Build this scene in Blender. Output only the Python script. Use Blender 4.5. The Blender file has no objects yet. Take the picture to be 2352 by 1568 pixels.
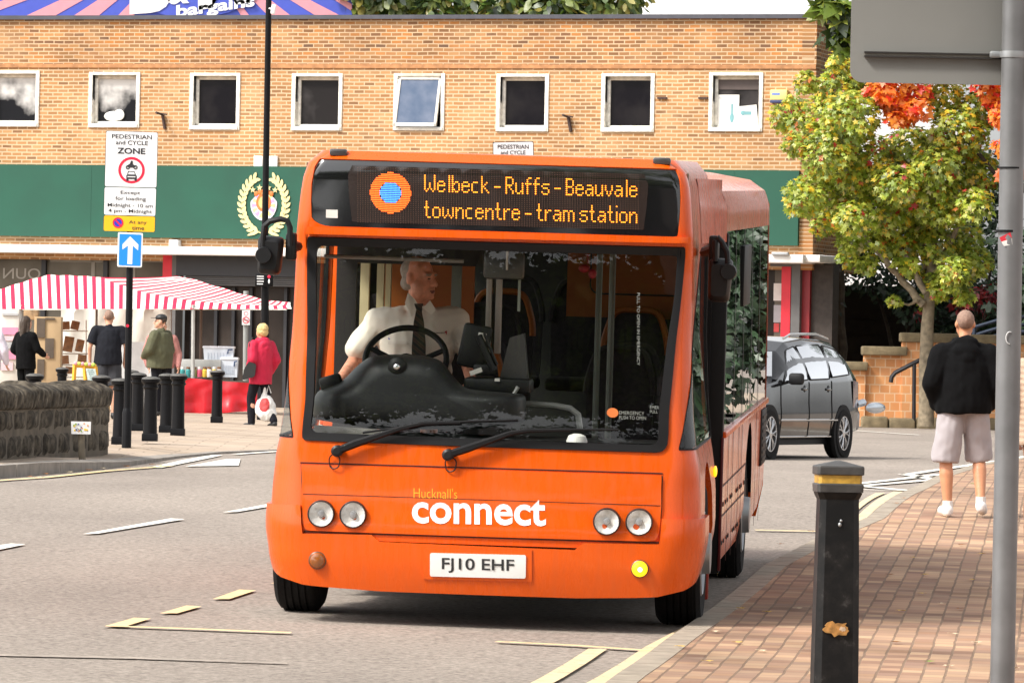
import bpy, bmesh, math, random
from mathutils import Vector, Matrix, noise
from mathutils.geometry import delaunay_2d_cdt
pi=math.pi; rad=math.radians; sin=math.sin; cos=math.cos
R=random.Random(11)
scene=bpy.context.scene
COL=scene.collection
# ---------------------------------------------------------------- camera
F=14000.0; CX=1176.0; CY=830.0; ROLL=.020; H=1.62      # measured on a 2352 px wide copy of the photograph
cam=bpy.data.cameras.new('camera'); cam.sensor_width=36; cam.lens=36*F/2352; cam.shift_y=(CY-784)/2352
cam.clip_start=1; cam.clip_end=3000
camo=bpy.data.objects.new('camera',cam); COL.objects.link(camo)
camo.matrix_world=Matrix(((cos(ROLL),-sin(ROLL),0,0),(0,0,-1,0),(sin(ROLL),cos(ROLL),0,H),(0,0,0,1)))
scene.camera=camo
# ---------------------------------------------------------------- light
SUN_EL=rad(47); SUN_DIR=Vector((-.86,-.50,0)).normalized()*cos(SUN_EL)+Vector((0,0,sin(SUN_EL)))
wd=bpy.data.worlds.new('World'); scene.world=wd; wd.use_nodes=True
nt=wd.node_tree; bg=nt.nodes['Background']
sk=nt.nodes.new('ShaderNodeTexSky'); sk.sky_type='NISHITA'; sk.sun_disc=False
sk.sun_elevation=SUN_EL; sk.sun_rotation=math.atan2(SUN_DIR.x,SUN_DIR.y); sk.dust_density=3; sk.air_density=1.0
hs=nt.nodes.new('ShaderNodeHueSaturation'); hs.inputs['Saturation'].default_value=.12; hs.inputs['Value'].default_value=1.2
nt.links.new(sk.outputs[0],hs.inputs['Color']); nt.links.new(hs.outputs[0],bg.inputs[0]); bg.inputs[1].default_value=.142
sl=bpy.data.lights.new('sun','SUN'); sl.energy=2.3; sl.angle=rad(10); sl.color=(1,.95,.86)
so=bpy.data.objects.new('sun',sl); COL.objects.link(so); so.rotation_euler=SUN_DIR.to_track_quat('Z','Y').to_euler()
vs=scene.view_settings; vs.view_transform='Standard'; vs.look='None'; vs.exposure=.80; vs.gamma=1; vs.use_curve_mapping=False
cy=scene.cycles; cy.max_bounces=8; cy.transparent_max_bounces=24; cy.caustics_reflective=False; cy.caustics_refractive=False
# ---------------------------------------------------------------- pixel helpers (photo measurements -> metres)
def ray(px,py):
    u=(px-CX)/F; v=(CY-py)/F
    return u*cos(ROLL)-v*sin(ROLL), u*sin(ROLL)+v*cos(ROLL)
def at(px,py,d):
    a,b=ray(px,py); return Vector((a*d,d,H+b*d))
def sst(a,b,x):
    t=min(1,max(0,(x-a)/(b-a))); return t*t*(3-2*t)
def gz(x,y):
    t=y-32.0
    if t<-2: z=0
    elif t<2: z=.020*(t+2)**2/8
    elif t<20: z=.020*t
    elif t<24: z=.020*(22-(24-t)**2/8)
    else: z=.44
    c=-.012*max(-4,min(4,x))*sst(20,30,y)*(1-sst(44,56,y))
    return z+c
def gp(px,py,dz=0):
    a,b=ray(px,py); lo,hi=8.,400.
    for _ in range(50):
        m=(lo+hi)/2
        if H+b*m>gz(a*m,m)+dz: lo=m
        else: hi=m
    return Vector((a*lo,lo,gz(a*lo,lo)+dz))
# ---------------------------------------------------------------- materials
def srgb(r,g,b):
    f=lambda c:(c/255/12.92 if c/255<=.04045 else ((c/255+.055)/1.055)**2.4)
    return (f(r),f(g),f(b),1)
MATS={}
TMP=bpy.data.scenes.new('workbench')   # holds shapes only while they are fused
def M(name,col,rough=.55,metal=0,var=.12,scale=6,bump=0,bscale=40,coat=0,spec=.5,emit=0,alpha=1,sheen=0,detail=4):
    if name in MATS: return MATS[name]
    m=bpy.data.materials.new(name); m.use_nodes=True; n=m.node_tree.nodes; l=m.node_tree.links; p=n['Principled BSDF']
    if len(col)==3: col=(*col,1)
    p.inputs['Base Color'].default_value=col; p.inputs['Roughness'].default_value=rough; p.inputs['Metallic'].default_value=metal
    p.inputs['Specular IOR Level'].default_value=spec; p.inputs['Coat Weight'].default_value=coat; p.inputs['Coat Roughness'].default_value=.06
    if sheen: p.inputs['Sheen Weight'].default_value=sheen
    tc=n.new('ShaderNodeTexCoord')
    if var:
        t=n.new('ShaderNodeTexNoise'); t.inputs['Scale'].default_value=scale; t.inputs['Detail'].default_value=detail
        l.new(tc.outputs['Object'],t.inputs['Vector'])
        r=n.new('ShaderNodeMapRange'); r.inputs['From Min'].default_value=.25; r.inputs['From Max'].default_value=.75
        r.inputs['To Min'].default_value=1-var; r.inputs['To Max'].default_value=1+var; l.new(t.outputs['Fac'],r.inputs['Value'])
        x=n.new('ShaderNodeMix'); x.data_type='RGBA'; x.blend_type='MULTIPLY'; x.inputs['Factor'].default_value=1
        x.inputs['A'].default_value=col; l.new(r.outputs[0],x.inputs['B']); l.new(x.outputs['Result'],p.inputs['Base Color'])
    if bump:
        t2=n.new('ShaderNodeTexNoise'); t2.inputs['Scale'].default_value=bscale; t2.inputs['Detail'].default_value=5
        l.new(tc.outputs['Object'],t2.inputs['Vector'])
        b=n.new('ShaderNodeBump'); b.inputs['Strength'].default_value=bump; b.inputs['Distance'].default_value=.02
        l.new(t2.outputs['Fac'],b.inputs['Height']); l.new(b.outputs[0],p.inputs['Normal'])
    if emit:
        p.inputs['Emission Color'].default_value=col; p.inputs['Emission Strength'].default_value=emit
    MATS[name]=m; return m
def glassmat(name,tint,ior=1.5,rough=0.0):
    if name in MATS: return MATS[name]
    m=bpy.data.materials.new(name); m.use_nodes=True; n=m.node_tree.nodes; l=m.node_tree.links
    n.remove(n['Principled BSDF']); o=n['Material Output']
    tr=n.new('ShaderNodeBsdfTransparent'); tr.inputs[0].default_value=(*tint,1)
    gl=n.new('ShaderNodeBsdfGlossy'); gl.inputs['Roughness'].default_value=rough; gl.inputs[0].default_value=(1,1,1,1)
    fr=n.new('ShaderNodeFresnel'); ge=n.new('ShaderNodeNewGeometry'); mr=n.new('ShaderNodeMapRange'); mr.inputs['To Min'].default_value=ior; mr.inputs['To Max'].default_value=1/ior; l.new(ge.outputs['Backfacing'],mr.inputs['Value']); l.new(mr.outputs[0],fr.inputs['IOR'])
    mx=n.new('ShaderNodeMixShader'); l.new(fr.outputs[0],mx.inputs[0]); l.new(tr.outputs[0],mx.inputs[1]); l.new(gl.outputs[0],mx.inputs[2])
    l.new(mx.outputs[0],o.inputs[0]); MATS[name]=m; return m
def N(m): return m.node_tree.nodes, m.node_tree.links
def ramp(n,fac,stops,l):
    r=n.new('ShaderNodeValToRGB'); e=r.color_ramp.elements
    while len(e)<len(stops): e.new(.5)
    for el,(p,c) in zip(e,stops): el.position=p; el.color=c if len(c)==4 else (*c,1)
    l.new(fac,r.inputs[0]); return r
def brickmat(name,c1,c2,mortar,bw,rh,msize,axes='XZ',off=.5,rough=.85,bump=.5,var=(.75,1.2),vscale=1.2,rot=0,stain=None,bias=0):
    """bricks laid in the object's own coordinates; two noise layers weather them"""
    m=bpy.data.materials.new(name); m.use_nodes=True; n,l=N(m); p=n['Principled BSDF']; p.inputs['Roughness'].default_value=rough
    p.inputs['Specular IOR Level'].default_value=.25
    tc=n.new('ShaderNodeTexCoord'); sx=n.new('ShaderNodeSeparateXYZ'); l.new(tc.outputs['Object'],sx.inputs[0])
    cb=n.new('ShaderNodeCombineXYZ'); l.new(sx.outputs[axes[0]],cb.inputs[0]); l.new(sx.outputs[axes[1]],cb.inputs[1])
    mp=n.new('ShaderNodeMapping'); mp.inputs['Rotation'].default_value=(0,0,rot); l.new(cb.outputs[0],mp.inputs[0])
    wn=n.new('ShaderNodeTexNoise'); wn.inputs['Scale'].default_value=2.5; l.new(mp.outputs[0],wn.inputs['Vector'])
    wv=n.new('ShaderNodeVectorMath'); wv.operation='MULTIPLY_ADD'; wv.inputs[1].default_value=(.03,.02,0)
    l.new(wn.outputs['Color'],wv.inputs[0]); l.new(mp.outputs[0],wv.inputs[2])
    b=n.new('ShaderNodeTexBrick'); b.offset=off; l.new(wv.outputs[0],b.inputs['Vector'])
    b.inputs['Color1'].default_value=(0,0,0,1); b.inputs['Color2'].default_value=(1,1,1,1); b.inputs['Mortar'].default_value=(.5,.5,.5,1)
    b.inputs['Scale'].default_value=1; b.inputs['Mortar Size'].default_value=msize; b.inputs['Mortar Smooth'].default_value=.2
    b.inputs['Brick Width'].default_value=bw; b.inputs['Row Height'].default_value=rh; b.inputs['Bias'].default_value=bias
    stops=[(i/(len(c1)-1),c) for i,c in enumerate(c1)]
    r=ramp(n,b.outputs['Color'],stops,l)
    ng=n.new('ShaderNodeTexNoise'); ng.inputs['Scale'].default_value=vscale; ng.inputs['Detail'].default_value=6; l.new(tc.outputs['Object'],ng.inputs['Vector'])
    mr=n.new('ShaderNodeMapRange'); mr.inputs['From Min'].default_value=.3; mr.inputs['From Max'].default_value=.7
    mr.inputs['To Min'].default_value=var[0]; mr.inputs['To Max'].default_value=var[1]; l.new(ng.outputs['Fac'],mr.inputs['Value'])
    mx=n.new('ShaderNodeMix'); mx.data_type='RGBA'; l.new(b.outputs['Fac'],mx.inputs['Factor']); l.new(r.outputs[0],mx.inputs['A']); mx.inputs['B'].default_value=mortar
    mu=n.new('ShaderNodeMix'); mu.data_type='RGBA'; mu.blend_type='MULTIPLY'; mu.inputs['Factor'].default_value=1
    l.new(mx.outputs['Result'],mu.inputs['A']); l.new(mr.outputs[0],mu.inputs['B'])
    out=mu.outputs['Result']
    if stain:
        n2=n.new('ShaderNodeTexNoise'); n2.inputs['Scale'].default_value=stain[1]; n2.inputs['Detail'].default_value=5; l.new(tc.outputs['Object'],n2.inputs['Vector'])
        r2=ramp(n,n2.outputs['Fac'],[(.52,(0,0,0)),(.75,(stain[2],)*3)],l)
        m2=n.new('ShaderNodeMix'); m2.data_type='RGBA'; l.new(r2.outputs[0],m2.inputs['Factor']); l.new(out,m2.inputs['A']); m2.inputs['B'].default_value=stain[0]; out=m2.outputs['Result']
    l.new(out,p.inputs['Base Color'])
    if bump:
        bp=n.new('ShaderNodeBump'); bp.invert=True; bp.inputs['Strength'].default_value=bump; bp.inputs['Distance'].default_value=.01
        l.new(b.outputs['Fac'],bp.inputs['Height']); l.new(bp.outputs[0],p.inputs['Normal'])
    return m
# ---------------------------------------------------------------- mesh builder
_txt={}
def text2d(s,bold=0):
    k=(s,bold)
    if k in _txt: return _txt[k]
    c=bpy.data.curves.new('lettering','FONT'); c.body=s; c.size=1; c.offset=bold; c.resolution_u=4; c.fill_mode='BOTH'
    o=bpy.data.objects.new('lettering',c); COL.objects.link(o)
    dg=bpy.context.evaluated_depsgraph_get(); me=bpy.data.meshes.new_from_object(o.evaluated_get(dg))
    vs_=[(v.co.x,v.co.y) for v in me.vertices]; fs=[tuple(p.vertices) for p in me.polygons]
    bpy.data.objects.remove(o); bpy.data.curves.remove(c); bpy.data.meshes.remove(me)
    x0=min(v[0] for v in vs_); x1=max(v[0] for v in vs_); y0=min(v[1] for v in vs_); y1=max(v[1] for v in vs_)
    _txt[k]=([((x-x0)/(x1-x0),(y-y0)/(y1-y0)) for x,y in vs_],fs); return _txt[k]
def chain(o):
    m=Matrix.Identity(4)
    while o is not None: m=o.matrix_basis@m; o=o.parent
    return m
class MB:
    def __init__(s,mx=None): s.v=[]; s.f=[]; s.m=[]; s.mx=mx
    def add(s,vs_,fs,mi=0):
        o=len(s.v)
        s.v+= [s.mx@Vector(v) for v in vs_] if s.mx else [Vector(v) for v in vs_]
        s.f+=[tuple(i+o for i in f) for f in fs]; s.m+=[mi]*len(fs); return s
    def box(s,c,sz,mi=0,rot=None,bev=0):
        bm=bmesh.new(); bmesh.ops.create_cube(bm,size=1); bmesh.ops.scale(bm,vec=sz,verts=bm.verts)
        if bev: bmesh.ops.bevel(bm,geom=bm.edges[:],offset=min(bev,min(sz)*.45),segments=2,profile=.5,affect='EDGES')
        if rot is not None: bmesh.ops.transform(bm,matrix=(rot if isinstance(rot,Matrix) else Matrix.Rotation(rot,4,'Z')).to_4x4(),verts=bm.verts)
        bmesh.ops.translate(bm,vec=c,verts=bm.verts); bm.verts.index_update()
        s.add([v.co.copy() for v in bm.verts],[[v.index for v in f.verts] for f in bm.faces],mi); bm.free(); return s
    def bx(s,x0,x1,y0,y1,z0,z1,mi=0,bev=0): return s.box(((x0+x1)/2,(y0+y1)/2,(z0+z1)/2),(abs(x1-x0),abs(y1-y0),abs(z1-z0)),mi,None,bev)
    def tube(s,pts,r,n=8,mi=0,caps=True):
        pts=[Vector(p) for p in pts]; k=len(pts); rs=r if isinstance(r,(list,tuple)) else [r]*k
        vs_=[];fs=[]; up=None
        for i,p in enumerate(pts):
            t=(pts[min(i+1,k-1)]-pts[max(i-1,0)]).normalized()
            if up is None: up=Vector((0,0,1)) if abs(t.z)<.9 else Vector((1,0,0))
            a=(up-t*up.dot(t)).normalized(); b=t.cross(a); up=a
            for j in range(n): vs_.append(p+(a*cos(2*pi*j/n)+b*sin(2*pi*j/n))*rs[i])
        for i in range(k-1):
            for j in range(n): fs.append((i*n+j,i*n+(j+1)%n,(i+1)*n+(j+1)%n,(i+1)*n+j))
        if caps: fs+= [tuple(range(n))[::-1],tuple(range((k-1)*n,k*n))]
        return s.add(vs_,fs,mi)
    def column(s,secs,n=18):
        """closed upright column of elliptical sections (centre, rx, ry) with flat ends"""
        k=len(secs); v=[Vector(c)+Vector((rx*cos(2*pi*j/n),ry*sin(2*pi*j/n),0)) for c,rx,ry in secs for j in range(n)]
        f=[(i*n+j,i*n+(j+1)%n,(i+1)*n+(j+1)%n,(i+1)*n+j) for i in range(k-1) for j in range(n)]+[tuple(range(n))[::-1],tuple(range((k-1)*n,k*n))]
        return s.add(v,f)
    def lathe(s,prof,n=16,mi=0,mx=None,caps=True):
        mx=mx or Matrix.Identity(4); k=len(prof)
        vs_=[mx@Vector((r*cos(2*pi*j/n),r*sin(2*pi*j/n),z)) for r,z in prof for j in range(n)]
        fs=[(i*n+j,i*n+(j+1)%n,(i+1)*n+(j+1)%n,(i+1)*n+j) for i in range(k-1) for j in range(n)]
        if caps: fs+=[tuple(range(n))[::-1],tuple(range((k-1)*n,k*n))]
        return s.add(vs_,fs,mi)
    def ell(s,c,r,mi=0,rot=None,n=12,m=8):
        rot=rot or Matrix.Identity(3); c=Vector(c); vs_=[];fs=[]
        for i in range(1,m):
            for j in range(n):
                a=pi*i/m; b=2*pi*j/n; vs_.append(c+rot@Vector((r[0]*sin(a)*cos(b),r[1]*sin(a)*sin(b),r[2]*cos(a))))
        t=len(vs_); vs_+= [c+rot@Vector((0,0,r[2])),c-rot@Vector((0,0,r[2]))]
        for i in range(m-2):
            for j in range(n): fs.append((i*n+j,(i+1)*n+j,(i+1)*n+(j+1)%n,i*n+(j+1)%n))
        for j in range(n): fs+= [(t,j,(j+1)%n),(t+1,(m-2)*n+(j+1)%n,(m-2)*n+j)]
        return s.add(vs_,fs,mi)
    def cap(s,p0,p1,r0,r1=None,n=10):
        """tapered limb with round ends (closed)"""
        r1=r0 if r1 is None else r1; p0=Vector(p0);p1=Vector(p1); d=(p1-p0); L=d.length
        if L<1e-6: return s.ell(p0,(r0,)*3)
        d/=L; pts=[];rs=[]
        for a in (-85,-60,-30): pts.append(p0+d*r0*sin(rad(a))); rs.append(r0*cos(rad(a)))
        pts+= [p0,p1]; rs+=[r0,r1]
        for a in (30,60,85): pts.append(p1+d*r1*sin(rad(a))); rs.append(r1*cos(rad(a)))
        return s.tube(pts,rs,n)
    def prism(s,poly,fn,t0,t1,mi=0):
        """2-D outline carried by fn(x,y,t) from t0 to t1"""
        k=len(poly); vs_=[fn(x,y,t0) for x,y in poly]+[fn(x,y,t1) for x,y in poly]
        fs=[tuple(range(k)),tuple(range(k,2*k))[::-1]]+[(i,i+k,(i+1)%k+k,(i+1)%k) for i in range(k)]
        return s.add(vs_,fs,mi)
    def quad(s,a,b,c,d,mi=0): return s.add([a,b,c,d],[(0,1,2,3)],mi)
    def text(s,t,fn,x0,z0,w,h,mi=0,bold=0):
        v,f=text2d(t,bold); return s.add([fn(x0+a*w,z0+b*h) for a,b in v],f,mi)
    def panel(s,outer,holes,fn,step=.12,mi=0,rim=None):
        """filled 2-D region with holes, sampled on a grid and bent by fn(a,b[,off])"""
        sx,sy=step if isinstance(step,tuple) else (step,step)
        pts=[];edges=[]
        def dens(lp):
            o=[]
            for i in range(len(lp)):
                a=Vector(lp[i]);b=Vector(lp[(i+1)%len(lp)]); k=max(1,int(max(abs(b.x-a.x)/sx,abs(b.y-a.y)/sy)+.5))
                o+=[a.lerp(b,j/k) for j in range(k)]
            return o
        loops=[dens(outer)]+[dens(h) for h in holes]
        for lp in loops:
            o=len(pts); pts+=lp; edges+=[(o+i,o+(i+1)%len(lp)) for i in range(len(lp))]
        xs=[p.x for p in loops[0]]; ys=[p.y for p in loops[0]]; nb=len(pts)
        def inside(lp,x,y):
            c=False;j=len(lp)-1
            for i in range(len(lp)):
                if (lp[i].y>y)!=(lp[j].y>y) and x<(lp[j].x-lp[i].x)*(y-lp[i].y)/(lp[j].y-lp[i].y)+lp[i].x: c=not c
                j=i
            return c
        ny=int((max(ys)-min(ys))/sy)+2; nx=int((max(xs)-min(xs))/sx)+2
        bcell={}
        for p in pts: bcell.setdefault((int(p.x/sx*2.5),int(p.y/sy*2.5)),1)
        for i in range(nx):
            for j in range(ny):
                x=min(xs)+(i+.5)*sx;y=min(ys)+(j+.5)*sy
                if (int(x/sx*2.5),int(y/sy*2.5)) in bcell: continue
                if inside(loops[0],x,y) and not any(inside(h,x,y) for h in loops[1:]): pts.append(Vector((x,y)))
        v2,e2,f2,*_=delaunay_2d_cdt([Vector((p.x,p.y)) for p in pts],edges,[],0,1e-6)
        keep=[]
        for f in f2:
            cx=sum(v2[i].x for i in f)/len(f); cy_=sum(v2[i].y for i in f)/len(f)
            if inside(loops[0],cx,cy_) and not any(inside(h,cx,cy_) for h in loops[1:]): keep.append(tuple(f))
        o=len(s.v); s.add([fn(v.x,v.y) if rim is None else fn(v.x,v.y,0) for v in v2],keep,mi)
        if rim is not None:
            for lp in loops:
                k=len(lp); s.add([fn(p.x,p.y,0) for p in lp]+[fn(p.x,p.y,-rim) for p in lp],[(i,(i+1)%k,(i+1)%k+k,i+k) for i in range(k)],mi)
        return s
    def build(s,name,mats,parent=None,world=False,smooth=35,recalc=True):
        me=bpy.data.meshes.new(name)
        vs_=s.v
        if world and parent is not None:
            iv=chain(parent).inverted(); vs_=[iv@v for v in vs_]
        me.from_pydata([tuple(v) for v in vs_],[],s.f)
        mats=mats if isinstance(mats,(list,tuple)) else [mats]
        for m in mats: me.materials.append(m)
        me.polygons.foreach_set('material_index',s.m)
        if recalc:
            bm=bmesh.new(); bm.from_mesh(me); bmesh.ops.remove_doubles(bm,verts=bm.verts,dist=1e-5); bmesh.ops.recalc_face_normals(bm,faces=bm.faces); bm.to_mesh(me); bm.free()
        if smooth:
            me.polygons.foreach_set('use_smooth',[True]*len(me.polygons)); me.set_sharp_from_angle(angle=rad(smooth))
        me.update()
        o=bpy.data.objects.new(name,me); COL.objects.link(o)
        if parent is not None: o.parent=parent
        return o
def tag(o,label=None,cat=None,group=None,kind=None):
    if label: o['label']=label
    if cat: o['category']=cat
    if group: o['group']=group
    if kind: o['kind']=kind
    return o
def thing(name,label,cat,loc=(0,0,0),rz=0,group=None,mx=None):
    o=bpy.data.objects.new(name,None); COL.objects.link(o); o.empty_display_size=.2
    if mx is not None: o.matrix_basis=mx
    else: o.location=loc; o.rotation_euler=(0,0,rz)
    return tag(o,label,cat,group)
def dup(root,loc=None,rz=None,label=None):
    def cp(o,par):
        c=o.copy(); COL.objects.link(c)
        if par is not None: c.parent=par
        for ch in list(o.children): cp(ch,c)
        return c
    r=cp(root,None)
    if loc is not None: r.location=loc
    if rz is not None: r.rotation_euler=(0,0,rz)
    if label: r['label']=label
    return r
def rrect(x0,x1,y0,y1,r,n=5):
    o=[]
    for cx,cy_,a0 in ((x1-r,y1-r,0),(x0+r,y1-r,90),(x0+r,y0+r,180),(x1-r,y0+r,270)):
        for i in range(n+1): a=rad(a0+90*i/n); o.append((cx+r*cos(a),cy_+r*sin(a)))
    return o
def rpoly(pts,r,n=4):
    """polygon with rounded corners"""
    o=[];k=len(pts)
    for i in range(k):
        p=Vector(pts[i]);a=Vector(pts[i-1]);b=Vector(pts[(i+1)%k]); ri=r[i] if isinstance(r,(list,tuple)) else r
        da=(a-p);db=(b-p); m=min(ri,da.length*.49,db.length*.49); s0=p+da.normalized()*m; s1=p+db.normalized()*m
        if m<1e-5: o.append(tuple(p)); continue
        for j in range(n+1):
            t=j/n; q=s0*(1-t)**2+p*2*t*(1-t)+s1*t*t; o.append((q.x,q.y))
    return o
def remesh(mb,name,mats,parent=None,voxel=.014,smooth=4,fold=0,fscale=9,paint=(),world=False):
    """union of closed shapes fused into one continuous surface"""
    me=bpy.data.meshes.new('tmp'); me.from_pydata([tuple(v) for v in mb.v],[],mb.f)
    bm=bmesh.new(); bm.from_mesh(me); bmesh.ops.recalc_face_normals(bm,faces=bm.faces); bm.to_mesh(me); bm.free()
    o=bpy.data.objects.new('tmp',me); TMP.collection.objects.link(o)
    a=o.modifiers.new('r','REMESH'); a.mode='VOXEL'; a.voxel_size=voxel
    if smooth: b=o.modifiers.new('s','SMOOTH'); b.factor=.5; b.iterations=smooth
    
    with bpy.context.temp_override(scene=TMP,view_layer=TMP.view_layers[0]): dg=bpy.context.evaluated_depsgraph_get()
    m2=bpy.data.meshes.new_from_object(o.evaluated_get(dg)); bpy.data.objects.remove(o); bpy.data.meshes.remove(me)
    m2.name=name
    if fold:
        import array
        nr=array.array('f',[0])*(3*len(m2.vertices)); m2.vertex_normals.foreach_get('vector',nr)
        for i,v in enumerate(m2.vertices):
            c=v.co.copy(); q=noise.noise(Vector((c.x*fscale,c.y*fscale,c.z*fscale*.55)))+.5*noise.noise(Vector((c.x*fscale*2.3+7,c.y*fscale*2.3,c.z*fscale*1.6)))
            v.co=c+Vector(nr[3*i:3*i+3])*q*fold
    mats=mats if isinstance(mats,(list,tuple)) else [mats]
    m2.materials.clear()
    for m in mats: m2.materials.append(m)
    for p in m2.polygons:
        p.use_smooth=True; p.material_index=0
        for c,rr,mi in paint:
            q=p.center-Vector(c)
            if (q.x/rr[0])**2+(q.y/rr[1])**2+(q.z/rr[2])**2<1: p.material_index=mi
    if world and parent is not None: m2.transform(chain(parent).inverted())
    ob=bpy.data.objects.new(name,m2); COL.objects.link(ob)
    if parent is not None: ob.parent=parent
    return ob
# ================================================================ SETTING
def asphalt():
    m=bpy.data.materials.new('asphalt'); m.use_nodes=True; n,l=N(m); p=n['Principled BSDF']; p.inputs['Roughness'].default_value=.9; p.inputs['Specular IOR Level'].default_value=.25
    tc=n.new('ShaderNodeTexCoord')
    a=n.new('ShaderNodeTexNoise'); a.inputs['Scale'].default_value=26; a.inputs['Detail'].default_value=5; a.inputs['Roughness'].default_value=.75; l.new(tc.outputs['Object'],a.inputs['Vector'])
    mp=n.new('ShaderNodeMapping'); mp.inputs['Scale'].default_value=(1,.35,1); l.new(tc.outputs['Object'],mp.inputs[0])
    b=n.new('ShaderNodeTexNoise'); b.inputs['Scale'].default_value=.55; b.inputs['Detail'].default_value=6; l.new(mp.outputs[0],b.inputs['Vector'])
    r1=ramp(n,a.outputs['Fac'],[(.30,(.105,.088,.076)),(.5,(.275,.236,.206)),(.72,(.44,.385,.335))],l)
    r2=ramp(n,b.outputs['Fac'],[(.3,(.84,.83,.82)),(.7,(1.1,1.09,1.07))],l)
    x=n.new('ShaderNodeMix'); x.data_type='RGBA'; x.blend_type='MULTIPLY'; x.inputs['Factor'].default_value=1
    l.new(r1.outputs[0],x.inputs['A']); l.new(r2.outputs[0],x.inputs['B']); l.new(x.outputs['Result'],p.inputs['Base Color'])
    bp=n.new('ShaderNodeBump'); bp.inputs['Strength'].default_value=.5; bp.inputs['Distance'].default_value=.01; l.new(a.outputs['Fac'],bp.inputs['Height']); l.new(bp.outputs[0],p.inputs['Normal'])
    return m
ASPH=asphalt()
def sheet(name,mat,xs,ys,dz=0,kind='structure'):
    b=MB(); nx=len(xs); b.add([(x,y,gz(x,y)+dz) for y in ys for x in xs],[(j*nx+i,j*nx+i+1,(j+1)*nx+i+1,(j+1)*nx+i) for j in range(len(ys)-1) for i in range(nx-1)])
    return tag(b.build(name,mat,smooth=60),kind=kind)
xs=[-900,-200,-60,-20,-10,-6,-4,-3,-2,-1,0,1,2,3,4,6,10,20,60,200,900]
ys=[-80,-30,0,15]+[18+i for i in range(42)]+[62,70,90,120,160,260,600,1500]
sheet('road',ASPH,xs,ys)
def flat(name,polys,mat,dz,kind='structure'):
    b=MB()
    for pl in polys:
        b.panel([tuple(gp(*p).xy) for p in pl],[],lambda x,y:Vector((x,y,gz(x,y)+dz)),step=(1.2,1.2))
    return tag(b.build(name,mat,smooth=60),kind=kind)
def stripe(pts,w,close=False):
    """painted line of width w metres along pixel points, as one world outline"""
    P=[gp(*p).xy for p in pts]; L=[];Rr=[]
    for i,p in enumerate(P):
        t=(P[min(i+1,len(P)-1)]-P[max(i-1,0)]).normalized(); nn=Vector((-t.y,t.x))*w/2; L.append(tuple(p+nn)); Rr.append(tuple(p-nn))
    return L+Rr[::-1]
def lines(name,items,mat,dz):
    b=MB()
    for pts,w in items:
        P=stripe(pts,w); k=len(pts)
        v=[Vector((x,y,gz(x,y)+dz)) for x,y in P]; b.add(v,[(i,i+1,2*k-2-i,2*k-1-i) for i in range(k-1)])
    return tag(b.build(name,mat,smooth=60),kind='structure')
def paint(name,col,wear):
    m=M(name,col,.75,var=.15,scale=9); n,l=N(m); p=n['Principled BSDF']; o=p.inputs['Base Color'].links[0].from_socket
    tc=n.new('ShaderNodeTexCoord'); a=n.new('ShaderNodeTexNoise'); a.inputs['Scale'].default_value=7; a.inputs['Detail'].default_value=9; a.inputs['Roughness'].default_value=.8; l.new(tc.outputs['Object'],a.inputs['Vector'])
    r=ramp(n,a.outputs['Fac'],[(wear,(0,0,0)),(wear+.06,(1,1,1))],l); x=n.new('ShaderNodeMix'); x.data_type='RGBA'; l.new(r.outputs[0],x.inputs['Factor']); l.new(o,x.inputs['A']); x.inputs['B'].default_value=(.25,.21,.17,1); l.new(x.outputs['Result'],p.inputs['Base Color']); return m
WPAINT=paint('worn_white_road_paint',(.80,.76,.68),.60)
YPAINT=paint('worn_yellow_road_paint',(.72,.53,.28),.58)
CPAINT=paint('faded_cream_road_paint',(.66,.51,.31),.56)
flat('white_road_marking',[[(190,1229),(226,1228),(424,1195),(392,1193)],[(512,1179),(545,1178),(640,1162),(620,1159)],[(-60,1275),(0,1265),(58,1253),(26,1251),(-60,1263)],
  [(424,1073),(548,1071),(552,1056),(520,1056)],[(340,1076),(372,1076),(440,1062),(512,1047),(490,1046),(420,1058)]],WPAINT,.012)
lines('thin_white_road_marking',[([(540,1045),(640,1038),(760,1036)],.12),([(2160,1091),(2060,1103),(1960,1114)],.13),([(1950,1116),(2078,1128)],.16),([(2078,1091),(2152,1104)],.17),([(2152,1103),(2060,1111),(1960,1119)],.13),
  ([(2080,1092),(2240,1068),(2420,1040)],.13),([(2078,1129),(1980,1126)],.11),([(1900,979),(2000,981),(2180,982),(2420,982)],.75),([(1965,990),(2110,1000)],.1)],WPAINT,.014)
flat('yellow_road_marking',[[(243,1441),(285,1443),(347,1424),(308,1422)],[(367,1412),(407,1412),(463,1396),(428,1394)],[(488,1379),(527,1379),(588,1359),(550,1357)],[(622,1343),(660,1343),(700,1331),(670,1329)]],YPAINT,.012)
lines('thin_yellow_road_marking',[([(243,1441),(440,1448),(668,1457)],.10),([(1140,1477),(1320,1486),(1520,1500)],.09),([(1735,1220),(1880,1223)],.12),([(-20,1107),(110,1098),(250,1083),(390,1072)],.10)],YPAINT,.013)
flat('double_yellow_line',[[(1180,1592),(1235,1592),(1395,1494),(1352,1493)],[(1310,1592),(1372,1592),(1530,1486),(1600,1438),(1575,1440),(1480,1490)],[(1940,1216),(1975,1206),(2080,1131),(2052,1131)],[(1930,1200),(1962,1182),(2034,1134),(2012,1134)]],CPAINT,.012)
flat('faint_road_seam',[[(-20,1505),(300,1512),(660,1525),(660,1527),(300,1515),(-20,1508)]],M('pale_tar_seam',(.33,.28,.235),.9,var=.5,scale=3),.010)
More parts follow.
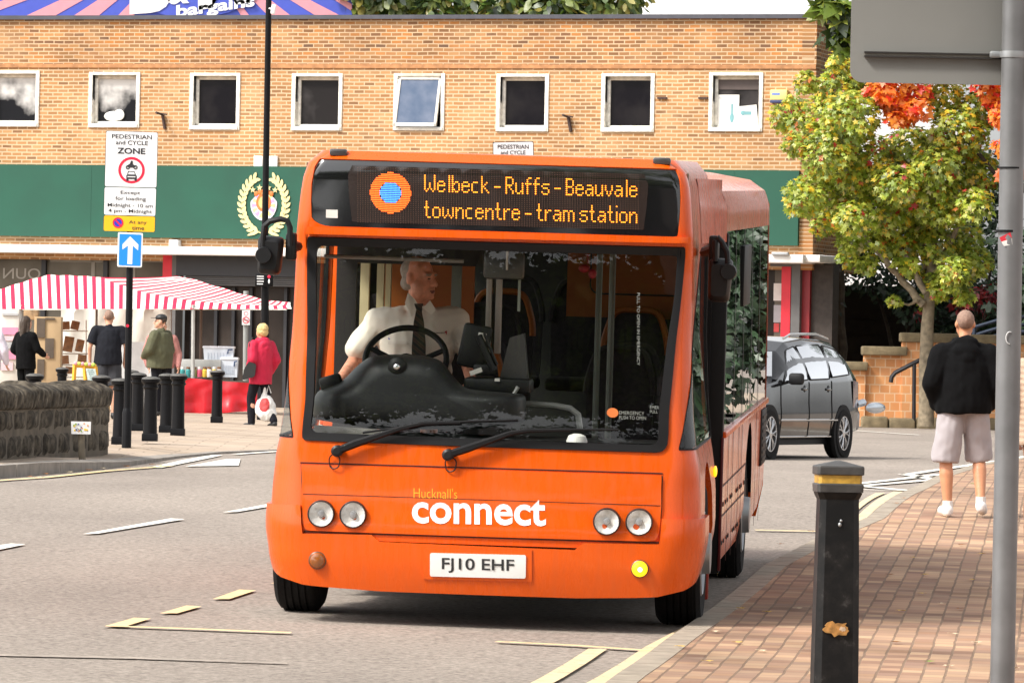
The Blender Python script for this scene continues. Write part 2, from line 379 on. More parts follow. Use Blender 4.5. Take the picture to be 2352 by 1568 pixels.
# -------- right-hand pavement with kerb
KA=[(1180,1760),(1300,1660),(1415,1572),(1528,1490),(1597,1442),(1640,1412),(1700,1364),(1756,1314),(1876,1250),(1990,1203),(2088,1136),(2152,1103),(2240,1075),(2420,1050)]
kerb=[gp(*p).xy for p in KA]
kerb=[Vector((kerb[0].x-1.6,4))]+kerb+[Vector((40,kerb[-1].y+6))]
def offs(pl,w):
    o=[]
    for i,p in enumerate(pl):
        t=(pl[min(i+1,len(pl)-1)]-pl[max(i-1,0)]).normalized(); o.append(p+Vector((t.y,-t.x))*w)
    return o
kin=offs(kerb,.15)
PH=.055
KERB=M('kerb_concrete',(.30,.25,.195),.9,var=.25,scale=7,bump=.3)
b=MB()
for i in range(len(kerb)-1):
    a0,a1,b0,b1=kerb[i],kerb[i+1],kin[i],kin[i+1]; n_=max(1,int((a1-a0).length/.9))
    for j in range(n_):
        t0=j/n_+.004; t1=(j+1)/n_-.004
        q=[a0.lerp(a1,t0),a0.lerp(a1,t1),b0.lerp(b1,t1),b0.lerp(b1,t0)]
        lo=[Vector((v.x,v.y,gz(v.x,v.y)-.05)) for v in q]; hi=[Vector((v.x,v.y,gz(v.x,v.y)+PH)) for v in q]
        b.add(lo+hi,[(4,5,6,7),(0,1,5,4),(2,3,7,6),(1,2,6,5),(3,0,4,7)])
tag(b.build('kerb',KERB,smooth=0),kind='structure')
PAV=brickmat('block_paving',[(.22,.125,.085),(.33,.195,.130),(.42,.265,.170),(.27,.165,.12),(.48,.32,.20),(.30,.17,.105)],None,(.205,.135,.092,1),.23,.118,.0075,axes='YX',rot=0,bump=.6,var=(.66,1.25),vscale=.9,rough=.85,stain=((.36,.27,.19,1),2.6,.4))
pm=thing('pavement_frame','','') ; bpy.data.objects.remove(pm)
b=MB(); outl=[tuple(v) for v in kin]+[(60,kin[-1].y),(60,4)]
b.panel(outl,[],lambda x,y:Vector((x,y,gz(x,y)+PH-.003)),step=(1.0,1.0))
po=b.build('pavement',PAV,smooth=60); tag(po,kind='structure')
pa=rad(5.2); mr_=Matrix.Rotation(-pa,4,'Z'); po.data.transform(mr_.inverted()); po.matrix_basis=mr_     # object axes run along the kerb so the bricks do too
# -------- market square on the left and far side
SQ=M('square_paving',(.56,.46,.36),.85,var=.22,scale=3,bump=.3)
def sqn():
    m=brickmat('slab_paving',[(.36,.28,.215),(.42,.335,.26),(.39,.30,.22)],None,(.27,.21,.16,1),.6,.45,.012,axes='XY',bump=.2,var=(.8,1.15),vscale=.8)
    return m
SQ=sqn()
FK=[(-300,1130),(0,1094),(150,1081),(250,1071),(300,1063),(380,1051),(480,1041),(620,1036),(900,1030),(1250,1004),(1600,985),(1800,978),(2000,976),(2420,976)]
fk=[gp(*p).xy for p in FK]; fk=[Vector((-60,fk[0].y-6))]+fk+[Vector((50,fk[-1].y))]
def sh(x,y): return .115-.095*sst(-4.6,-3.7,x)+.06*sst(3,5,x)
b=MB(); b.panel([tuple(v) for v in fk]+[(50,240),(-60,240)],[],lambda x,y:Vector((x,y,gz(x,y)+sh(x,y))),step=(3,3))
tag(b.build('market_square',SQ,smooth=60),kind='structure')
fo=offs(fk,.16); b=MB()
for i in range(len(fk)-1):
    n_=max(1,int((fk[i+1]-fk[i]).length/1.0))
    for j in range(n_):
        t0=j/n_+.003;t1=(j+1)/n_-.003
        q=[fk[i].lerp(fk[i+1],t0),fk[i].lerp(fk[i+1],t1),fo[i].lerp(fo[i+1],t1),fo[i].lerp(fo[i+1],t0)]
        lo=[Vector((v.x,v.y,gz(v.x,v.y)-.05)) for v in q]; hi=[Vector((v.x,v.y,gz(v.x,v.y)+sh(v.x,v.y)+.004)) for v in q]
        b.add(lo+hi,[(4,7,6,5),(0,4,5,1),(2,6,7,3),(1,5,6,2),(3,7,4,0)])
tag(b.build('kerb',M('grey_kerb_stone',(.27,.24,.21),.9,var=.25,scale=5,bump=.3),smooth=0),kind='structure')

# ================================================================ BRICK BUILDING
TH=rad(21); DB=126.0
MBLD=Matrix(((cos(TH),sin(TH),0,0),(-sin(TH),cos(TH),0,DB),(0,0,1,0),(0,0,0,1)))
def BP(px,py):
    a,b=ray(px,py); u=DB*a/(cos(TH)+a*sin(TH)); t=DB-u*sin(TH); return u,H+b*t
bld=thing('brick_building','long two storey orange brick building with small square windows and a green sign board','building',mx=MBLD)
BRICK=brickmat('orange_brick',[(.18,.090,.042),(.32,.160,.064),(.43,.220,.088),(.25,.125,.058),(.46,.19,.055),(.14,.08,.05)],None,(.53,.38,.24,1),.235,.0795,.012,bump=.3,var=(.82,1.15),vscale=.7,stain=((.56,.35,.19,1),.9,.35))
BRICK2=brickmat('plain_stretcher_brick',[(.31,.155,.064),(.43,.22,.092),(.38,.19,.076),(.48,.26,.115),(.22,.115,.056)],None,(.57,.41,.26,1),.235,.0795,.014,bump=.3,var=(.85,1.15),vscale=.7,stain=((.60,.39,.22,1),1.1,.45))
WIN=[]   # photo outlines of the window frames
for (x0,x1,y0,y1) in ((-26,92,163,291),(203,323,166,293),(435,553,168,298),(669,788,169,300),(903,1023,169,300),(1139,1262,170,302),(1380,1505,169,303),(1627,1754,167,302)):
    a=BP(x0,y1);c=BP(x1,y0); WIN.append((a[0],c[0],a[1],c[1]))
w0=WIN[0]; WIN.insert(0,(w0[0]-1.98,w0[1]-1.98,w0[2],w0[3]))
u0=BP(-420,400)[0]; u1,_=BP(1872,300); ztop=BP(1176,44)[1]; zband=BP(1176,157)[1]; zfas0=BP(900,553)[1]; zfas1=BP(900,385)[1]
zcan0=BP(300,585)[1]; zcan1=BP(300,566)[1]; zg=.40
b=MB(); b.panel([(u0,zcan1-.3),(u1,zcan1-.3),(u1,zband),(u0,zband)],[[(w[0],w[2]),(w[1],w[2]),(w[1],w[3]),(w[0],w[3])] for w in WIN],lambda x,z:Vector((x,0,z)),step=2.)
b.build('wall',BRICK2,bld)
b=MB(); b.bx(u0,u1,-.004,.3,zband,ztop); b.bx(u0,u1,-.03,.0,zband-.004,zband+.075,1)
b.build('parapet',[BRICK,M('soldier_course_brick',(.42,.20,.085),.85,var=.3,scale=8)],bld)
# return wall at the right-hand corner
ra=rad(-6)
rd=Vector((sin(ra),cos(ra)))   # in building axes: right and back
rm=Matrix(((rd.x,-rd.y,0,u1),(rd.y,rd.x,0,0),(0,0,1,0),(0,0,0,1)))
b=MB(); b.bx(0,4.5,.002,.3,zcan1-.3,ztop); ro=b.build('return_wall',BRICK,bld); ro.matrix_basis=rm
b=MB(); b.bx(u0,u1+.05,-.10,.35,ztop,ztop+.085); 
c_=MB(rm); c_.bx(-.02,4.5,-.03,.35,ztop+.001,ztop+.084); b.v+=c_.v; n0=8; b.f+=[tuple(i+8 for i in f) for f in c_.f]; b.m+=c_.m
b.build('coping',M('dark_lead_coping',(.06,.06,.075),.6,var=.2),bld)
b=MB(); b.bx(u0,u1-.4,.35,14,ztop-.4,ztop-.1); b.build('roof',M('roof_felt',(.09,.09,.09),.9),bld)
# windows
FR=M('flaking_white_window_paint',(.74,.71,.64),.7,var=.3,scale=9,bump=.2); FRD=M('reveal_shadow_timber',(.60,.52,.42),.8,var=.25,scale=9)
def glazing(name,stops,scale,seed):
    m=bpy.data.materials.new(name); m.use_nodes=True; n,l=N(m); p=n['Principled BSDF']; p.inputs['Roughness'].default_value=.2; p.inputs['Specular IOR Level'].default_value=.12
    tc=n.new('ShaderNodeTexCoord'); mp=n.new('ShaderNodeMapping'); mp.inputs['Location'].default_value=(seed,seed*2,0); l.new(tc.outputs['Object'],mp.inputs[0])
    t=n.new('ShaderNodeTexNoise'); t.inputs['Scale'].default_value=scale; t.inputs['Detail'].default_value=3; l.new(mp.outputs[0],t.inputs['Vector'])
    r=ramp(n,t.outputs['Fac'],stops,l); l.new(r.outputs[0],p.inputs['Base Color']); return m
def pale_upward(m):  # blotches grow paler towards the top of the pane
    n,l=N(m); p=n['Principled BSDF']; r=[x for x in n if x.type=='VALTORGB'][0]; t=[x for x in n if x.type=='TEX_NOISE'][0]; tc=[x for x in n if x.type=='TEX_COORD'][0]
    sx=n.new('ShaderNodeSeparateXYZ'); l.new(tc.outputs['Object'],sx.inputs[0]); mr=n.new('ShaderNodeMapRange'); mr.inputs['From Min'].default_value=WIN[1][2]; mr.inputs['From Max'].default_value=WIN[1][3]; mr.inputs['To Min'].default_value=-.30; mr.inputs['To Max'].default_value=.36; l.new(sx.outputs[2],mr.inputs['Value'])
    a=n.new('ShaderNodeMath'); a.operation='ADD'; l.new(t.outputs['Fac'],a.inputs[0]); l.new(mr.outputs[0],a.inputs[1]); l.new(a.outputs[0],r.inputs[0]); return m
GL=[pale_upward(glazing('blotchy_white_glass',[(.40,(.008,.008,.010)),(.72,(.60,.58,.56))],2.2,3)),glazing('dark_room_glass',[(.4,(.004,.003,.005)),(.7,(.014,.012,.013))],2,1),
    glazing('grey_room_glass',[(.45,(.016,.014,.014)),(.6,(.05,.045,.045))],1.3,9),glazing('blue_blind_glass',[(.35,(.085,.12,.19)),(.7,(.15,.18,.25))],3,4)]
gi=[0,0,0,1,2,3,1,1,2]
for i,(a,c,z0,z1) in enumerate(WIN):
    t=.085; b=MB()
    b.bx(a,a+t,-.03,.16,z0,z1,0,.008); b.bx(c-t,c,-.03,.16,z0,z1,0,.008); b.bx(a+t,c-t,-.03,.16,z1-t*.75,z1,0,.008); b.bx(a+t-.05,c-t+.05,-.05,.16,z0,z0+t,0,.01)
    i0,i1,j0,j1=a+t,c-t,z0+t,z1-t*.75; s=.05
    b.bx(i0,i0+s*1.4,.10,.17,j0,j1,0,.005); b.bx(i1-s*.8,i1,.10,.17,j0,j1,0,.005); b.bx(i0,i1,.10,.17,j1-s*1.5,j1,1,.005); b.bx(i0,i1,.10,.17,j0,j0+s,0,.005)
    if i==5:   # this sash hangs open a little
        b=MB(); b.bx(a,a+t,-.03,.16,z0,z1,0,.008); b.bx(c-t,c,-.03,.16,z0,z1,0,.008); b.bx(a+t,c-t,-.03,.16,z1-t*.75,z1,1,.008); b.bx(a+t-.05,c-t+.05,-.05,.16,z0,z0+t*.8,0,.01)
        for q in ((i0,i0+s*1.5,j0,j1),(i1-s*1.1,i1,j0,j1),(i0,i1,j1-s*1.3,j1),(i0,i1,j0,j0+s*1.5)):
            o=len(b.v); b.bx(q[0],q[1],.0,.05,q[2],q[3],0,.005)
            for k in range(o,len(b.v)): v=b.v[k]; v.y-=(j1-v.z)*.13; v.x-=(j1-v.z)*.05
        b.bx(i0,i1,.14,.16,j0,j1,2)
    fr=b.build('window',[FR,FRD,GL[1]],bld)
    g=MB(); yy=.145
    if i==5:
        v=[(i0+s,0,j0+s),(i1-s,0,j0+s),(i1-s,0,j1-s),(i0+s,0,j1-s)]; g.add([(x-(j1-z)*.05,.02-(j1-z)*.13,z) for x,_,z in v],[(0,1,2,3)])
    else: g.quad((i0+s*.5,yy,j0+s*.5),(i1-s*.5,yy,j0+s*.5),(i1-s*.5,yy,j1-s),(i0+s*.5,yy,j1-s))
    g.build('pane',GL[gi[i]],fr)
    if i==2:
        g=MB(); g.ell((i0+.45,.10,j0+.16),(.22,.02,.11),0); g.ell((i0+.58,.10,j0+.19),(.12,.02,.12),0); g.build('white_bag',M('white_plastic',(.7,.69,.66),.5),fr)
    if i==8:
        w=i1-i0; g=MB(); g.box((i0+w*.28,.12,j0+.36),(w*.50,.01,.62),0); g.box((i0+w*.72,.115,j0+.24),(w*.42,.01,.42),0,Matrix.Rotation(rad(-6),3,'Y'))
        PB=1; 
        g.bx(i0+w*.36,i0+w*.40,.112,.116,j0+.16,j0+.48,1); g.ell((i0+w*.38,.113,j0+.20),(.045,.004,.10),1); g.bx(i0+w*.60,i0+w*.80,.106,.109,j0+.26,j0+.33,1); g.ell((i0+w*.62,.107,j0+.30),(.05,.003,.05),1)
        g.text('NEW',lambda x,z:Vector((x,.1135,z)),i0+.09,j0+.58,.16,.05,2)
        g.bx(i0,i1,.125,.13,j1-.28,j1-.06,3)
        g.build('poster',[M('poster_paper',(.72,.70,.66),.6),M('teal_print',(.16,.35,.38),.6),M('grey_print',(.4,.4,.42),.6),M('brown_blind',(.07,.05,.045),.6)],fr)
# wall fittings
RUST=M('rusty_iron',(.06,.035,.03),.8,var=.4,scale=20)
for (px,py) in ((377,278),(1309,284)):
    u,z=BP(px,py); b=MB(); b.tube([(u+.03,-.02,z-.17),(u-.02,-.06,z+.15)],.035,6); b.tube([(u-.03,0,z+.13),(u-.03,-.35,z+.16)],.025,6); b.tube([(u-.03,-.1,z+.15),(u+.10,-.1,z+.13)],.016,6); b.build('wall_bracket',RUST,bld)
for (px,py) in ((1522,226),(1616,226)):
    u,z=BP(px,py); b=MB(); b.bx(u-.1,u+.1,-.05,0,z-.015,z+.02); b.build('wall_fixing',RUST,bld)
u,z=BP(1790,226); b=MB(); b.bx(u-.16,u+.20,-.12,0,z-.04,z+.17,0,.015); b.bx(u-.16,u+.2,-.13,0,z-.1,z-.04,1,.01); b.bx(u-.12,u+.05,-.124,-.12,z+.06,z+.10,2)
b.build('alarm_box',[M('pale_yellow_box',(.75,.62,.22),.5),M('dark_blue_strip',(.03,.04,.12),.5),M('mid_blue_print',(.12,.2,.55),.5)],bld)
# green sign board
GREEN=M('green_sign_board',(.002,.070,.040),.55,var=.12,scale=1.5)
ug0=u0; ug1=BP(1838,480)[0]; b=MB(); seams=[ug0]+[BP(x,450)[0] for x in (-190,215,710,1200,1690)]+[ug1]
for i in range(len(seams)-1): b.bx(seams[i]+.002,seams[i+1]-.002,-.12,0,zfas0,zfas1)
b.bx(ug0,ug1,-.1,0,zfas0+.01,zfas1-.01); fas=b.build('sign_board',GREEN,bld,smooth=0)
b=MB(); u,z=BP(612,375); b.bx(u-.27,u-.07,-.06,0,z-.13,z+.15,0,.01); b.bx(u+.05,u+.27,-.06,0,z-.13,z+.15,0,.01); b.build('flood_light_bracket',M('white_steel',(.8,.8,.8),.5),bld)
# crest on the sign board: two leaf sprays around a shield
uc,zc=BP(612,468); S=126/14000*1.04
LEAF=M('cream_leaf_paint',(.72,.62,.30),.6,var=.1); b=MB()
def leafq(b,cx,cz,ang,L,W,y,mi=0):
    pts=[(0,0),(.25,.38),(.55,.5),(.85,.3),(1,0),(.85,-.3),(.55,-.5),(.25,-.38)]
    b.prism([(cx+(p*cos(ang)*L-q*sin(ang)*W),cz+(p*sin(ang)*L+q*cos(ang)*W)) for p,q in pts],lambda x,z,t:Vector((x,t,z)),y,y+.012,mi)
for s in (-1,1):
    for k in range(13):
        a=rad(-112+k*13.2); rx,rz=.50,.60; x=s*(-cos(a)*0+1)*0
        px_=s*rx*cos(rad(-75)+rad(k*11.3)); pz_=-.02+rz*sin(rad(-75)+rad(k*11.3)); tang=math.atan2(rz*cos(rad(-75+k*11.3)),-rx*s*sin(rad(-75+k*11.3)))
        for q in (-1,1): leafq(b,uc+px_,zc+pz_,tang+q*.62,.165,.075,-.145)
    b.tube([(uc+s*rx*cos(rad(a)),-.135,zc-.02+rz*sin(rad(a))) for a in range(-95,66,10)],.012,5)
    leafq(b,uc+s*.08,zc-.58,rad(-18) if s>0 else rad(198),.3,.07,-.148)
cr=b.build('crest_laurel',LEAF,fas)
b=MB(); b.prism([(uc+.30*cos(a)*(1 if sin(a)<.3 else .93),zc+.0+(.36*sin(a) if sin(a)<0 else .20*sin(a))) for a in [2*pi*i/28 for i in range(28)]],lambda x,z,t:Vector((x,t,z)),-.15,-.12,0)
for i in range(14):
    a=2*pi*i/14; b.prism([(uc+.27*cos(a+d)*k,zc-.04+.27*sin(a+d)*k) for d,k in ((-.1,.6),(.1,.6),(.16,1),(-.16,1))],lambda x,z,t:Vector((x,t,z)),-.156,-.152,1 if i%2 else 2)
b.prism([(uc+.17*cos(a),zc+.02+.19*sin(a)) for a in [2*pi*i/20 for i in range(20)]],lambda x,z,t:Vector((x,t,z)),-.165,-.158,3)
b.prism([(uc+.11*cos(a),zc+.02+.13*sin(a)) for a in [2*pi*i/20 for i in range(20)]],lambda x,z,t:Vector((x,t,z)),-.172,-.166,4)
for k in range(-2,3): b.ell((uc+k*.085,-.15,zc+.20+.03*(2-abs(k))),(.05,.015,.06),3)
for k in (-1.5,-.6,.6,1.5):
    c0=(uc+k*.17,zc+.36-.05*abs(k)); b.prism([(c0[0]+(.07 if i%2==0 else .03)*sin(pi*i/5),c0[1]+(.07 if i%2==0 else .03)*cos(pi*i/5)) for i in range(10)],lambda x,z,t:Vector((x,t,z)),-.15,-.13,5)
b.build('crest_shield',[M('white_crest_paint',(.75,.7,.78),.5),M('lilac_paint',(.55,.30,.65),.5),M('pale_yellow_paint',(.75,.65,.25),.5),M('orange_crest_paint',(.65,.16,.03),.5),M('gold_crest_paint',(.72,.45,.18),.5),LEAF],fas)
# canopy, shop fronts
b=MB(); uce=BP(1905,597)[0]; b.bx(u0,u1+.05,-.75,.05,zcan0,zcan1,0,.02); b.bx(u1+.04,uce,-.6,.6,zcan0+.02,zcan1+.0,0,.03); b.build('canopy',M('white_canopy_paint',(.78,.75,.73),.6,var=.1),bld)
b=MB(); u,z=BP(405,562); b.bx(u-.09,u+.12,-.2,0,z-.08,z+.1,0,.02); b.build('security_light',M('white_steel',(.8,.8,.8),.5),bld)
u,z=BP(1820,587); b=MB(); b.box((u,-.77,z+.02),(.35,.1,.06),0,None,.01); b.build('strip_light',M('galvanised_steel',(.42,.43,.44),.45,metal=.6,var=.1),bld)
DG=glazing('shop_glass',[(.35,(.10,.085,.065)),(.55,(.15,.135,.11)),(.75,(.22,.20,.17))],.9,2); DD=glazing('dark_shop_glass',[(.35,(.018,.014,.012)),(.6,(.045,.035,.03)),(.8,(.09,.075,.065))],.9,6)
DK=M('black_shopfront_metal',(.018,.018,.022),.5); GY=M('grey_shopfront_post',(.11,.105,.105),.6); RED=M('red_shop_pillar',(.62,.012,.03),.5,var=.12,scale=3)
def U(px): return BP(px,700)[0]
b=MB(); b.bx(u0,U(405),.30,.34,zg,zcan0,0); b.bx(U(405),U(1768),.45,.5,zg,zcan0,1); b.bx(U(1768),U(1800),.3,.34,zg,zcan0,0); b.build('shop_window',[DG,DD],bld)
b=MB()
for px in (-150,88,230): b.bx(U(px)-.05,U(px)+.05,.22,.3,zg,zcan0-.02)
b.bx(u0,U(373),.2,.3,zg,zg+.5); b.bx(u0,U(405),.2,.3,zcan0-.12,zcan0-.001)
for px in (425,480,520,560,640): b.bx(U(px)-.035,U(px)+.035,.36,.45,zg,BP(px,660)[1])
z0,z1=BP(520,634)[1],BP(520,584)[1]; b.bx(U(405),U(690),-.05,.36,z0,z1)
z2=BP(520,656)[1]
for k in range(5): b.bx(U(425),U(690),.02+.02*(k%2),.36,z2+(z0-z2)*k/5,z2+(z0-z2)*(k+.8)/5,1)
b.build('shop_frame',[DK,M('roller_shutter_grey',(.07,.065,.065),.5)],bld)
b=MB(); b.bx(U(373),U(394),-.02,.3,zg,zcan0-.002); b.build('red_pillar',RED,bld)
b=MB(); b.bx(U(395),U(405),-.04,.3,zg,zcan0-.003); b.build('grey_pillar',GY,bld)
b=MB(); b.bx(U(1818),U(1838),-.04,.3,zg,zcan0-.003); b.bx(U(1768),U(1838),-.02,.28,BP(1790,612)[1],zcan0-.004); b.build('grey_pillar',GY,bld)
b=MB(); b.bx(U(1795),U(1816),-.03,.29,zg,BP(1800,612)[1]-.004); b.build('red_pillar',RED,bld)
b=MB(); b.bx(U(1838),U(1856),.1,.4,zg,zcan0-.005); b.build('dark_red_panel',M('dark_red_door_paint',(.25,.01,.015),.5),bld)
b=MB(); b.bx(U(1856),U(1905),.2,.6,zg,zcan0-.005); b.build('brown_timber_panel',M('brown_timber',(.045,.035,.03),.8,var=.3,scale=8),bld)
b=MB()
for (x0,x1,y0,y1,mi) in ((1766,1790,650,690,0),(1767,1788,700,740,1),(1768,1780,742,762,2)):
    b.bx(U(x0),U(x1),.285,.298,BP(1780,y1)[1],BP(1780,y0)[1],mi)
b.build('shop_poster',[M('poster_paper',(.72,.70,.66),.6),M('grey_print',(.4,.4,.42),.6),M('red_print',(.5,.05,.05),.6)],bld)
b=MB(); zt=BP(40,640)[1]; b.text('OUN',lambda x,z:Vector((x,.29,z)),U(78),zt,-(U(78)-U(-8)),.23,0,.004); b.build('window_lettering',M('pale_vinyl_lettering',(.34,.32,.29),.6),bld)
b=MB()
for (x0,x1,y0,y1) in ((100,230,592,602),(250,372,596,600),(195,203,592,640),(290,296,592,640)): b.bx(U(x0),U(x1),.285,.298,BP(200,y1)[1],BP(200,y0)[1])
b.build('frame_and_reflection_bar',M('pale_frame_and_reflection',(.27,.25,.22),.6),bld)  # pale bars paint light frames and reflections onto the shop glass
b=MB(); u,z=BP(1685,470); 
# ---------------- advertising board and white block behind the roof
AB=thing('advertising_board','blue and pink striped advertising board above the roof with white bargains lettering','sign',loc=(at(300,45,150).x,150,0))
def AP(px,py,y=0):
    p=at(px,py,150); return Vector((p.x,150-y,p.z))
b=MB(); A0=AP(-500,50);A1=AP(808,50); zt=A0.z+4.2
b.bx(A0.x,A1.x,150,150.4,A0.z-3,zt); b.build('panel',M('bright_blue_board',(.075,.11,.55),.5,var=.05),AB,world=True)
b=MB(); ctr=(440,-140)
for (x0,x1) in ((-330,-230),(-130,-60),(40,110),(155,215),(262,300),(375,392),(560,580),(625,680),(740,800)):
    p=[AP(x0,46,.01),AP(x1,46,.01)]; c=AP(*ctr,.01); q=[p[0].lerp(c,.85),p[1].lerp(c,.85)]
    b.add([p[0],p[1],q[1],q[0]],[(0,1,2,3)])
for (ya,yb) in ((-40,-18),(10,26)): b.add([AP(-500,ya,.012),AP(-500,yb,.012),AP(240,-95,.012)],[(0,1,2)]); b.add([AP(808,ya,.012),AP(808,yb,.012),AP(620,-95,.012)],[(0,1,2)])
b.build('ray_pattern',M('salmon_pink_rays',(.78,.32,.38),.5,var=.05),AB,world=True)
b=MB(); e=[(440+175*cos(a),-60+102*sin(a)) for a in [2*pi*i/30 for i in range(30)]]; b.prism(e,lambda x,z,t:AP(x,z,t),.02,.05); b.build('roundel',M('bright_blue_board',(.075,.11,.55)),AB,world=True)
def APt(x,z): # tilted lettering frame
    a=rad(7); return AP(x*cos(a)+z*sin(a)*1.0,-(x*sin(a))*1.0+z*1.0,.07)
b=MB()
def T2(t,x0,y0,w,h,bold,tilt=7):
    v,f=text2d(t,bold); tt=math.tan(rad(tilt)); b.add([AP(x0+a*w,y0-c*h-(a*w)*tt,.07) for a,c in v],f)
T2('bargains',405,49,180,36,.035,8); T2('B',298,34,95,130,.05,4); T2('&',385,12,50,60,.03,4); T2('M',455,24,120,120,.05,8)
b.build('lettering',M('white_lettering',(.85,.85,.86),.5,var=0),AB,world=True)
wb=thing('white_building','plain white building block rising behind the brick roof near the tree top','building',loc=(at(1700,40,170).x,170,0))
b=MB(); p=at(1464,40,170); b.bx(p.x,p.x+9,170,182,0,p.z+3.2,0,.05); b.build('wall',M('white_render',(.82,.82,.82),.7,var=.03),wb,world=True)
b=MB(); b.bx(p.x-.1,p.x+9.1,169.9,182.1,p.z+3.2,p.z+3.4); b.build('roof',M('white_steel',(.8,.8,.8),.5),wb,world=True)
# ---------------- stepped retaining wall, rails, dark panelled wall
TER=brickmat('terracotta_block',[(.64,.29,.115),(.72,.35,.15),(.58,.26,.105),(.68,.32,.145)],None,(.70,.48,.30,1),.205,.175,.012,bump=.3,var=(.85,1.12),vscale=1.5)
STO=M('mossy_coping_stone',(.20,.155,.09),.95,var=.4,scale=5,bump=.6)
DW=123.0
rw=thing('retaining_wall','stepped terracotta block wall with mossy stone copings beside the autumn tree','wall',loc=(at(2150,970,DW).x,DW,.44))
SEC=[(1940,1988,850),(1986,2079,815),(2074,2470,785)]
for i,(x0,x1,yt) in enumerate(SEC):
    p0=at(x0,yt,DW);p1=at(x1,yt,DW); b=MB(); b.bx(p0.x,p1.x,DW+.1*(i==1),DW+.5,.3,p0.z); o=b.build('blockwork',TER,rw,world=True); 
    b=MB(); n_=max(1,int((p1.x-p0.x)/.9))
    for k in range(n_):
        xa=p0.x-.05+(p1.x-p0.x+.1)*k/n_; xb=p0.x-.05+(p1.x-p0.x+.1)*(k+1)/n_-.008; b.bx(xa,xb,DW-.1,DW+.55,p0.z,p0.z+.18+R.uniform(-.01,.01),0,.03)
    b.build('coping_stone',STO,rw,world=True)
b=MB(); p0=at(1980,960,DW-.6)
for k in range(9): b.bx(p0.x+k*.55,p0.x+k*.55+.53,DW-.55,DW-.02,.4,.66+R.uniform(-.03,.03),0,.05)
b.build('base_stone',STO,rw,world=True)
RAILM=M('black_rail_paint',(.012,.012,.016),.4); 
hr=thing('handrail','black bent handrail on the terracotta wall left of the tree trunk','handrail',loc=(at(2098,950,DW-.5).x,DW-.5,.5))
b=MB(); b.tube([at(*p,DW-.5) for p in ((2046,878),(2048,866),(2056,856),(2100,833),(2170,800),(2190,797))],.045,8); b.build('rail',RAILM,hr,world=True)
b=MB(); b.tube([at(2100,833,DW-.5),at(2099,968,DW-.5)],.04,8); b.build('post',RAILM,hr,world=True)
b=MB(); b.tube([at(2185,800,DW-.5),at(2184,968,DW-.5)],.04,8); b.build('post',RAILM,hr,world=True)
rl=thing('steel_railing','blue grey steel railing rising behind the hooded man','railing',loc=(at(2300,790,DW+2).x,DW+2,.5)); BGR=M('blue_grey_rail',(.035,.05,.085),.45)
b=MB()
for dy in (0,18,34): b.tube([at(2236,752+dy,DW+2),at(2300,733+dy,DW+2),at(2460,715+dy,DW+2)],.035,8)
b.build('rail',BGR,rl,world=True)
for px in (2238,2330,2420):
    b=MB(); b.tube([at(px,750-(px-2238)*.15,DW+2),at(px-1,830,DW+2)],.045,8); b.build('post',BGR,rl,world=True)
dw=thing('panelled_wall','dark brown boarded wall in the recess behind the stepped wall','wall',loc=(at(2000,900,131).x,131,.44))
b=MB(); p0=at(1915,700,131);p1=at(2480,560,131)
b.bx(p0.x,p1.x,131.06,131.3,.3,3.4)
for k in range(9): b.bx(p0.x,p1.x,131,131.2,.3+k*.34,.3+k*.34+.325)
b.build('boards',M('dark_brown_boards',(.03,.022,.016),.85,var=.35,scale=6),dw,world=True)
# ================================================================ BUS
PSI=.083
_x=Vector((cos(PSI),-sin(PSI),-.012)).normalized(); _y=Vector((sin(PSI),cos(PSI),.03)); _y=(_y-_x*_x.dot(_y)).normalized(); _z=_x.cross(_y)
BO=Vector((-.168,35.3,gz(-.17,36.4)-.033))
MBUS=Matrix(((_x.x,_y.x,_z.x,BO.x),(_x.y,_y.y,_z.y,BO.y),(_x.z,_y.z,_z.z,BO.z),(0,0,0,1)))
IBUS=MBUS.inverted(); _C=IBUS@Vector((0,0,H))
def B(px,py,yl=0.0):
    a,b=ray(px,py); d=IBUS.to_3x3()@Vector((a,1,b)); t=(yl-_C.y)/d.y; p=_C+d*t; return p.x,p.z
def B3(px,py,yl=0.0):
    x,z=B(px,py,yl); return Vector((x,yl,z))
def lut(tab,z):
    if z<=tab[0][0]: return tab[0][1]
    for (a,va),(b_,vb) in zip(tab,tab[1:]):
        if z<=b_: t=(z-a)/(b_-a); t=t*t*(3-2*t)*.5+t*.5; return va+(vb-va)*t
    return tab[-1][1]
TW=[(.15,1.16),(.22,1.19),(.4,1.238),(.56,1.262),(.75,1.258),(.95,1.242),(1.1,1.215),(1.34,1.19),(1.75,1.168),(2.25,1.163),(2.45,1.15),(2.62,1.13),(2.71,1.10),(2.755,1.04)]
TF=[(.15,.07),(.25,.02),(.4,.0),(.58,.0),(.7,.025),(1.0,.06),(1.1,.08),(2.2,.235),(2.27,.20),(2.66,.215),(2.71,.235),(2.755,.31)]
TR=[(.15,.24),(.5,.25),(.8,.22),(1.1,.15),(2.2,.09),(2.6,.09),(2.755,.14)]
BOW=.06
def P0(t,z):
    W=lut(TW,z); r=lut(TR,z); f=lut(TF,z); s=1 if t>=0 else -1; q=abs(t)
    if q<=1: x=q*(W-r); return Vector((s*x,f+BOW*q*q,z))
    if q<=2: a=(q-1)*pi/2; return Vector((s*(W-r+r*sin(a)),f+BOW+r*(1-cos(a)),z))
    return Vector((s*W,f+BOW+r+q-2,z))
def Ps(t,z,off=0):
    p=P0(t,z)
    if off:
        e=.01; n=(P0(t+e,z)-P0(t-e,z)).cross(P0(t,z+e)-P0(t,z-e)); n=n.normalized(); p=p+n*off
    return p
def ST(y,z): return 2+y-lut(TF,z)-BOW-lut(TR,z)
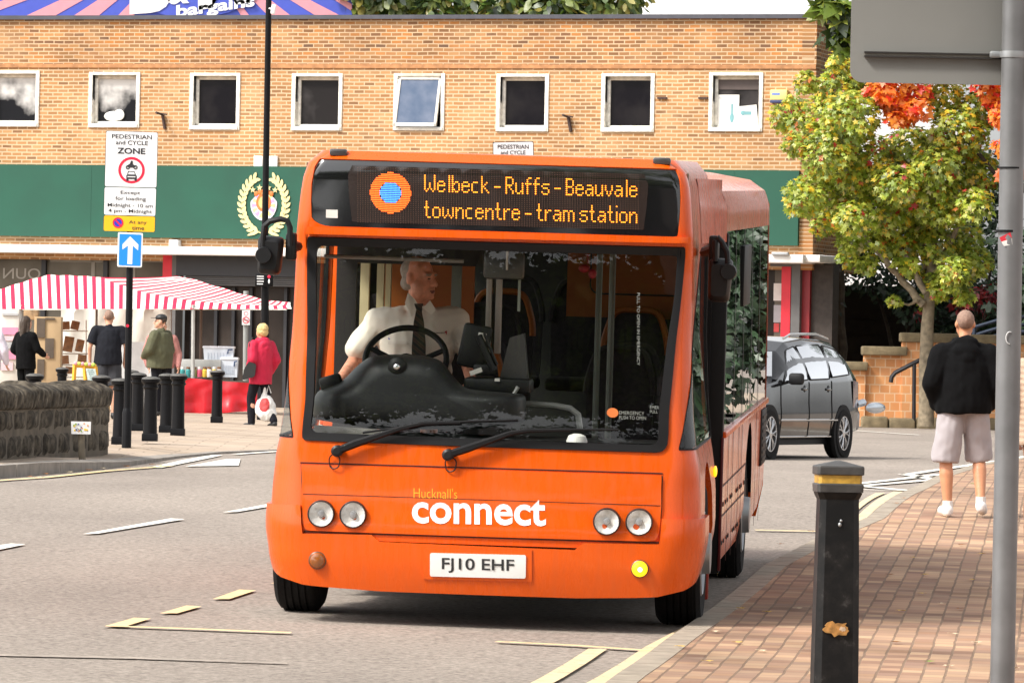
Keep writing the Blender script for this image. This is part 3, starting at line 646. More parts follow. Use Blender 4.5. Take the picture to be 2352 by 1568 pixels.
def FP(px,py):
    yl=.1
    for _ in range(8):
        x,z=B(px,py,yl); z=min(2.755,max(.1,z)); W=lut(TW,z); r=lut(TR,z); q=abs(x); s=1 if x>=0 else -1
        if q<=W-r: t=q/(W-r)
        else: t=1+min(1,2/pi*math.asin(min(1,(q-(W-r))/r)))
        yl=P0(t,z).y
    return (s*t,z)
ORG=M('orange_bus_paint',(.70,.092,.0025),.30,var=.06,scale=3,coat=.4,spec=.28)
def orange():
    n,l=N(ORG); p=n['Principled BSDF']
    tc=n.new('ShaderNodeTexCoord'); mp=n.new('ShaderNodeMapping'); mp.inputs['Scale'].default_value=(9,9,.8); l.new(tc.outputs['Object'],mp.inputs[0])
    t=n.new('ShaderNodeTexNoise'); t.inputs['Scale'].default_value=3; t.inputs['Detail'].default_value=6; l.new(mp.outputs[0],t.inputs['Vector'])
    r=n.new('ShaderNodeMapRange'); r.inputs['From Min'].default_value=.4; r.inputs['From Max'].default_value=.75; r.inputs['To Min'].default_value=.22; r.inputs['To Max'].default_value=.5; l.new(t.outputs['Fac'],r.inputs['Value']); l.new(r.outputs[0],p.inputs['Roughness'])
    # faint streaks of road grime
    o=p.inputs['Base Color'].links[0].from_socket; r2=ramp(n,t.outputs['Fac'],[(.50,(0,0,0)),(.80,(.15,.15,.15))],l)
    x=n.new('ShaderNodeMix'); x.data_type='RGBA'; l.new(r2.outputs[0],x.inputs['Factor']); l.new(o,x.inputs['A']); x.inputs['B'].default_value=(.34,.09,.03,1); l.new(x.outputs['Result'],p.inputs['Base Color'])
orange()
BLK=M('black_rubber',(.007,.007,.008),.55,var=.1,spec=.25); BGL=M('black_gloss_panel',(.006,.006,.007),.12,var=0,coat=1); DKLINE=M('dark_gap_and_crease',(.05,.012,.006),.7)
GLS=glassmat('windscreen_glass',(.96,.98,.96),1.5); GSD=glassmat('tinted_side_glass',(.45,.49,.46)); PLS=M('black_plastic',(.010,.010,.011),.45,var=.2,spec=.3)
CHR=M('chrome',(.75,.76,.78),.08,metal=1,var=0); GREYP=M('grey_cab_plastic',(.055,.055,.056),.5,var=.15)
bus=thing('bus','orange single decker bus with a lit destination display, facing the viewer','bus',mx=MBUS)
def rp(pxs,r): return rpoly([FP(*p) for p in pxs],r)
WS_O=rp([(706,543),(1573,567),(1526,1040),(694,1011)],.05); WS_I=rp([(727,564),(1556,587),(1511,1022),(713,992)],.045)
DB_O=rp([(732,364),(1556,388),(1557,544),(731,519)],.07)
QW=rpoly([FP(1557,1034),(ST(1.93,1.06),1.08),(ST(1.93,2.24),2.25),(ST(1.18,2.24),2.24)],[.05,.05,.06,.12])
QWL=[(-a,b) for a,b in QW][::-1]
yE=2.78; AC=(1.14,.47,.50)
def side(s):
    o=[(s*ST(AC[0]-AC[2],.5),.5)]
    for i in range(1,16): a=pi-pi*i/16; z=AC[1]+AC[2]*sin(a); y=AC[0]+AC[2]*cos(a); o.append((s*ST(y,z),z))
    o+=[(s*ST(AC[0]+AC[2],.46),.46),(s*ST(AC[0]+AC[2],.26),.26),(s*ST(1.98,.26),.26),(s*ST(1.98,2.28),2.28),(s*ST(yE,2.28),2.28),(s*ST(yE,2.755),2.755)]
    return o
b=MB(); rs_=side(1); ls_=side(-1)
b.panel([(0,.5)]+rs_+ls_[::-1],[WS_O,DB_O,QW,QWL],Ps,step=(.11,.085),rim=.035)
b.build('front_body',ORG,bus,smooth=42)
# roof of the front section
ed=[Ps(t,2.755) for t in [-ST(yE,2.755)]+[-2+.2*i for i in range(21)]+[ST(yE,2.755)]]
b=MB(); b.panel([(p.x,p.y) for p in ed],[],lambda x,y:Vector((x,y,2.755+.006*(1-(x/1.06)**2)*sst(.28,.7,y))),step=(.15,.2)); b.build('front_roof',ORG,bus,smooth=60)
# bumper, bonnet, trim
zl=FP(640,1159)[1]; zr=FP(1590,1191)[1]
bl,br=FP(692,1160),FP(1520,1192)
bo=[(-2.36,zl)]+[bl]+[FP(697,1224),FP(855,1227),FP(872,1243),FP(1320,1262),FP(1340,1246),FP(1514,1249)]+[br,(2.36,zr),(2.36,.42),(2.0,.33),(1.6,.272),(1.2,.24),(.6,.222),(-.6,.222),(-1.2,.24),(-1.6,.272),(-2.0,.33),(-2.36,.42)]
b=MB(); b.panel(bo,[],lambda t,z,o=0:Ps(t,z,.028+o),step=(.11,.05),rim=.07); b.build('bumper',ORG,bus,smooth=42)
b=MB(); b.panel([FP(855,1222),FP(872,1238),FP(1320,1257),FP(1340,1241)],[],lambda t,z,o=0:Ps(t,z,-.005+o),step=(.2,.05)); 
b.panel(rpoly([FP(692,1066),FP(1520,1091),FP(1513,1243),FP(696,1217)],[.02,.02,.09,.09]),[],lambda t,z,o=0:Ps(t,z,.014+o),step=(.11,.06),rim=.05); b.build('bonnet',ORG,bus,smooth=42)
def line(pxs,r=.004,off=.016,n=8):
    o=[]
    for (a,c) in zip(pxs,pxs[1:]):
        for i in range(n): t=i/n; o.append(Ps(*FP(a[0]+(c[0]-a[0])*t,a[1]+(c[1]-a[1])*t),off))
    o.append(Ps(*FP(*pxs[-1]),off)); return o
b=MB(); b.tube(line([(697,1134),(1516,1161)],off=.0145),.0022,5); b.tube(line([(690,1062),(1522,1087)],off=.002),.0045,5); b.tube(line([(692,1066),(695,1160)],off=.0),.0045,5); b.tube(line([(1521,1092),(1518,1190)],off=.0),.0045,5)  # first tube draws the bonnet crease's shade as a dark line; others are gaps
b.tube(line([(698,1220),(1513,1246)],off=.002),.0065,5); b.build('gap_and_crease',DKLINE,bus)
b=MB(); b.panel([FP(708,521),FP(1578,545),FP(1578,558),FP(706,535)],[],lambda t,z,o=0:Ps(t,z,.035+o),step=(.15,.05),rim=.05); b.build('header_ledge',ORG,bus,smooth=50)
# windscreen
b=MB(); b.panel(WS_O,[WS_I],lambda t,z,o=0:Ps(t,z,.012+o),step=(.1,.06),rim=.03); b.build('windscreen_seal',BLK,bus)
b=MB(); b.panel(WS_I,[],lambda t,z:Ps(t,z,.0),step=(.12,.12)); ws=b.build('windscreen',GLS,bus,smooth=80)
wht=M('white_print',(.8,.8,.78),.5,var=0)
b=MB()
def TP(t,x0,y0,x1,y1,off=.006,sl=.027,mi=0,bold=0,bb=b,vert=False):
    """lettering laid on the front skin: pixel box x0..x1, baseline y1, top y0 (at x0), rising slope sl"""
    v,f=text2d(t,bold)
    if vert: pts=[(x0+c*(x1-x0),y0+a*(y1-y0)) for a,c in v]
    else: pts=[(x0+a*(x1-x0),y1-c*(y1-y0)+a*(x1-x0)*sl) for a,c in v]
    bb.add([Ps(*FP(*p),off) for p in pts],f,mi)
TP('PULL TO OPEN IN EMERGENCY',1463,672,1470,838,-.012,vert=True,bb=b)
TP('EMERGENCY',1422,943,1480,951,-.012,bb=b); TP('PUSH TO OPEN',1422,954,1484,962,-.012,bb=b); TP('EMER',1493,931,1514,938,-.012,bb=b); TP('PULL',1493,941,1511,948,-.012,bb=b)
c0=FP(1407,947); b.prism([(c0[0]+.032*cos(a),c0[1]+.028*sin(a)) for a in [2*pi*i/16 for i in range(16)]],lambda x,z,t:Ps(x,z,t),-.014,-.012,1)
b.build('window_sticker',[M('faded_print',(.30,.30,.29),.5,var=0),M('orange_print',(.8,.2,.05),.5)],ws)
for q,nm in ((QW,'door_side_window'),(QWL,'driver_side_window')):
    qi=[]; c=Vector((sum(p[0] for p in q)/len(q),sum(p[1] for p in q)/len(q)))
    qi=[tuple(c+(Vector(p)-c)*.982) for p in q]
    b=MB(); b.panel(q,[qi],lambda t,z,o=0:Ps(t,z,.006+o),step=(.12,.12),rim=.02); o=b.build('window_seal',BLK,bus)
    b=MB(); b.panel(qi,[],lambda t,z:Ps(t,z,.0),step=(.12,.12)); b.build(nm,GLS,bus,smooth=80)
# destination display
b=MB(); b.panel(DB_O,[],lambda t,z,o=0:Ps(t,z,-.012+o),step=(.12,.06)); dd=b.build('destination_panel',BGL,bus,smooth=80)
b=MB(); b.panel([FP(808,378),FP(1480,398),FP(1478,528),FP(808,509)],[],lambda t,z:Ps(t,z,-.0105),step=(.12,.06)); dp=b.build('display_screen',M('display_screen_face',(.022,.014,.012),.25,var=.3,scale=4,coat=.3),dd,smooth=80)
GLY={'W':'1000001 1000001 1000001 1000001 1001001 1001001 1001001 1010101 0100010','e':'00000 00000 00000 01110 10001 11111 10000 10001 01110','l':'01 01 01 01 01 01 01 01 01','b':'10000 10000 10000 10110 11001 10001 10001 11001 10110',
'c':'00000 00000 00000 0111 1000 1000 1000 1000 0111','k':'10000 10000 10000 10010 10100 11000 10100 10010 10001','-':'0000 0000 0000 0000 0000 1111 0000 0000 0000','R':'11110 10001 10001 10001 11110 10100 10010 10001 10001',
'u':'00000 00000 00000 10001 10001 10001 10001 10011 01101','f':'0011 0100 0100 1111 0100 0100 0100 0100 0100','s':'00000 00000 00000 01111 10000 01110 00001 10001 01110','B':'11110 10001 10001 10001 11110 10001 10001 10001 11110',
'a':'00000 00000 00000 01110 00001 01111 10001 10011 01101','v':'00000 00000 00000 10001 10001 10001 01010 01010 00100','t':'0100 0100 0100 1110 0100 0100 0100 0100 0011','o':'00000 00000 00000 01110 10001 10001 10001 10001 01110',
'w':'0000000 0000000 0000000 1000001 1001001 1001001 1001001 1010101 0100010','n':'00000 00000 00000 10110 11001 10001 10001 10001 10001','r':'0000 0000 0000 1011 1100 1000 1000 1000 1000','m':'0000000 0000000 0000000 1110110 1001001 1001001 1001001 1001001 1001001','i':'1 0 0 1 1 1 1 1 1',' ':'0 0 0 0 0 0 0 0 0'}
def dot(bb,px,py,rx,ry,off,mi=0,n=6):
    bb.add([Ps(*FP(px+rx*cos(2*pi*i/n),py+ry*sin(2*pi*i/n)),off) for i in range(n)],[tuple(range(n))],mi)
def ledtext(bb,t,x0,x1,y0,sl,pv=4.45):
    cols=[]
    for ch in t:
        g=GLY[ch].split(); w=max(len(r) for r in g); g=[r.ljust(w,'0') for r in g]
        for c in range(w): cols.append([r for r in range(9) if g[r][c]=='1'])
        cols.append([])
    ph=(x1-x0)/(len(cols)-2)
    for i,c in enumerate(cols):
        for r in c: dot(bb,x0+i*ph,y0+r*pv+i*ph*sl,1.75,1.45,.002)
AMB=M('amber_led',(1,.25,.012),.5,var=0,emit=2.2); 
b=MB(); ledtext(b,'Welbeck - Ruffs - Beauvale',976,1462,403,.026); ledtext(b,'towncentre - tram station',976,1462,463,.026); b.build('led_lettering',AMB,dp)
b=MB(); cx,cy0=897,443
for j in range(-11,12):
    for i in range(-16,17):
        x=i*2.9;y=j*4.2; q=math.hypot(x,y)
        if q<24: dot(b,cx+x,cy0+y+x*.026,1.5,1.3,.002,1)
        elif 25<q<47: dot(b,cx+x,cy0+y+x*.026,1.5,1.3,.002,0)
b.build('led_roundel',[M('orange_led',(1,.13,.01),.5,var=0,emit=1.7),M('blue_led',(.05,.25,1),.5,var=0,emit=1.8)],dp)
b=MB()
for j in range(29):
    for i in range(112):
        x=822+i*5.8; y=385+j*4.45+(x-822)*.026
        p=Ps(*FP(x,y),.0012); b.add([p+Vector((-.002,0,-.0012)),p+Vector((.002,0,-.0012)),p+Vector((.002,0,.0012)),p+Vector((-.002,0,.0012))],[(0,1,2,3)])
b.build('unlit_leds',M('unlit_led',(.16,.085,.05),.5,var=0),dp,recalc=False,smooth=0)
b=MB(); b.panel([FP(748,481),FP(775,482),FP(775,501),FP(748,500)],[],lambda t,z:Ps(t,z,-.009),step=.1); o=b.build('paper_label',M('label_paper',(.62,.6,.55),.6),dd)
for (x,y) in ((778,354),(1520,374)):
    b=MB(); p=Ps(*FP(x,y),.01); b.box(p+Vector((0,0,0)),(.105,.045,.042),0,None,.012); b.build('marker_lamp',M('smoked_lamp',(.05,.045,.045),.25,coat=.5),bus)
# lettering, plate
b=MB(); TP('connect',947,1141,1254,1202,.0162,.023,bold=.022,bb=b); b.build('front_lettering',M('white_vinyl',(.86,.86,.88),.35,var=0),bus)
b=MB(); TP("Hucknall's",951,1120,1051,1143,.0162,.023,bold=-.012,bb=b); b.build('front_lettering',M('yellow_vinyl',(.75,.42,.02),.4,var=0),bus)
b=MB(); b.panel([FP(974,1257),FP(1222,1262),FP(1222,1332),FP(974,1326)],[],lambda t,z,o=0:Ps(t,z,.036+o),step=(.2,.1),rim=.05); b.build('plate_plinth',ORG,bus)
b=MB(); b.panel(rpoly([FP(990,1268),FP(1209,1273),FP(1208,1324),FP(990,1319)],.012),[],lambda t,z,o=0:Ps(t,z,.044+o),step=(.2,.1),rim=.01); pl=b.build('number_plate',M('plate_white',(.78,.78,.76),.35,var=.04),bus)
b=MB(); TP('FJ10 EHF',1017,1279,1182,1310,.0448,.025,bold=.012,bb=b); b.build('plate_lettering',M('plate_black',(.02,.02,.022),.5,var=0),pl)
# lamps
YM=Matrix(((1,0,0),(0,0,-1),(0,1,0)))   # local z axis -> -y (forward)
GLC=glassmat('lamp_glass',(.93,.93,.93))
def bowlmat():
    return M('lamp_reflector',(.82,.80,.76),.45,metal=.1,var=.25,scale=25,bump=.3,bscale=60)
def Yrot(p): m=YM.to_4x4(); m.translation=p; return m
for (x,y) in ((740,1182),(813,1184),(1393,1200),(1467,1201)):
    p=Ps(*FP(x,y),.034); r=.079
    b=MB(); b.lathe([(r*1.02,-.04),(r,.010),(r*.95,.016),(r*.90,.010),(r*.90,-.02)],24,0,Yrot(p),caps=False); ring=b.build('headlight',M('black_lamp_ring',(.02,.02,.022),.35),bus)
    b=MB(); b.lathe([(.002,-.017),(r*.35,-.015),(r*.6,-.010),(r*.90,.004)],24,0,Yrot(p),caps=False); b.build('reflector',bowlmat(),ring)
    b=MB(); b.lathe([(.001,.008),(r*.20,.006),(r*.26,-.004),(r*.26,-.016)],16,0,Yrot(p),caps=False); b.build('bulb_shield',M('lamp_grey',(.45,.45,.46),.3,metal=.5),ring)
    b=MB(); b.lathe([(r*.90,.010),(r*.7,.020),(r*.4,.026),(.001,.028)],24,0,Yrot(p),caps=False); b.build('lens',GLC,ring)
def turn_lamp(x,y,mats,r=.047):
    p=Ps(*FP(x,y),.03); b=MB(); b.lathe([(r*1.12,-.012),(r*1.12,.004),(r*1.0,.008)],20,1,Yrot(p)); b.lathe([(r,.006),(r*.85,.020),(r*.5,.028),(.001,.031)],20,0,Yrot(p),caps=False)
    return b.build('turn_signal',mats,bus)
turn_lamp(732,1284,[M('dark_amber_lens',(.26,.075,.01),.2,var=.3,scale=30,coat=1),M('amber_rim',(.12,.05,.02),.4)])
t_=turn_lamp(1469,1304,[M('lit_amber_lens',(1,.50,.01),.3,var=.25,scale=50,emit=1.0),M('amber_rim',(.12,.05,.02),.4)])
p=Ps(*FP(1469,1304),.06); b=MB(); b.ell(p,(.014,.006,.014)); b.build('bulb_glow',M('lit_bulb',(1,.85,.35),.5,var=0,emit=3),t_)
b=MB(); z=.88; p=Ps(ST(1.86,z),z,.01); b.ell(p,(.012,.05,.035)); b.build('side_repeater',M('lit_amber_lens',(1,.45,.02)),bus)
# wipers
for pts,bl_,hs_ in (([(778,1037),(822,1022),(872,1002),(925,984),(975,973),(1058,971)],[(835,994),(960,976),(1080,968),(1190,965)],(770,1045)),
                ([(1031,1046),(1075,1034),(1125,1014),(1175,995),(1215,989),(1310,988)],[(1110,1010),(1215,992),(1320,987),(1420,987)],(1036,1052))):
    b=MB(); Pp=[Ps(*FP(*q),.055) for q in pts]; b.tube(Pp,[.022,.024,.019,.014,.011,.010],6); o=b.build('wiper',BLK,bus)
    b=MB(); b.lathe([(.034,-.06),(.034,.012),(.02,.022)],14,0,Yrot(Pp[0])); b.build('pivot',PLS,o)
    b=MB(); b.tube([Ps(*FP(*q),.022) for q in bl_],.007,5); b.build('blade',BLK,o)
    b=MB(); h=Vector((hs_[0],hs_[1])); b.tube([Ps(*FP(h.x+14*sin(a)*(1 if a<pi else .9),h.y+12-14*cos(a)+ (6 if 2<a<4.3 else 0)),.03+.01*sin(a)) for a in [2*pi*i/14 for i in range(14)]],.004,5); b.build('washer_hose',BLK,o)
# mirrors
def mirror(x0,x1,y0,y1,yl,arm,knob,tilt,mount):
    b=MB(); c=B3((x0+x1)/2,(y0+y1)/2,yl); a=B3(x0,y1,yl);d=B3(x1,y0,yl); w=d.x-a.x;h=d.z-a.z
    ol=rpoly([(-w/2*.85,-h/2),(w/2*.85,-h/2),(w/2,h/2),(-w/2,h/2)],.035)
    rm_=Matrix.Rotation(tilt,3,'Y')
    lay=[(-.0,1.0),(-.05,1.0),(-.085,.93),(-.11,.72)]; vs_=[];k=len(ol)
    for dy,s in lay: vs_+= [c+rm_@Vector((x*s,dy,z*s)) for x,z in ol]
    fs=[tuple(range(k)),tuple(range((len(lay)-1)*k,len(lay)*k))[::-1]]+[(i*k+j,i*k+(j+1)%k,(i+1)*k+(j+1)%k,(i+1)*k+j) for i in range(len(lay)-1) for j in range(k)]
    b.add(vs_,fs); o=b.build('wing_mirror',PLS,bus,smooth=40)
    b=MB(); b.tube([B3(*q,yl-.10) for q in arm],.017,8); b.build('mirror_arm',PLS,o)
    b=MB(); kp=B3(*knob,yl-.1); b.lathe([(.045,-.06),(.05,.03),(.045,.05)],14,0,Yrot(kp)); b.build('knob',PLS,o)
    b=MB(); m0=B3(*mount[0],yl); b.box(m0,(.06,.09,.16),0,None,.015); b.tube([m0,B3(*mount[1],yl+.2)],.03,8); b.build('bracket',PLS,o)
mirror(591,653,543,630,.05,[(666,565),(666,522),(660,507),(645,503),(620,508),(607,520),(604,548),(603,583)],(607,586),rad(2),((669,566),(684,566)))
mirror(1624,1684,594,693,.75,[(1643,600),(1643,552),(1649,545),(1658,556),(1670,578),(1673,620)],(1674,624),rad(2),((1640,572),(1618,580)))
# ---------------- main body behind the door
WB=1.255; Y0=yE; Y1=9.1
prof=[(1.205,.22),(1.25,.45),(1.255,1.05),(1.25,1.6),(1.24,2.3),(1.235,2.48),(1.20,2.58),(1.09,2.655),(.8,2.70),(.4,2.725),(0,2.735)]
def SX(z): return lut([(q[1],q[0]) for q in prof[:8]],z)
yr=6.55; 
arch=[(yr-.55,.22)]+[(yr+.55*cos(pi-pi*i/14),.45+.55*sin(pi*i/14)) for i in range(15)]+[(yr+.55,.22)]
for s in (1,-1):
    b=MB(); b.panel([(Y0,.22)]+arch+[(Y1-.25,.30),(Y1-.02,.52),(Y1-.02,1.07),(Y0,1.07)],[],lambda y,z:Vector((s*SX(z),y,z)),step=(.4,.15)); 
    b.panel([(Y0,2.33),(Y1-.02,2.33),(Y1-.02,2.58),(Y0,2.58)],[],lambda y,z:Vector((s*SX(z),y,z)),step=(.2,.06))
    sk_=b.build('side_panel',ORG,bus,smooth=50)
    b=MB(); b.panel([(Y0,1.07),(Y1-.02,1.07),(Y1-.02,2.33),(Y0,2.33)],[],lambda y,z:Vector((s*(SX(z)-.004),y,z)),step=(.6,.3)); b.build('side_window',GSD,bus,smooth=60)
    for y in (Y0+.06,4.1,5.3,6.5,7.7,Y1-.08):
        b=MB(); b.panel([(y-.03,1.07),(y+.03,1.07),(y+.03,2.33),(y-.03,2.33)],[],lambda yy,z:Vector((s*(SX(z)-.001),yy,z)),step=(.06,.2)); b.build('window_pillar',BLK,bus)
    b=MB()
    for y in (3.5,4.1,4.9,5.35,7.5,8.2): b.bx(s*1.2565,s*1.2585,y-.006,y+.006,.24,1.05)
    for z in (.55,.74): b.bx(s*(SX(z)+.001),s*(SX(z)+.003),Y0,yr-.5,z-.006,z+.006)
    b.build('panel_seam',M('brown_seam',(.06,.02,.015),.6),bus)
    b=MB()
    for y in (3.05,3.35,3.6,4.0,4.2,4.8,5.0,5.3,5.5,5.9):
        for z in (.36,.62): b.ell((s*(SX(z)+.002),y,z),(.006,.022,.016))
    b.build('panel_bolt',BLK,bus)
    b=MB(); b.bx(s*1.24,s*1.275,Y0+.01,Y1-.03,1.045,1.085,0,.008); b.build('waist_rail',ORG,bus)
    b=MB(); b.bx(s*(SX(2.1)-.01),s*(SX(2.1)+.012),5.0,6.0,1.82,2.22,0,.005); b.build('hopper_window',BLK,bus)
    b=MB(); b.bx(s*1.243,s*1.267,8.25,8.95,.62,1.02,0,.01); 
    for k in range(7): b.bx(s*1.26,s*1.273,8.3,8.9,.66+k*.05,.68+k*.05)
    b.build('engine_grille',BLK,bus)
b=MB(); pr=[(x,z) for x,z in prof[6:]]; full=[(-x,z) for x,z in pr]+[(x,z) for x,z in pr[-2::-1]]; k=len(full)
b.add([(x,y,z) for y in (Y0,Y1-.02) for x,z in full],[(i,i+1,k+i+1,k+i) for i in range(k-1)]); b.build('roof',ORG,bus,smooth=60)
b=MB(); b.bx(.35,.9,3.0,3.5,2.70,2.76,0,.02); b.build('roof_vent',ORG,bus)
b=MB(); q=prof+[(-x,z) for x,z in prof[-2::-1]]; b.add([(x,Y1-.02,z) for x,z in q],[tuple(range(len(q)))]); b.build('rear_panel',ORG,bus)
# bulkhead ring between the narrower cab and the wider saloon (black door frame on the kerb side)
for s in (1,-1):
    b=MB(); b.bx(s*1.08,s*1.253,Y0-.012,Y0+.06,.20,2.32,0,.012); o=b.build('door_frame' if s>0 else 'body_step',BLK if s>0 else ORG,bus)
    b=MB(); zs=[2.265+.035*i for i in range(12)]; ysl=[0,.35,.7,1.0]; nv=len(ysl)+1; vs_=[]
    for z in zs:
        p=Ps(ST(1.25,z),z,.002)
        for u_ in ysl:
            q=p.lerp(Vector((SX(min(z,2.58)),Y0+.02,z)),u_); q.x+=.012*sin(pi*u_); q.x*=s; vs_.append(q)
        vs_.append(Vector((s*.9,Y0+.02,z)))
    k=len(zs); b.add(vs_,[(i*nv+j,i*nv+j+1,(i+1)*nv+j+1,(i+1)*nv+j) for i in range(k-1) for j in range(nv-1)]+[tuple(range(nv)),tuple(range((k-1)*nv,k*nv))]); b.build('roof_fairing',ORG,bus,smooth=50)
b=MB(); b.bx(1.10,1.14,1.985,2.77,.30,2.27,0,.012); b.bx(1.14,1.16,1.99,2.06,.30,2.27); b.bx(1.14,1.16,2.70,2.77,.30,2.27); dr_=b.build('door',BLK,bus); b=MB(); b.bx(1.1405,1.146,2.08,2.68,.42,2.18); b.build('door_glass',BGL,dr_)
b=MB(); b.bx(1.243,1.261,Y0-.022,Y0+.0,.22,1.05,0,.004); b.build('door_edge_trim',M('dark_red_trim',(.12,.01,.012),.4),bus)
# wheels
TYR=M('tyre_rubber',(.009,.008,.008),.85,var=.25,scale=14,bump=.2,spec=.2); RIM=M('grey_wheel_rim',(.38,.39,.40),.4,metal=.7,var=.2)
def wheel(xc,yc,zc,w,r,parent,s):
    mx=Matrix(((0,0,s,xc),(1,0,0,yc),(0,s,0,zc),(0,0,0,1)))
    e=thing('wheel',None,None); e.parent=parent
    b=MB(); pr=[(r*.58,-w/2+.02),(r*.9,-w/2),(r*.975,-w/2+.025)]
    nz=5
    for k in range(nz):
        a=-w/2+.035+(w-.07)*k/nz; c=-w/2+.035+(w-.07)*(k+1)/nz
        pr+=[(r,a+.006),(r,c-.006),(r*.978,c-.004),(r*.978,c+.004)]
    pr+=[(r*.975,w/2-.025),(r*.9,w/2),(r*.58,w/2-.02)]
    b.lathe(pr,36,0,mx,caps=False); b.build('tyre',TYR,e)
    b=MB(); b.lathe([(r*.6,w/2-.01),(r*.57,w/2+.0),(r*.5,w/2-.05),(r*.3,w/2-.03),(r*.28,w/2+.04),(.001,w/2+.045)],28,0,mx,caps=False)
    for k in range(8): a=2*pi*k/8; b.ell(mx@Vector((r*.42*cos(a),r*.42*sin(a),w/2-.03)),(.018,.018,.018),n=6,m=4)
    b.build('rim',RIM,e); return e
def wz(x,y,r):   # wheel centre so that the tyre rests on the road
    g=MBUS@Vector((x,y,0)); gzz=gz(g.x,g.y); return (gzz-g.z)+r
for s in (1,-1):
    wheel(1.105 if s>0 else -1.165,1.14,wz(s*1.12,1.14,.43),.27,.43,bus,s); wheel(s*1.03,yr,wz(s*1.03,yr,.43),.40,.43,bus,s)
b=MB(); b.bx(-1.1,1.1,.55,.72,.24,.62); b.bx(-.86,.86,.5,2.7,.24,.40); b.bx(-1.1,1.1,2.0,5.9,.24,.36); b.bx(-.7,.7,5.8,7.2,.3,.6); b.bx(-1.15,1.15,7.2,9.0,.3,.5); b.build('chassis',M('dirty_underbody',(.018,.016,.015),.9),bus)
b=MB()
for s in (1,-1): b.bx(s*.86,s*.9,.55,1.75,.3,1.0); b.bx(s*.88,s*1.2,1.72,1.76,.14,.95)
b.build('wheel_housing',M('dark_red_wheel_housing',(.09,.012,.01),.7,var=.4),bus)
b=MB(); b.bx(1.0,1.235,1.86,1.90,.10,.62,0,.01); b.build('mud_flap',M('red_mudguard',(.30,.03,.015),.5),bus)
# ---------------- inside
INT=M('cab_dark_trim',(.018,.016,.015),.7); CRM=M('cream_interior_post',(.55,.47,.27),.5,var=.1); ORI=M('orange_interior_panel',(.33,.085,.012),.5,var=.25,scale=2)
b=MB(); b.bx(-1.15,1.15,.3,Y1-.1,.36,.40); b.bx(-1.15,1.15,.35,.75,.40,.92); b.build('floor',INT,bus)
b=MB(); b.bx(-1.1,1.1,.55,2.7,2.35,2.38); b.bx(-1.1,1.1,2.7,Y1-.1,2.45,2.5); b.bx(-1.12,1.12,.40,.46,2.21,2.68); b.build('ceiling',M('interior_ceiling',(.16,.13,.09),.6),bus)
b=MB(); b.bx(-1.18,1.18,Y1-.16,Y1-.1,.4,2.45,0); b.build('rear_wall',INT,bus); b=MB(); b.bx(.02,1.1,5.9,5.93,1.70,2.44,0); b.build('rear_bulkhead',ORI,bus)
b=MB(); b.tube([Vector((x,5.88,z)) for x,z in rrect(.18,.92,1.86,2.34,.06)]+[Vector((.92,5.88,2.28))],.006,5); b.build('hatch_outline',INT,bus)
# driver's cab partition with its window
b=MB(); x0,z0=B(735,980,2.15); x1,z1=B(822,575,2.15); xe,_=B(1108,700,2.15); zt=B(900,606,2.15)[1]
b.bx(-1.12,x1,2.12,2.16,.4,2.34); b.bx(x1,xe,2.12,2.16,zt,2.34); b.bx(x1,xe,2.12,2.16,.4,1.25); b.build('cab_partition',INT,bus)
b=MB()
for (a,c) in ((826,846),(864,880),(884,896)): p=B(a,700,2.4)[0];q=B(c,700,2.4)[0]; b.bx(p,q,2.4,2.46,1.0,2.3)
b.build('cream_post',CRM,bus)
b=MB(); p=B(846,700,2.9)[0];q=B(1065,700,2.9)[0]; b.bx(p,q,3.6,3.64,1.0,2.3); b.build('orange_partition',ORI,bus)
b=MB(); p=B(1048,650,2.5)[0]; b.bx(p-.03,p+.03,2.5,2.55,.5,2.32); b.build('grey_post',M('grey_interior_post',(.18,.20,.17),.5),bus)
ALU=M('satin_aluminium',(.52,.51,.48),.45,metal=.3)
b=MB(); p=B(1116,700,1.75)[0];q=B(1152,700,1.75)[0]; w=q-p; zt=B(1130,575,1.75)[1]; zb=B(1130,812,1.75)[1]
b.bx(p,p+w*.36,1.75,1.79,zb,zt,0,.006); b.bx(p+w*.42,p+w*.55,1.76,1.79,zb,zt,1); b.bx(p+w*.6,q,1.75,1.79,zb,zt,0,.006); b.build('cab_door_post',[ALU,INT],bus)
for (px,y) in ((1405,2.6),(1375,4.2)):
    b=MB(); x=B(px,700,y)[0]; b.tube([(x,y,.4),(x,y,2.4)],.02,8); b.build('hand_pole',M('grey_interior_post',(.18,.20,.17)),bus)
b=MB(); b.tube([B3(*q,.95) for q in ((1205,927),(1270,931),(1310,938),(1328,952),(1332,985))],.019,8); b.build('hand_rail',M('grey_hand_rail',(.30,.30,.29),.4),bus)
SEAT=M('dark_seat_moquette',(.022,.016,.02),.9,var=.4,scale=30)
def seat(x,y,zf,orange_=False):
    b=MB(); ol=rpoly([(-.21,0),(.21,0),(.22,.5),(.15,.72),(-.15,.72),(-.22,.5)],.08)
    b.prism(ol,lambda a,c,t:Vector((x+a,y+t+.1*c,zf+.42+c)),0,.07); b.box((x,y-.2,zf+.42),(.44,.42,.09),0,None,.03); o=b.build('seat',SEAT,bus)
    b=MB(); ol2=[(a,c) for a,c in ol if c>.4]; b.tube([Vector((x+a,y+.1*c-.005,zf+.42+c)) for a,c in ol2],.022,6); b.build('head_rail',ORI if orange_ else SEAT,o)
for i,y in enumerate((4.3,5.1,5.75,6.6,7.4)):
    for x in (-.95,-.48,.5,.97)+((.02,) if i>3 else ()): seat(x,y,(.40,.40,.62,.70,.78)[i],(i,x) in ((0,-.48),(2,.5),(3,-.48)))
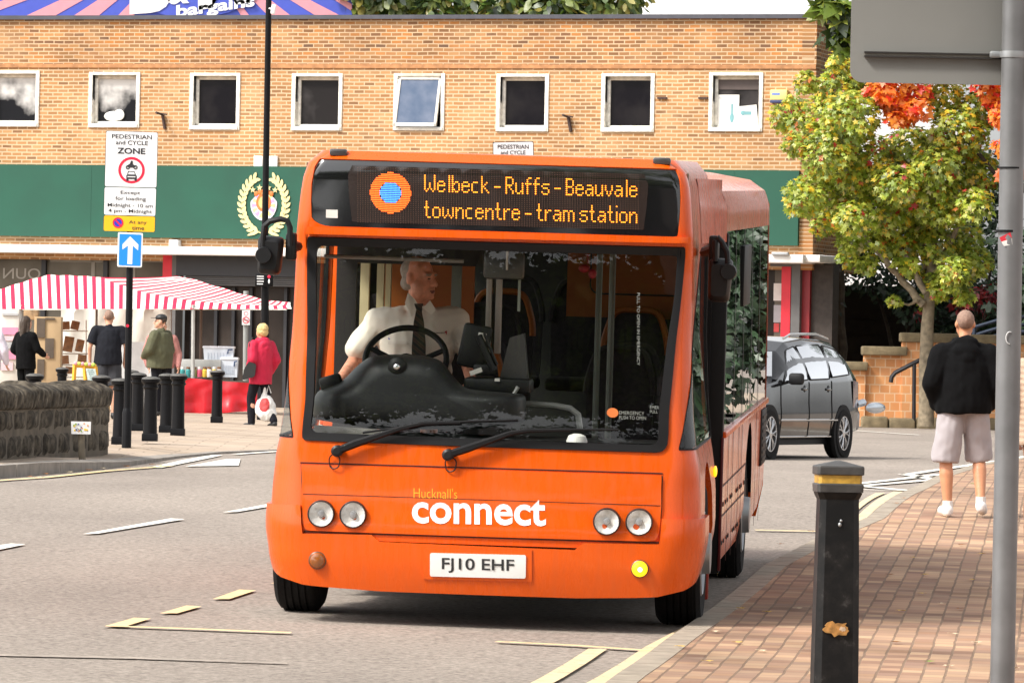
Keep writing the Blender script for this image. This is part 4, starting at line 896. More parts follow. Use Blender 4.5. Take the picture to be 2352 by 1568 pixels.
# dashboard
DASH=M('dashboard_plastic',(.010,.0105,.011),.42,spec=.3,var=.3,scale=3)
ol=rpoly([(719,962),(719,922),(728,898),(760,886),(790,872),(822,838),(850,818),(905,813),(975,816),(1015,828),(1045,868),(1065,890),(1100,896),(1208,905),(1209,968),(1100,985),(860,985)],14,4)
cen=(930,925); b=MB(); lay=[(.95,1.0),(.62,1.0),(.50,.975),(.42,.92),(.37,.82),(.345,.66)]; k=len(ol); vs_=[]
for y,s in lay: vs_+=[B3(cen[0]+(px-cen[0])*s,cen[1]+30*(1-s)+(py-cen[1])*s,y) for px,py in ol]
b.add(vs_,[tuple(range(k)),tuple(range((len(lay)-1)*k,len(lay)*k))[::-1]]+[(i*k+j,i*k+(j+1)%k,(i+1)*k+(j+1)%k,(i+1)*k+j) for i in range(len(lay)-1) for j in range(k)])
da=b.build('dashboard',DASH,bus,smooth=70)
b=MB(); q=B3(912,842,.36); b.lathe([(.055,-.08),(.055,.0),(.04,.015),(.03,.02)],18,0,Yrot(q)); b.build('camera_socket',BLK,da); b=MB(); b.ell(q+Vector((0,-.02,0)),(.022,.016,.022)); b.build('camera_dome',CHR,da)
b=MB(); q=B3(760,878,.6); b.box(q,(.13,.1,.085),0,Matrix.Rotation(rad(-18),3,'Y'),.02); b.build('side_vent',BLK,da)
b=MB(); b.panel([(-1.09,.42),(1.09,.42),(1.09,1.0),(-1.09,1.0)],[],lambda x,y:Vector((x,y-.12+.06*x*x,1.10)),step=.2); b.box((0,.8,1.0),(2.1,.3,.18),0); b.build('dash_shelf',DASH,bus)
b=MB(); b.panel(rpoly([(720,975),(905,988),(880,1000),(722,992)],8),[],lambda px,py:B3(px,py,.30+.0*px),step=(40,10)); b.build('grey_tray',M('pale_grey_tray',(.20,.19,.17),.5,var=.3),bus)
q=B3(1325,1012,.33); b=MB(); b.lathe([(.062,-.02),(.062,.0),(.05,.03),(.02,.042)],18,0,Matrix.Translation(q)); b.build('white_cap',M('white_plastic',(.7,.69,.66)),bus)
# steering wheel
cw=B3(932,826,.86); tl=rad(50); ax=Matrix.Rotation(tl,3,'X')
b=MB(); b.tube([cw+ax@Vector((.242*cos(a),.242*sin(a)*1.0,0)) for a in [2*pi*i/40 for i in range(41)]],.0185,10,caps=False); sw=b.build('steering_wheel',BLK,bus)
b=MB(); 
for a in (rad(20),rad(160),rad(270)): b.tube([cw+ax@Vector((.235*cos(a),.235*sin(a),0)),cw+ax@Vector((0,0,-.06))],.016,6)
b.ell(cw+ax@Vector((0,0,-.05)),(.07,.05,.07)); b.build('spoke',BLK,sw)
# ticket machine cluster
b=MB(); q=B3(1090,795,.85); b.box(q,(.17,.06,.26),0,Matrix.Rotation(rad(10),3,'Y'),.02); o=b.build('ticket_machine',PLS,bus)
b=MB(); b.tube([B3(1098,770,.72),B3(1135,850,.72)],.022,8); b.tube([B3(1112,765,.72),B3(1142,838,.72)],.008,6); b.build('bracket',PLS,o)
b=MB(); q=B3(1107,774,.74); b.box(q,(.05,.012,.05),0,Matrix.Rotation(rad(10),3,'Y'),.004); b.box(B3(1093,853,.7),(.075,.01,.028),0,Matrix.Rotation(rad(-22),3,'Y')); b.box(B3(1142,872,.70),(.03,.008,.018),0); b.build('label_sticker',M('label_paper',(.62,.6,.55)),o)
b=MB(); 
a=B3(1066,858,.75); c=B3(1218,905,.75); b.bx(a.x,c.x,.72,1.0,c.z,a.z-.02,0,.02); a=B3(1088,835,.8);c=B3(1140,862,.8); b.bx(a.x,c.x,.76,.9,c.z,a.z,0,.015); b.build('cash_tray',PLS,o)
b=MB(); b.prism([B(px,py,.9) for px,py in ((1148,870),(1172,775),(1205,765),(1212,850),(1215,880))],lambda x,z,t:Vector((x,t,z)),.86,.95); b.build('screen_stand',M('dark_grey_stand',(.05,.05,.05),.35,coat=.5),o)
b=MB(); b.tube([B3(*q,.70) for q in ((1058,897),(1085,902),(1120,914),(1155,915),(1180,905),(1190,888))],.012,8); b.build('grey_hose',M('grey_hand_rail',(.30,.30,.29)),o)
# interior mirror, roller blind bar, driver's seat
b=MB(); a=B3(1110,640,.55);c=B3(1206,578,.55); b.bx(a.x,c.x,.52,.58,a.z,c.z,0,.025); o=b.build('interior_mirror',M('mirror_back',(.035,.035,.033),.35,var=.3),bus)
b=MB(); b.tube([B3(1164,620,.5),B3(1165,575,.5)],.007,6); b.build('mirror_stem',ALU,o); b=MB(); a=B3(1188,715,.6);c=B3(1198,580,.6); b.bx(a.x,c.x,.6,.62,a.z,c.z); b.build('bracket',M('grey_interior_post',(.18,.20,.17)),o)
b=MB(); a=B3(740,600,1.0);c=B3(1060,592,1.0); b.tube([B3(745,588,1.0),B3(1065,600,1.0)],.012,6); b.build('blind_bar',M('grey_hand_rail',(.30,.30,.29)),bus)
b=MB(); q=B(960,760,1.75); b.prism(rpoly([(q[0]-.30,.55),(q[0]+.30,.55),(q[0]+.3,1.5),(q[0]+.18,1.72),(q[0]-.18,1.72),(q[0]-.3,1.5)],.1),lambda x,z,t:Vector((x,t,z)),1.72,1.86); b.bx(q[0]-.28,q[0]+.28,1.2,1.8,.75,.9,0,.05); b.build('driver_seat',SEAT,bus)
b=MB(); q=B3(1350,605,.9); b.tube([q+Vector((0,0,.1)),q],.003,4); b.ell(q+Vector((-.02,0,-.03)),(.035,.03,.025)); b.ell(q+Vector((.03,0,-.06)),(.025,.02,.03)); b.build('hanging_charm',M('dark_red_charm',(.25,.01,.02),.6),bus)
# ================================================================ TREES
def leafmat(name,col,var=.3,tr=.45):
    if name in MATS: return MATS[name]
    m=bpy.data.materials.new(name); m.use_nodes=True; n,l=N(m); n.remove(n['Principled BSDF']); o=n['Material Output']
    d=n.new('ShaderNodeBsdfDiffuse'); t=n.new('ShaderNodeBsdfTranslucent'); g=n.new('ShaderNodeBsdfGlossy'); g.inputs['Roughness'].default_value=.45; g.inputs[0].default_value=(1,1,1,1)
    tc=n.new('ShaderNodeTexCoord'); x=n.new('ShaderNodeTexNoise'); x.inputs['Scale'].default_value=3.0; x.inputs['Detail'].default_value=4; l.new(tc.outputs['Object'],x.inputs['Vector'])
    c0=tuple(c*(1-var) for c in col[:3]); c1=tuple(min(1,c*(1+var)) for c in col[:3]); r=ramp(n,x.outputs['Fac'],[(.3,c0),(.7,c1)],l)
    l.new(r.outputs[0],d.inputs[0]); l.new(r.outputs[0],t.inputs[0])
    a=n.new('ShaderNodeMixShader'); a.inputs[0].default_value=tr; l.new(d.outputs[0],a.inputs[1]); l.new(t.outputs[0],a.inputs[2])
    b=n.new('ShaderNodeMixShader'); b.inputs[0].default_value=.05; l.new(a.outputs[0],b.inputs[1]); l.new(g.outputs[0],b.inputs[2]); l.new(b.outputs[0],o.inputs[0]); MATS[name]=m; return m
MAPLE=[(0,0),(.16,-.06),(.46,-.30),(.40,-.08),(.62,.02),(.40,.18),(.62,.52),(.30,.46),(.20,.62),(0,1.0),(-.20,.62),(-.30,.46),(-.62,.52),(-.40,.18),(-.62,.02),(-.40,-.08),(-.46,-.30),(-.16,-.06)]
STAR=[(0,-.05),(.42,-.25),(.34,.12),(.60,.50),(.22,.48),(0,1.0),(-.22,.48),(-.60,.50),(-.34,.12),(-.42,-.25)]
OVAL=[(0,0),(.2,.2),(.26,.5),(.15,.8),(0,1),(-.15,.8),(-.26,.5),(-.2,.2)]
HAND=[(0,0),(.12,.25),(.42,.30),(.55,.62),(.22,.6),(.12,1.0),(-.12,1.0),(-.22,.6),(-.55,.62),(-.42,.30),(-.12,.25)]
def leaves(b,blobs,size,shape,pick,rr,dens,droop=.5,out=.75):
    """leaf blades scattered through clumps: blobs are (centre, radius xyz)"""
    for c,rd_,in blobs:
        n_=int(dens*rd_.x*rd_.z*12.6)
        for _ in range(n_):
            v=Vector((rr.gauss(0,1),rr.gauss(0,1),rr.gauss(0,1))).normalized(); q=rr.random()**.33
            q=out+(1-out)*rr.random() if rr.random()<.72 else q*out
            k=1+.22*noise.noise(Vector(v)*2.2+c)
            p=c+Vector((v.x*rd_.x,v.y*rd_.y,v.z*rd_.z))*q*k
            nn=(v*.55+Vector((rr.uniform(-.6,.6),rr.uniform(-.9,.3),rr.uniform(.1,1.1)))).normalized()
            dn=Vector((v.x*.6+rr.uniform(-.8,.8),v.y*.6+rr.uniform(-.8,.8),-droop+rr.uniform(-.5,.4))); dn=(dn-nn*dn.dot(nn))
            if dn.length<.05: continue
            dn.normalize(); sd=nn.cross(dn); s=size*rr.uniform(.6,1.2); k=len(shape)
            b.add([p+(sd*x+dn*y)*s+nn*(-abs(x)*.25*s*rr.uniform(.2,1)) for x,y in shape],[tuple(range(k))],pick(p,v,q))
def px_blobs(lst,d,rr,dd=1.2,ry=1.0):
    o=[]
    for (x,y,r) in lst:
        dq=d+rr.uniform(-dd,dd); m=r*dq/F; o.append((at(x,y,dq),Vector((m,m*ry,m*.92))))
    return o
BARK=M('pale_grey_bark',(.23,.185,.125),.95,var=.45,scale=9,bump=.8,bscale=14); BARKD=M('dark_bark',(.055,.042,.03),.95,var=.4,scale=6,bump=.8,bscale=12)
def limb(b,pts,r0,r1,wob=.04,rr=R):
    n_=len(pts); P=[]; 
    for i in range(n_-1):
        for j in range(4): P.append(Vector(pts[i]).lerp(Vector(pts[i+1]),j/4)+Vector((rr.uniform(-wob,wob),rr.uniform(-wob,wob),0)))
    P.append(Vector(pts[-1])); P[0]=Vector(pts[0]); k=len(P)-1
    b.tube(P,[r0+(r1-r0)*i/k for i in range(k+1)],9)
# ---- autumn maple by the stepped wall
DM=121.5; rr=random.Random(3)
mt=thing('maple_tree','green maple turning yellow and orange with a pale trunk beside the stepped wall','tree',loc=(at(2126,978,DM).x,DM,.46))
b=MB(); b0=at(2126,978,DM)
limb(b,[at(2126,980,DM),at(2128,800,DM),at(2134,690,DM),at(2141,580,DM),at(2150,420,DM),at(2160,250,DM)],.165,.04,.012)
for ln,r in (([(2122,700),(2061,630),(2024,587),(1960,500),(1900,400)],.085),([(2127,672),(2087,597),(2047,531),(1990,400),(1950,260)],.075),([(2134,660),(2120,560),(2080,420),(2060,300)],.06),([(2137,640),(2190,540),(2240,440),(2280,350)],.07),([(2142,560),(2200,480),(2260,380)],.045),([(2108,690),(2085,700),(2055,690)],.035),([(2141,660),(2180,640)],.03),([(2000,560),(1900,470),(1850,440)],.03),([(1990,400),(1880,300),(1810,270)],.03)):
    limb(b,[at(x,y,DM+rr.uniform(-.3,.3)) for x,y in ln],r,.015,.03)
b.build('trunk',BARK,mt,world=True,smooth=70)
BL=[(1931,143,32),(1925,205,58),(1851,187,30),(1808,267,42),(1868,283,68),(1951,267,72),(1901,350,66),(1848,452,52),(1918,470,66),(2001,370,76),(2092,345,66),(2201,300,72),(2251,250,58),(2168,217,46),(2134,440,74),(2034,478,66),(2234,395,66),(2118,505,60),(1955,552,36),(2025,555,44),(2150,566,50),(2215,555,50),(2165,655,36),(2190,618,36),(2055,690,18),(2130,690,24),(1990,180,50),(2230,150,55),(1885,410,40),(1830,330,34),(2075,600,26),(1890,520,28),(2010,95,40),(1820,235,22)]
LG=[leafmat('maple_green',(.27,.37,.032)),leafmat('maple_light_green',(.50,.56,.07)),leafmat('maple_dark_green',(.14,.18,.02)),leafmat('maple_yellow',(.80,.56,.04)),leafmat('maple_orange',(.58,.17,.016)),leafmat('maple_red',(.52,.035,.03)),leafmat('maple_pale_pink',(.58,.52,.22))]
def pick_m(p,v,q):
    t=noise.noise(p*.9+Vector((3,1,0)))+.35*noise.noise(p*3); u=rr.random()
    up=(p.z-3.2)/4
    if u<.015+.06*max(0,t)+.03*max(0,up): return 4 if rr.random()<.7 else 5
    if u<.07+.15*max(0,up)+.10*max(0,t): return 3
    if u<.13+.1*max(0,up): return 6
    if u<.55: return 1
    return 0 if u<.88 else 2
b=MB(); leaves(b,px_blobs(BL+[(2080,560,40),(2105,480,60),(2060,420,55),(1990,420,55),(1960,400,50),(2150,380,60),(2180,480,50),(2090,610,28),(2140,640,30),(1960,500,45),(1900,300,50),(2240,470,45),(1990,605,28),(2200,640,36),(2240,600,42),(1950,590,28),(2215,680,26),(2010,520,45)],DM-.9,rr),.112,STAR,pick_m,rr,205,.75); b.build('crown',LG,mt,world=True,smooth=0,recalc=False)
# ---- red tree behind
rr=random.Random(5)
t=thing('red_maple_tree','orange and scarlet maple crown glowing behind the green maple','tree',loc=(at(2304,974,120.5).x,120.5,.44))
b=MB(); limb(b,[at(2302,980,120.5),at(2310,600,120.5),at(2300,250,120.5)],.11,.03,.01); limb(b,[at(2306,420,120.5),at(2200,300,120),at(2080,240,119.8)],.05,.015,.02); b.build('trunk',BARKD,t,world=True)
RL=[leafmat('scarlet_leaf',(.75,.045,.02)),leafmat('orange_leaf',(.82,.17,.012)),leafmat('bright_orange_leaf',(.85,.27,.02))]
b=MB(); leaves(b,px_blobs([(2015,205,34),(2055,235,42),(2085,262,32),(2105,205,40),(2060,180,40),(2290,215,44),(2305,265,34),(2260,180,40),(2160,140,50),(2300,120,60),(2060,130,50),(2310,330,30),(2320,400,30),(2035,205,34),(2075,240,34),(2300,240,30),(2110,250,30),(2060,275,26)],119.6,rr,.35),.15,MAPLE,lambda p,v,q:rr.choice((0,1,1,2,2)),rr,75,.6); b.build('crown',RL,t,world=True,smooth=0,recalc=False)
# ---- dark evergreen against the recess, red shrub
rr=random.Random(8)
t=thing('evergreen_shrub','large dark glossy evergreen shrub growing over the boarded wall','shrub',loc=(at(2100,900,129.5).x,129.5,.44))
b=MB(); 
for (x,y) in ((1990,600),(2060,640),(2130,690),(2220,640),(2290,560)): limb(b,[at(2140,960,129.5),at(2140+(x-2140)*.6,800,129.5),at(x,y,129.5)],.07,.02)
b.build('stem',BARKD,t,world=True)
EV=[leafmat('evergreen_dark',(.012,.028,.012),tr=.2),leafmat('evergreen_mid',(.03,.065,.028),tr=.2),leafmat('evergreen_pale',(.075,.12,.065),tr=.2)]
b=MB(); leaves(b,px_blobs([(1955,600,40),(1995,575,44),(2010,635,52),(2060,655,56),(2110,700,58),(2175,640,60),(2250,620,62),(2240,700,64),(2150,745,44),(2300,690,60),(2310,560,60),(2260,470,56),(2310,420,50),(2200,520,50),(2100,590,50),(2280,760,40),(2070,560,44),(2030,520,60),(2110,480,70),(2190,430,70),(2270,380,60),(2050,420,70),(1985,470,50),(2130,350,70),(2350,620,60),(2340,740,40),(2390,680,60),(1945,650,24),(2200,760,40)],129.3,rr,.7),.17,OVAL,lambda p,v,q:rr.choice((0,0,1,1,1,2)),rr,85,.5); b.build('foliage',EV,t,world=True,smooth=0,recalc=False)
t=thing('red_shrub','low dark red leaved shrub in front of the evergreen, beside the maple trunk','shrub',loc=(at(2230,780,128).x,128,.5))
b=MB(); 
for (x,y) in ((2200,690),(2240,680),(2280,670)): limb(b,[at(2230,800,128),at(x,y,128)],.03,.01)
b.build('stem',BARKD,t,world=True)
RS=[leafmat('dark_red_leaf',(.22,.012,.02)),leafmat('crimson_leaf',(.42,.03,.03))]
b=MB(); leaves(b,px_blobs([(2205,690,26),(2240,672,24),(2275,668,24),(2260,705,22),(2215,715,18),(2295,690,20),(2105,722,12),(2120,735,10)],128,rr,.3),.15,OVAL,lambda p,v,q:rr.choice((0,1)),rr,70,.6); b.build('foliage',RS,t,world=True,smooth=0,recalc=False)
# ---- climber on the corner post
t=thing('climbing_plant','dark climbing plant with a thick bark stem at the corner of the brick building','plant',loc=(at(1915,940,124.5).x,124.5,.44)); b=MB()
for (x0,x1,r) in ((1900,1896,.12),(1914,1912,.15),(1930,1926,.12)): limb(b,[at(x0,975,124.8),at(x0+3,800,124.8),at(x1,600,124.8)],r,r*.8,.03)
b.build('stem',BARKD,t,world=True)
rr=random.Random(21); b=MB(); CL=[leafmat('ivy_brown',(.05,.035,.018),tr=.2),leafmat('evergreen_dark',(.012,.028,.012))]
leaves(b,px_blobs([(1905,650,16),(1925,700,18),(1915,760,18),(1930,620,20),(1908,820,16),(1925,860,14)],124.5,rr,.1),.12,OVAL,lambda p,v,q:rr.choice((0,0,1)),rr,40,.6); b.build('foliage',CL,t,world=True,smooth=0,recalc=False)
# ---- tree behind the roof
rr=random.Random(9)
t=thing('leafy_tree','broad green tree showing above the middle of the brick roof','tree',loc=(at(1130,900,152).x,152,.44))
b=MB(); limb(b,[Vector((at(1130,0,152).x,152,.4)),at(1130,200,152),at(1150,-60,152)],.35,.15); 
for x in (850,1000,1280,1400): limb(b,[at(1135,200,152),at(1135+(x-1135)*.6,60,152),at(x,-30,152)],.15,.03)
b.build('trunk',BARKD,t,world=True)
CG=[leafmat('chestnut_green',(.075,.135,.018)),leafmat('chestnut_light',(.19,.24,.045)),leafmat('chestnut_dark',(.025,.055,.01)),leafmat('chestnut_yellow',(.36,.32,.07))]
b=MB(); leaves(b,px_blobs([(x,rr.uniform(-35,8)+ (8 if x>900 else 0),rr.uniform(55,80)) for x in range(850,1440,42)]+[(815,-8,38),(1445,-18,45),(1400,10,50),(900,15,45),(1000,20,45),(1100,18,45),(1220,20,45),(1320,18,48)]+[(x,-110,90) for x in range(880,1420,90)],151,rr,1.2),.34,OVAL,lambda p,v,q:rr.choice((0,0,1,1,2,3)),rr,26,.7,.7); b.build('crown',CG,t,world=True,smooth=0,recalc=False)
# ---- plane tree overhanging the near pavement (trunk outside the frame; a twig with big leaves hangs into it)
rr=random.Random(14)
t=thing('plane_tree','large leaved tree whose twig of broad green leaves hangs down beside the grey sign','tree',loc=(5.2,33,.1))
b=MB(); limb(b,[(5.2,33,0),(5.1,33,3.2),(4.6,33,5.5),(3.8,33,8)],.22,.08); limb(b,[(5.1,33,3.4),(3.6,33,4.6),(2.3,33.2,4.55),(1.82,33.3,3.9),at(1945,-40,33.3),at(1930,60,33.3)],.09,.006,.01); limb(b,[(5.0,33,4.2),(3,30,6),(1,27,7)],.1,.02); limb(b,[(4.6,33,5.5),(6,30,7.5)],.09,.02); b.build('trunk',BARKD,t,world=True)
PG=[leafmat('plane_green',(.15,.23,.025)),leafmat('plane_light',(.34,.39,.07)),leafmat('plane_dark',(.03,.055,.012))]
b=MB(); leaves(b,px_blobs([(1925,18,30),(1915,72,18),(1945,80,22),(1950,40,28),(1900,5,20),(1935,110,12),(1890,82,6)],33.2,rr,.06),.115,MAPLE,lambda p,v,q:rr.choice((0,0,1,2)),rr,520,.9,.5)
big=[(Vector((rr.uniform(-1,7),rr.uniform(22,32),rr.uniform(6.0,9.5))),Vector((1.5,1.5,1.1))) for _ in range(22)]
leaves(b,big,.26,HAND,lambda p,v,q:rr.choice((0,0,1,2)),rr,9,.6,.5); b.build('crown',PG,t,world=True,smooth=0,recalc=False)
# ---- street trees on the viewer's side of the road (outside the frame; they shade and are mirrored in the windscreen)
rr=random.Random(15)
t=thing('lime_tree','tall broad lime tree standing on the near side of the road','tree',loc=(5.5,10,0)); b=MB(); limb(b,[(5.5,10,0),(5.4,10,4),(3,10,8)],.25,.1); limb(b,[(5.4,10,4),(0,12,8)],.15,.04); limb(b,[(5.4,10,3.8),(-3,8,9),(-10,8,10)],.15,.04); b.build('trunk',BARKD,t,world=True)
b=MB(); big=[]
for _ in range(130):
    y=rr.uniform(-6,19); big.append((Vector((rr.uniform(-15,5),y,max(4.6,1.6+(35.5-y)*math.tan(rad(rr.uniform(10,23)))))),Vector((2.0,2.0,1.3))))
leaves(b,big,.55,HAND,lambda p,v,q:rr.choice((0,0,2,2)),rr,4.2,.6,.4); b.build('crown',PG,t,world=True,smooth=0,recalc=False)
# ---- dark hedge added unseen behind the viewer to darken the low windscreen reflection
rr=random.Random(51)
t=thing('leaf_screen','tall dark hedge added unseen behind the viewer to darken the windscreen reflection','leaf_screen',loc=(-6,-34,0)); b=MB()
for x in (-22,-14,-6,2,10): limb(b,[(x,-34,0),(x+.3,-34,3),(x,-34,6)],.15,.04)
b.build('stem',BARKD,t,world=True)
b=MB(); leaves(b,[(Vector((rr.uniform(-28,14),rr.uniform(-36,-31),rr.uniform(.8,10))),Vector((2.4,1.6,2.0))) for _ in range(75)],.6,HAND,lambda p,v,q:rr.choice((0,0,1)),rr,4,.6,.4); b.build('foliage',EV,t,world=True,smooth=0,recalc=False)
# ---- dense trees farther right along the far side (outside the frame; they are mirrored in the bus side)
rr=random.Random(44)
t=thing('beech_tree','tall dark green tree beyond the right edge on the far side of the road','tree',loc=(15,124,.44)); b=MB(); limb(b,[(15,124,.4),(15,124,5),(15.5,124,10)],.3,.1); limb(b,[(15,124,4),(19,125,8)],.15,.04); b.build('trunk',BARKD,t,world=True)
b=MB(); big=[(Vector((rr.uniform(11.8,27),rr.uniform(118,130),rr.uniform(1.8,16))),Vector((2.5,2.0,2.1))) for _ in range(70)]
leaves(b,big,.30,HAND,lambda p,v,q:rr.choice((0,1,1,1,2)),rr,11,.6,.5); b.build('crown',EV,t,world=True,smooth=0,recalc=False)
# ---- fallen leaves
FL=[leafmat('fallen_yellow_leaf',(.62,.40,.10),tr=.1),leafmat('fallen_brown_leaf',(.30,.12,.03),tr=.1),leafmat('fallen_green_leaf',(.16,.26,.03),tr=.1),leafmat('fallen_pale_leaf',(.66,.55,.38),tr=.1)]
def fallen(px,py,mi,size,onpave=True):
    p=gp(px,py); z=gz(p.x,p.y)+(PH+.004 if onpave else .006); b=MB(); a=rr.uniform(0,6.28); 
    if not onpave and p.y>55: z=gz(p.x,p.y)+.012
    pts=[(x*cos(a)-y*sin(a),x*sin(a)+y*cos(a)) for x,y in MAPLE]
    b.add([Vector((x*size,y*size,.004+.12*size*abs(math.sin(3*x+2*y+a)))) for x,y in pts],[tuple(range(len(pts)))])
    o=b.build('fallen_leaf',FL[mi],smooth=0,recalc=False); o.location=(p.x,p.y,z); return o
rr=random.Random(33)
for px,py,mi in ((1640,1338,0),(1790,1268,1),(1858,1238,1),(2130,1340,0),(2160,1408,3),(2185,1480,3),(2310,1440,0),(2235,1352,0),(2290,1268,0),(2130,1545,2),(1760,1428,0),(1700,1420,0),(2240,1500,3),(2070,1425,0),(1830,1420,3),(1950,1510,3),(2320,1330,0),(1650,1475,3),(1560,1510,0),(2060,1500,1),(1690,1500,0),(2200,1420,1),(2330,1560,3),(2040,1340,1),(1745,1520,3),(1900,1548,0),(2250,1290,0),(2120,1385,0),(2210,1270,1),(2235,1125,2),(2080,1160,1),(2062,1172,1),(1620,1545,0),(2170,1555,3),(2100,1300,0)):
    tag(fallen(px,py,mi,.055,True),'small fallen autumn leaf lying on the red block paving','leaf','fallen leaves on the brick pavement')
for px,py,mi in ((75,1098,1),(110,1092,1),(165,1088,3),(205,1083,1),(290,1074,1),(375,1073,0),(330,1060,1),(95,1100,3),(240,1079,3),(350,1070,1)):
    tag(fallen(px,py,mi,.07,False),'fallen leaf in the gutter in front of the old stone wall','leaf','fallen leaves in the far gutter')
# ================================================================ STREET FURNITURE
BB=M('black_cast_iron',(.005,.005,.006),.42,var=.25,scale=12,spec=.16)
BBT=M('pale_cast_iron_top',(.085,.08,.072),.55,var=.5,scale=14)  # paler grey for the top dome of the cap
# ---- market square bollards
def bollard(px,ytop,ybase=None,d=None):
    if ybase: g=gp(px,ybase); d=g.y
    p=at(px,ytop,d); zb=gz(p.x,d)+sh(p.x,d)
    return p.x,d,zb,p.z-zb
BSP=[(278,868,1043,None,'tall black bollard at the front left of the group, touching the sign post'),(347,864,1033,None,'black bollard second nearest to the road, right of the sign post'),(411,857,1019,None,'black bollard at the right end of the close group in front of the red cloth'),(384,857,1012,None,'black bollard just left of the rightmost one of the close group'),(318,855,1008,None,'black bollard between the sign post and the khaki coated man'),(303,849,None,98,'far black bollard half hidden behind the sign post'),(500,849,987,None,'lone black bollard in front of the red covered stall table'),(143,843,None,107,'far black bollard left of the yellow chalk board'),(80,857,None,78,'black bollard behind the stone wall, below the woman in black'),(233,861,None,76,'black bollard behind the wall between the chalk board and the man in shorts')]
proto=None
for px,yt,yb,d,lab in BSP:
    x,y,z,h=bollard(px,yt,yb,d)
    if proto is None:
        proto=thing('bollard',lab,'bollard',(0,0,0),0,'black bollards round the market square')
        b=MB(); b.lathe([(.135,0),(.135,.10),(.125,.115)],4,0,Matrix.Rotation(pi/4,4,'Z')); b.build('base',BB,proto,smooth=30)
        b=MB(); b.lathe([(.088,.11),(.084,.3),(.080,.74),(.082,.78)],14,0); b.build('shaft',BB,proto)
        b=MB(); b.lathe([(.080,.775),(.098,.80),(.098,.815),(.086,.825),(.088,.855),(.112,.875),(.118,.905),(.118,.925)],16,0); b.lathe([(.118,.926),(.105,.945),(.06,.962),(.001,.968)],16,1); b.build('cap',[BB,BBT],proto)
        o=proto
    else: o=dup(proto,label=lab)
    o.location=(x,y,z); o.scale=(1,1,h/.968)
# ---- foreground bollard
DF=27.0; gx=at(1926,1060,DF).x; gz0=gz(gx,DF)+PH
fb=thing('bollard','big square black bollard with yellow band and peeled paint patch on the brick pavement','bollard',(gx,DF,gz0),rad(4))
hh=at(1926,1058,DF).z-gz0; s=F/DF
BBF=bpy.data.materials.new('worn_black_bollard_paint'); BBF.use_nodes=True; BBF.node_tree.nodes['Principled BSDF'].inputs['Specular IOR Level'].default_value=.25
def wornblack(m):
    n,l=N(m); p=n['Principled BSDF']; p.inputs['Roughness'].default_value=.5; tc=n.new('ShaderNodeTexCoord')
    a=n.new('ShaderNodeTexNoise'); a.inputs['Scale'].default_value=9; a.inputs['Detail'].default_value=9; a.inputs['Roughness'].default_value=.7; l.new(tc.outputs['Object'],a.inputs['Vector'])
    r=ramp(n,a.outputs['Fac'],[(.45,(.007,.007,.0075)),(.6,(.015,.014,.0135)),(.72,(.075,.07,.068)),(.80,(.30,.27,.25))],l); l.new(r.outputs[0],p.inputs['Base Color'])
wornblack(BBF)
def sqsec(w,z,c=.22):
    k=w*c; return [Vector((x,y,z)) for x,y in ((-w+k,-w),(w-k,-w),(w,-w+k),(w,w-k),(w-k,w),(-w+k,w),(-w,w-k),(-w,-w+k))]
def loft(b,secs,mi=0,caps=True):
    k=len(secs[0]); vs_=[v for s_ in secs for v in s_]
    fs=[(i*k+j,i*k+(j+1)%k,(i+1)*k+(j+1)%k,(i+1)*k+j) for i in range(len(secs)-1) for j in range(k)]
    if caps: fs+=[tuple(range(k))[::-1],tuple(range((len(secs)-1)*k,len(secs)*k))]
    return b.add(vs_,fs,mi)
Z=lambda py: hh-(py-1058)/s
w1=48/s; b=MB(); loft(b,[sqsec(w1*1.10,-.25,.3),sqsec(w1*1.06,Z(1500),.3),sqsec(w1*1.0,Z(1300),.3),sqsec(w1*.94,Z(1146),.3),sqsec(w1*1.02,Z(1138),.25),sqsec(w1*1.08,Z(1130),.2)]); b.build('shaft',BBF,fb,smooth=25)
b=MB(); loft(b,[sqsec(w1*1.10,Z(1129),.12),sqsec(w1*1.12,Z(1112),.12),sqsec(w1*1.06,Z(1109),.12)]); loft(b,[sqsec(w1*1.08,Z(1090),.12),sqsec(w1*1.13,Z(1088),.12),sqsec(w1*1.13,Z(1072),.12),sqsec(w1*1.09,Z(1069),.12),sqsec(.01,Z(1057),.12)]); b.build('cap',M('dark_grey_bollard_cap',(.055,.052,.05),.5,var=.35,scale=25),fb,smooth=25)
b=MB(); loft(b,[sqsec(w1*1.035,Z(1110),.12),sqsec(w1*1.035,Z(1089),.12)]); b.build('reflective_band',M('worn_yellow_reflector',(.55,.32,.05),.4,var=.4,scale=30),fb,smooth=25)
rr=random.Random(4); pts=[((i%2*.0)+ (1+.25*rr.uniform(-1,1))*cos(a),(1+.3*rr.uniform(-1,1))*sin(a)) for i,a in enumerate([2*pi*i/22 for i in range(22)])]
b=MB(); wq=w1*1.035; b.prism([(-.006+.055*x,Z(1441)+.030*y) for x,y in pts],lambda x,z,t:Vector((x,t,z)),-wq-.012,-wq+.004); b.prism([(.02+.014*x,Z(1441)+.010*y) for x,y in pts],lambda x,z,t:Vector((x,t,z)),-wq-.0135,-wq-.012,1); b.build('peeled_patch',[M('peeled_ochre_undercoat',(.45,.22,.06),.8,var=.6,scale=40),M('peeled_pale_undercoat',(.60,.45,.32),.8,var=.4,scale=40)],fb,smooth=0)
b=MB(); b.ell((.0,-w1*.98,Z(1203)),(.008,.008,.010)); b.ell((.005,-w1*.99,Z(1194)),(.006,.006,.006)); b.build('bolt',M('galvanised_steel',(.42,.43,.44)),fb)
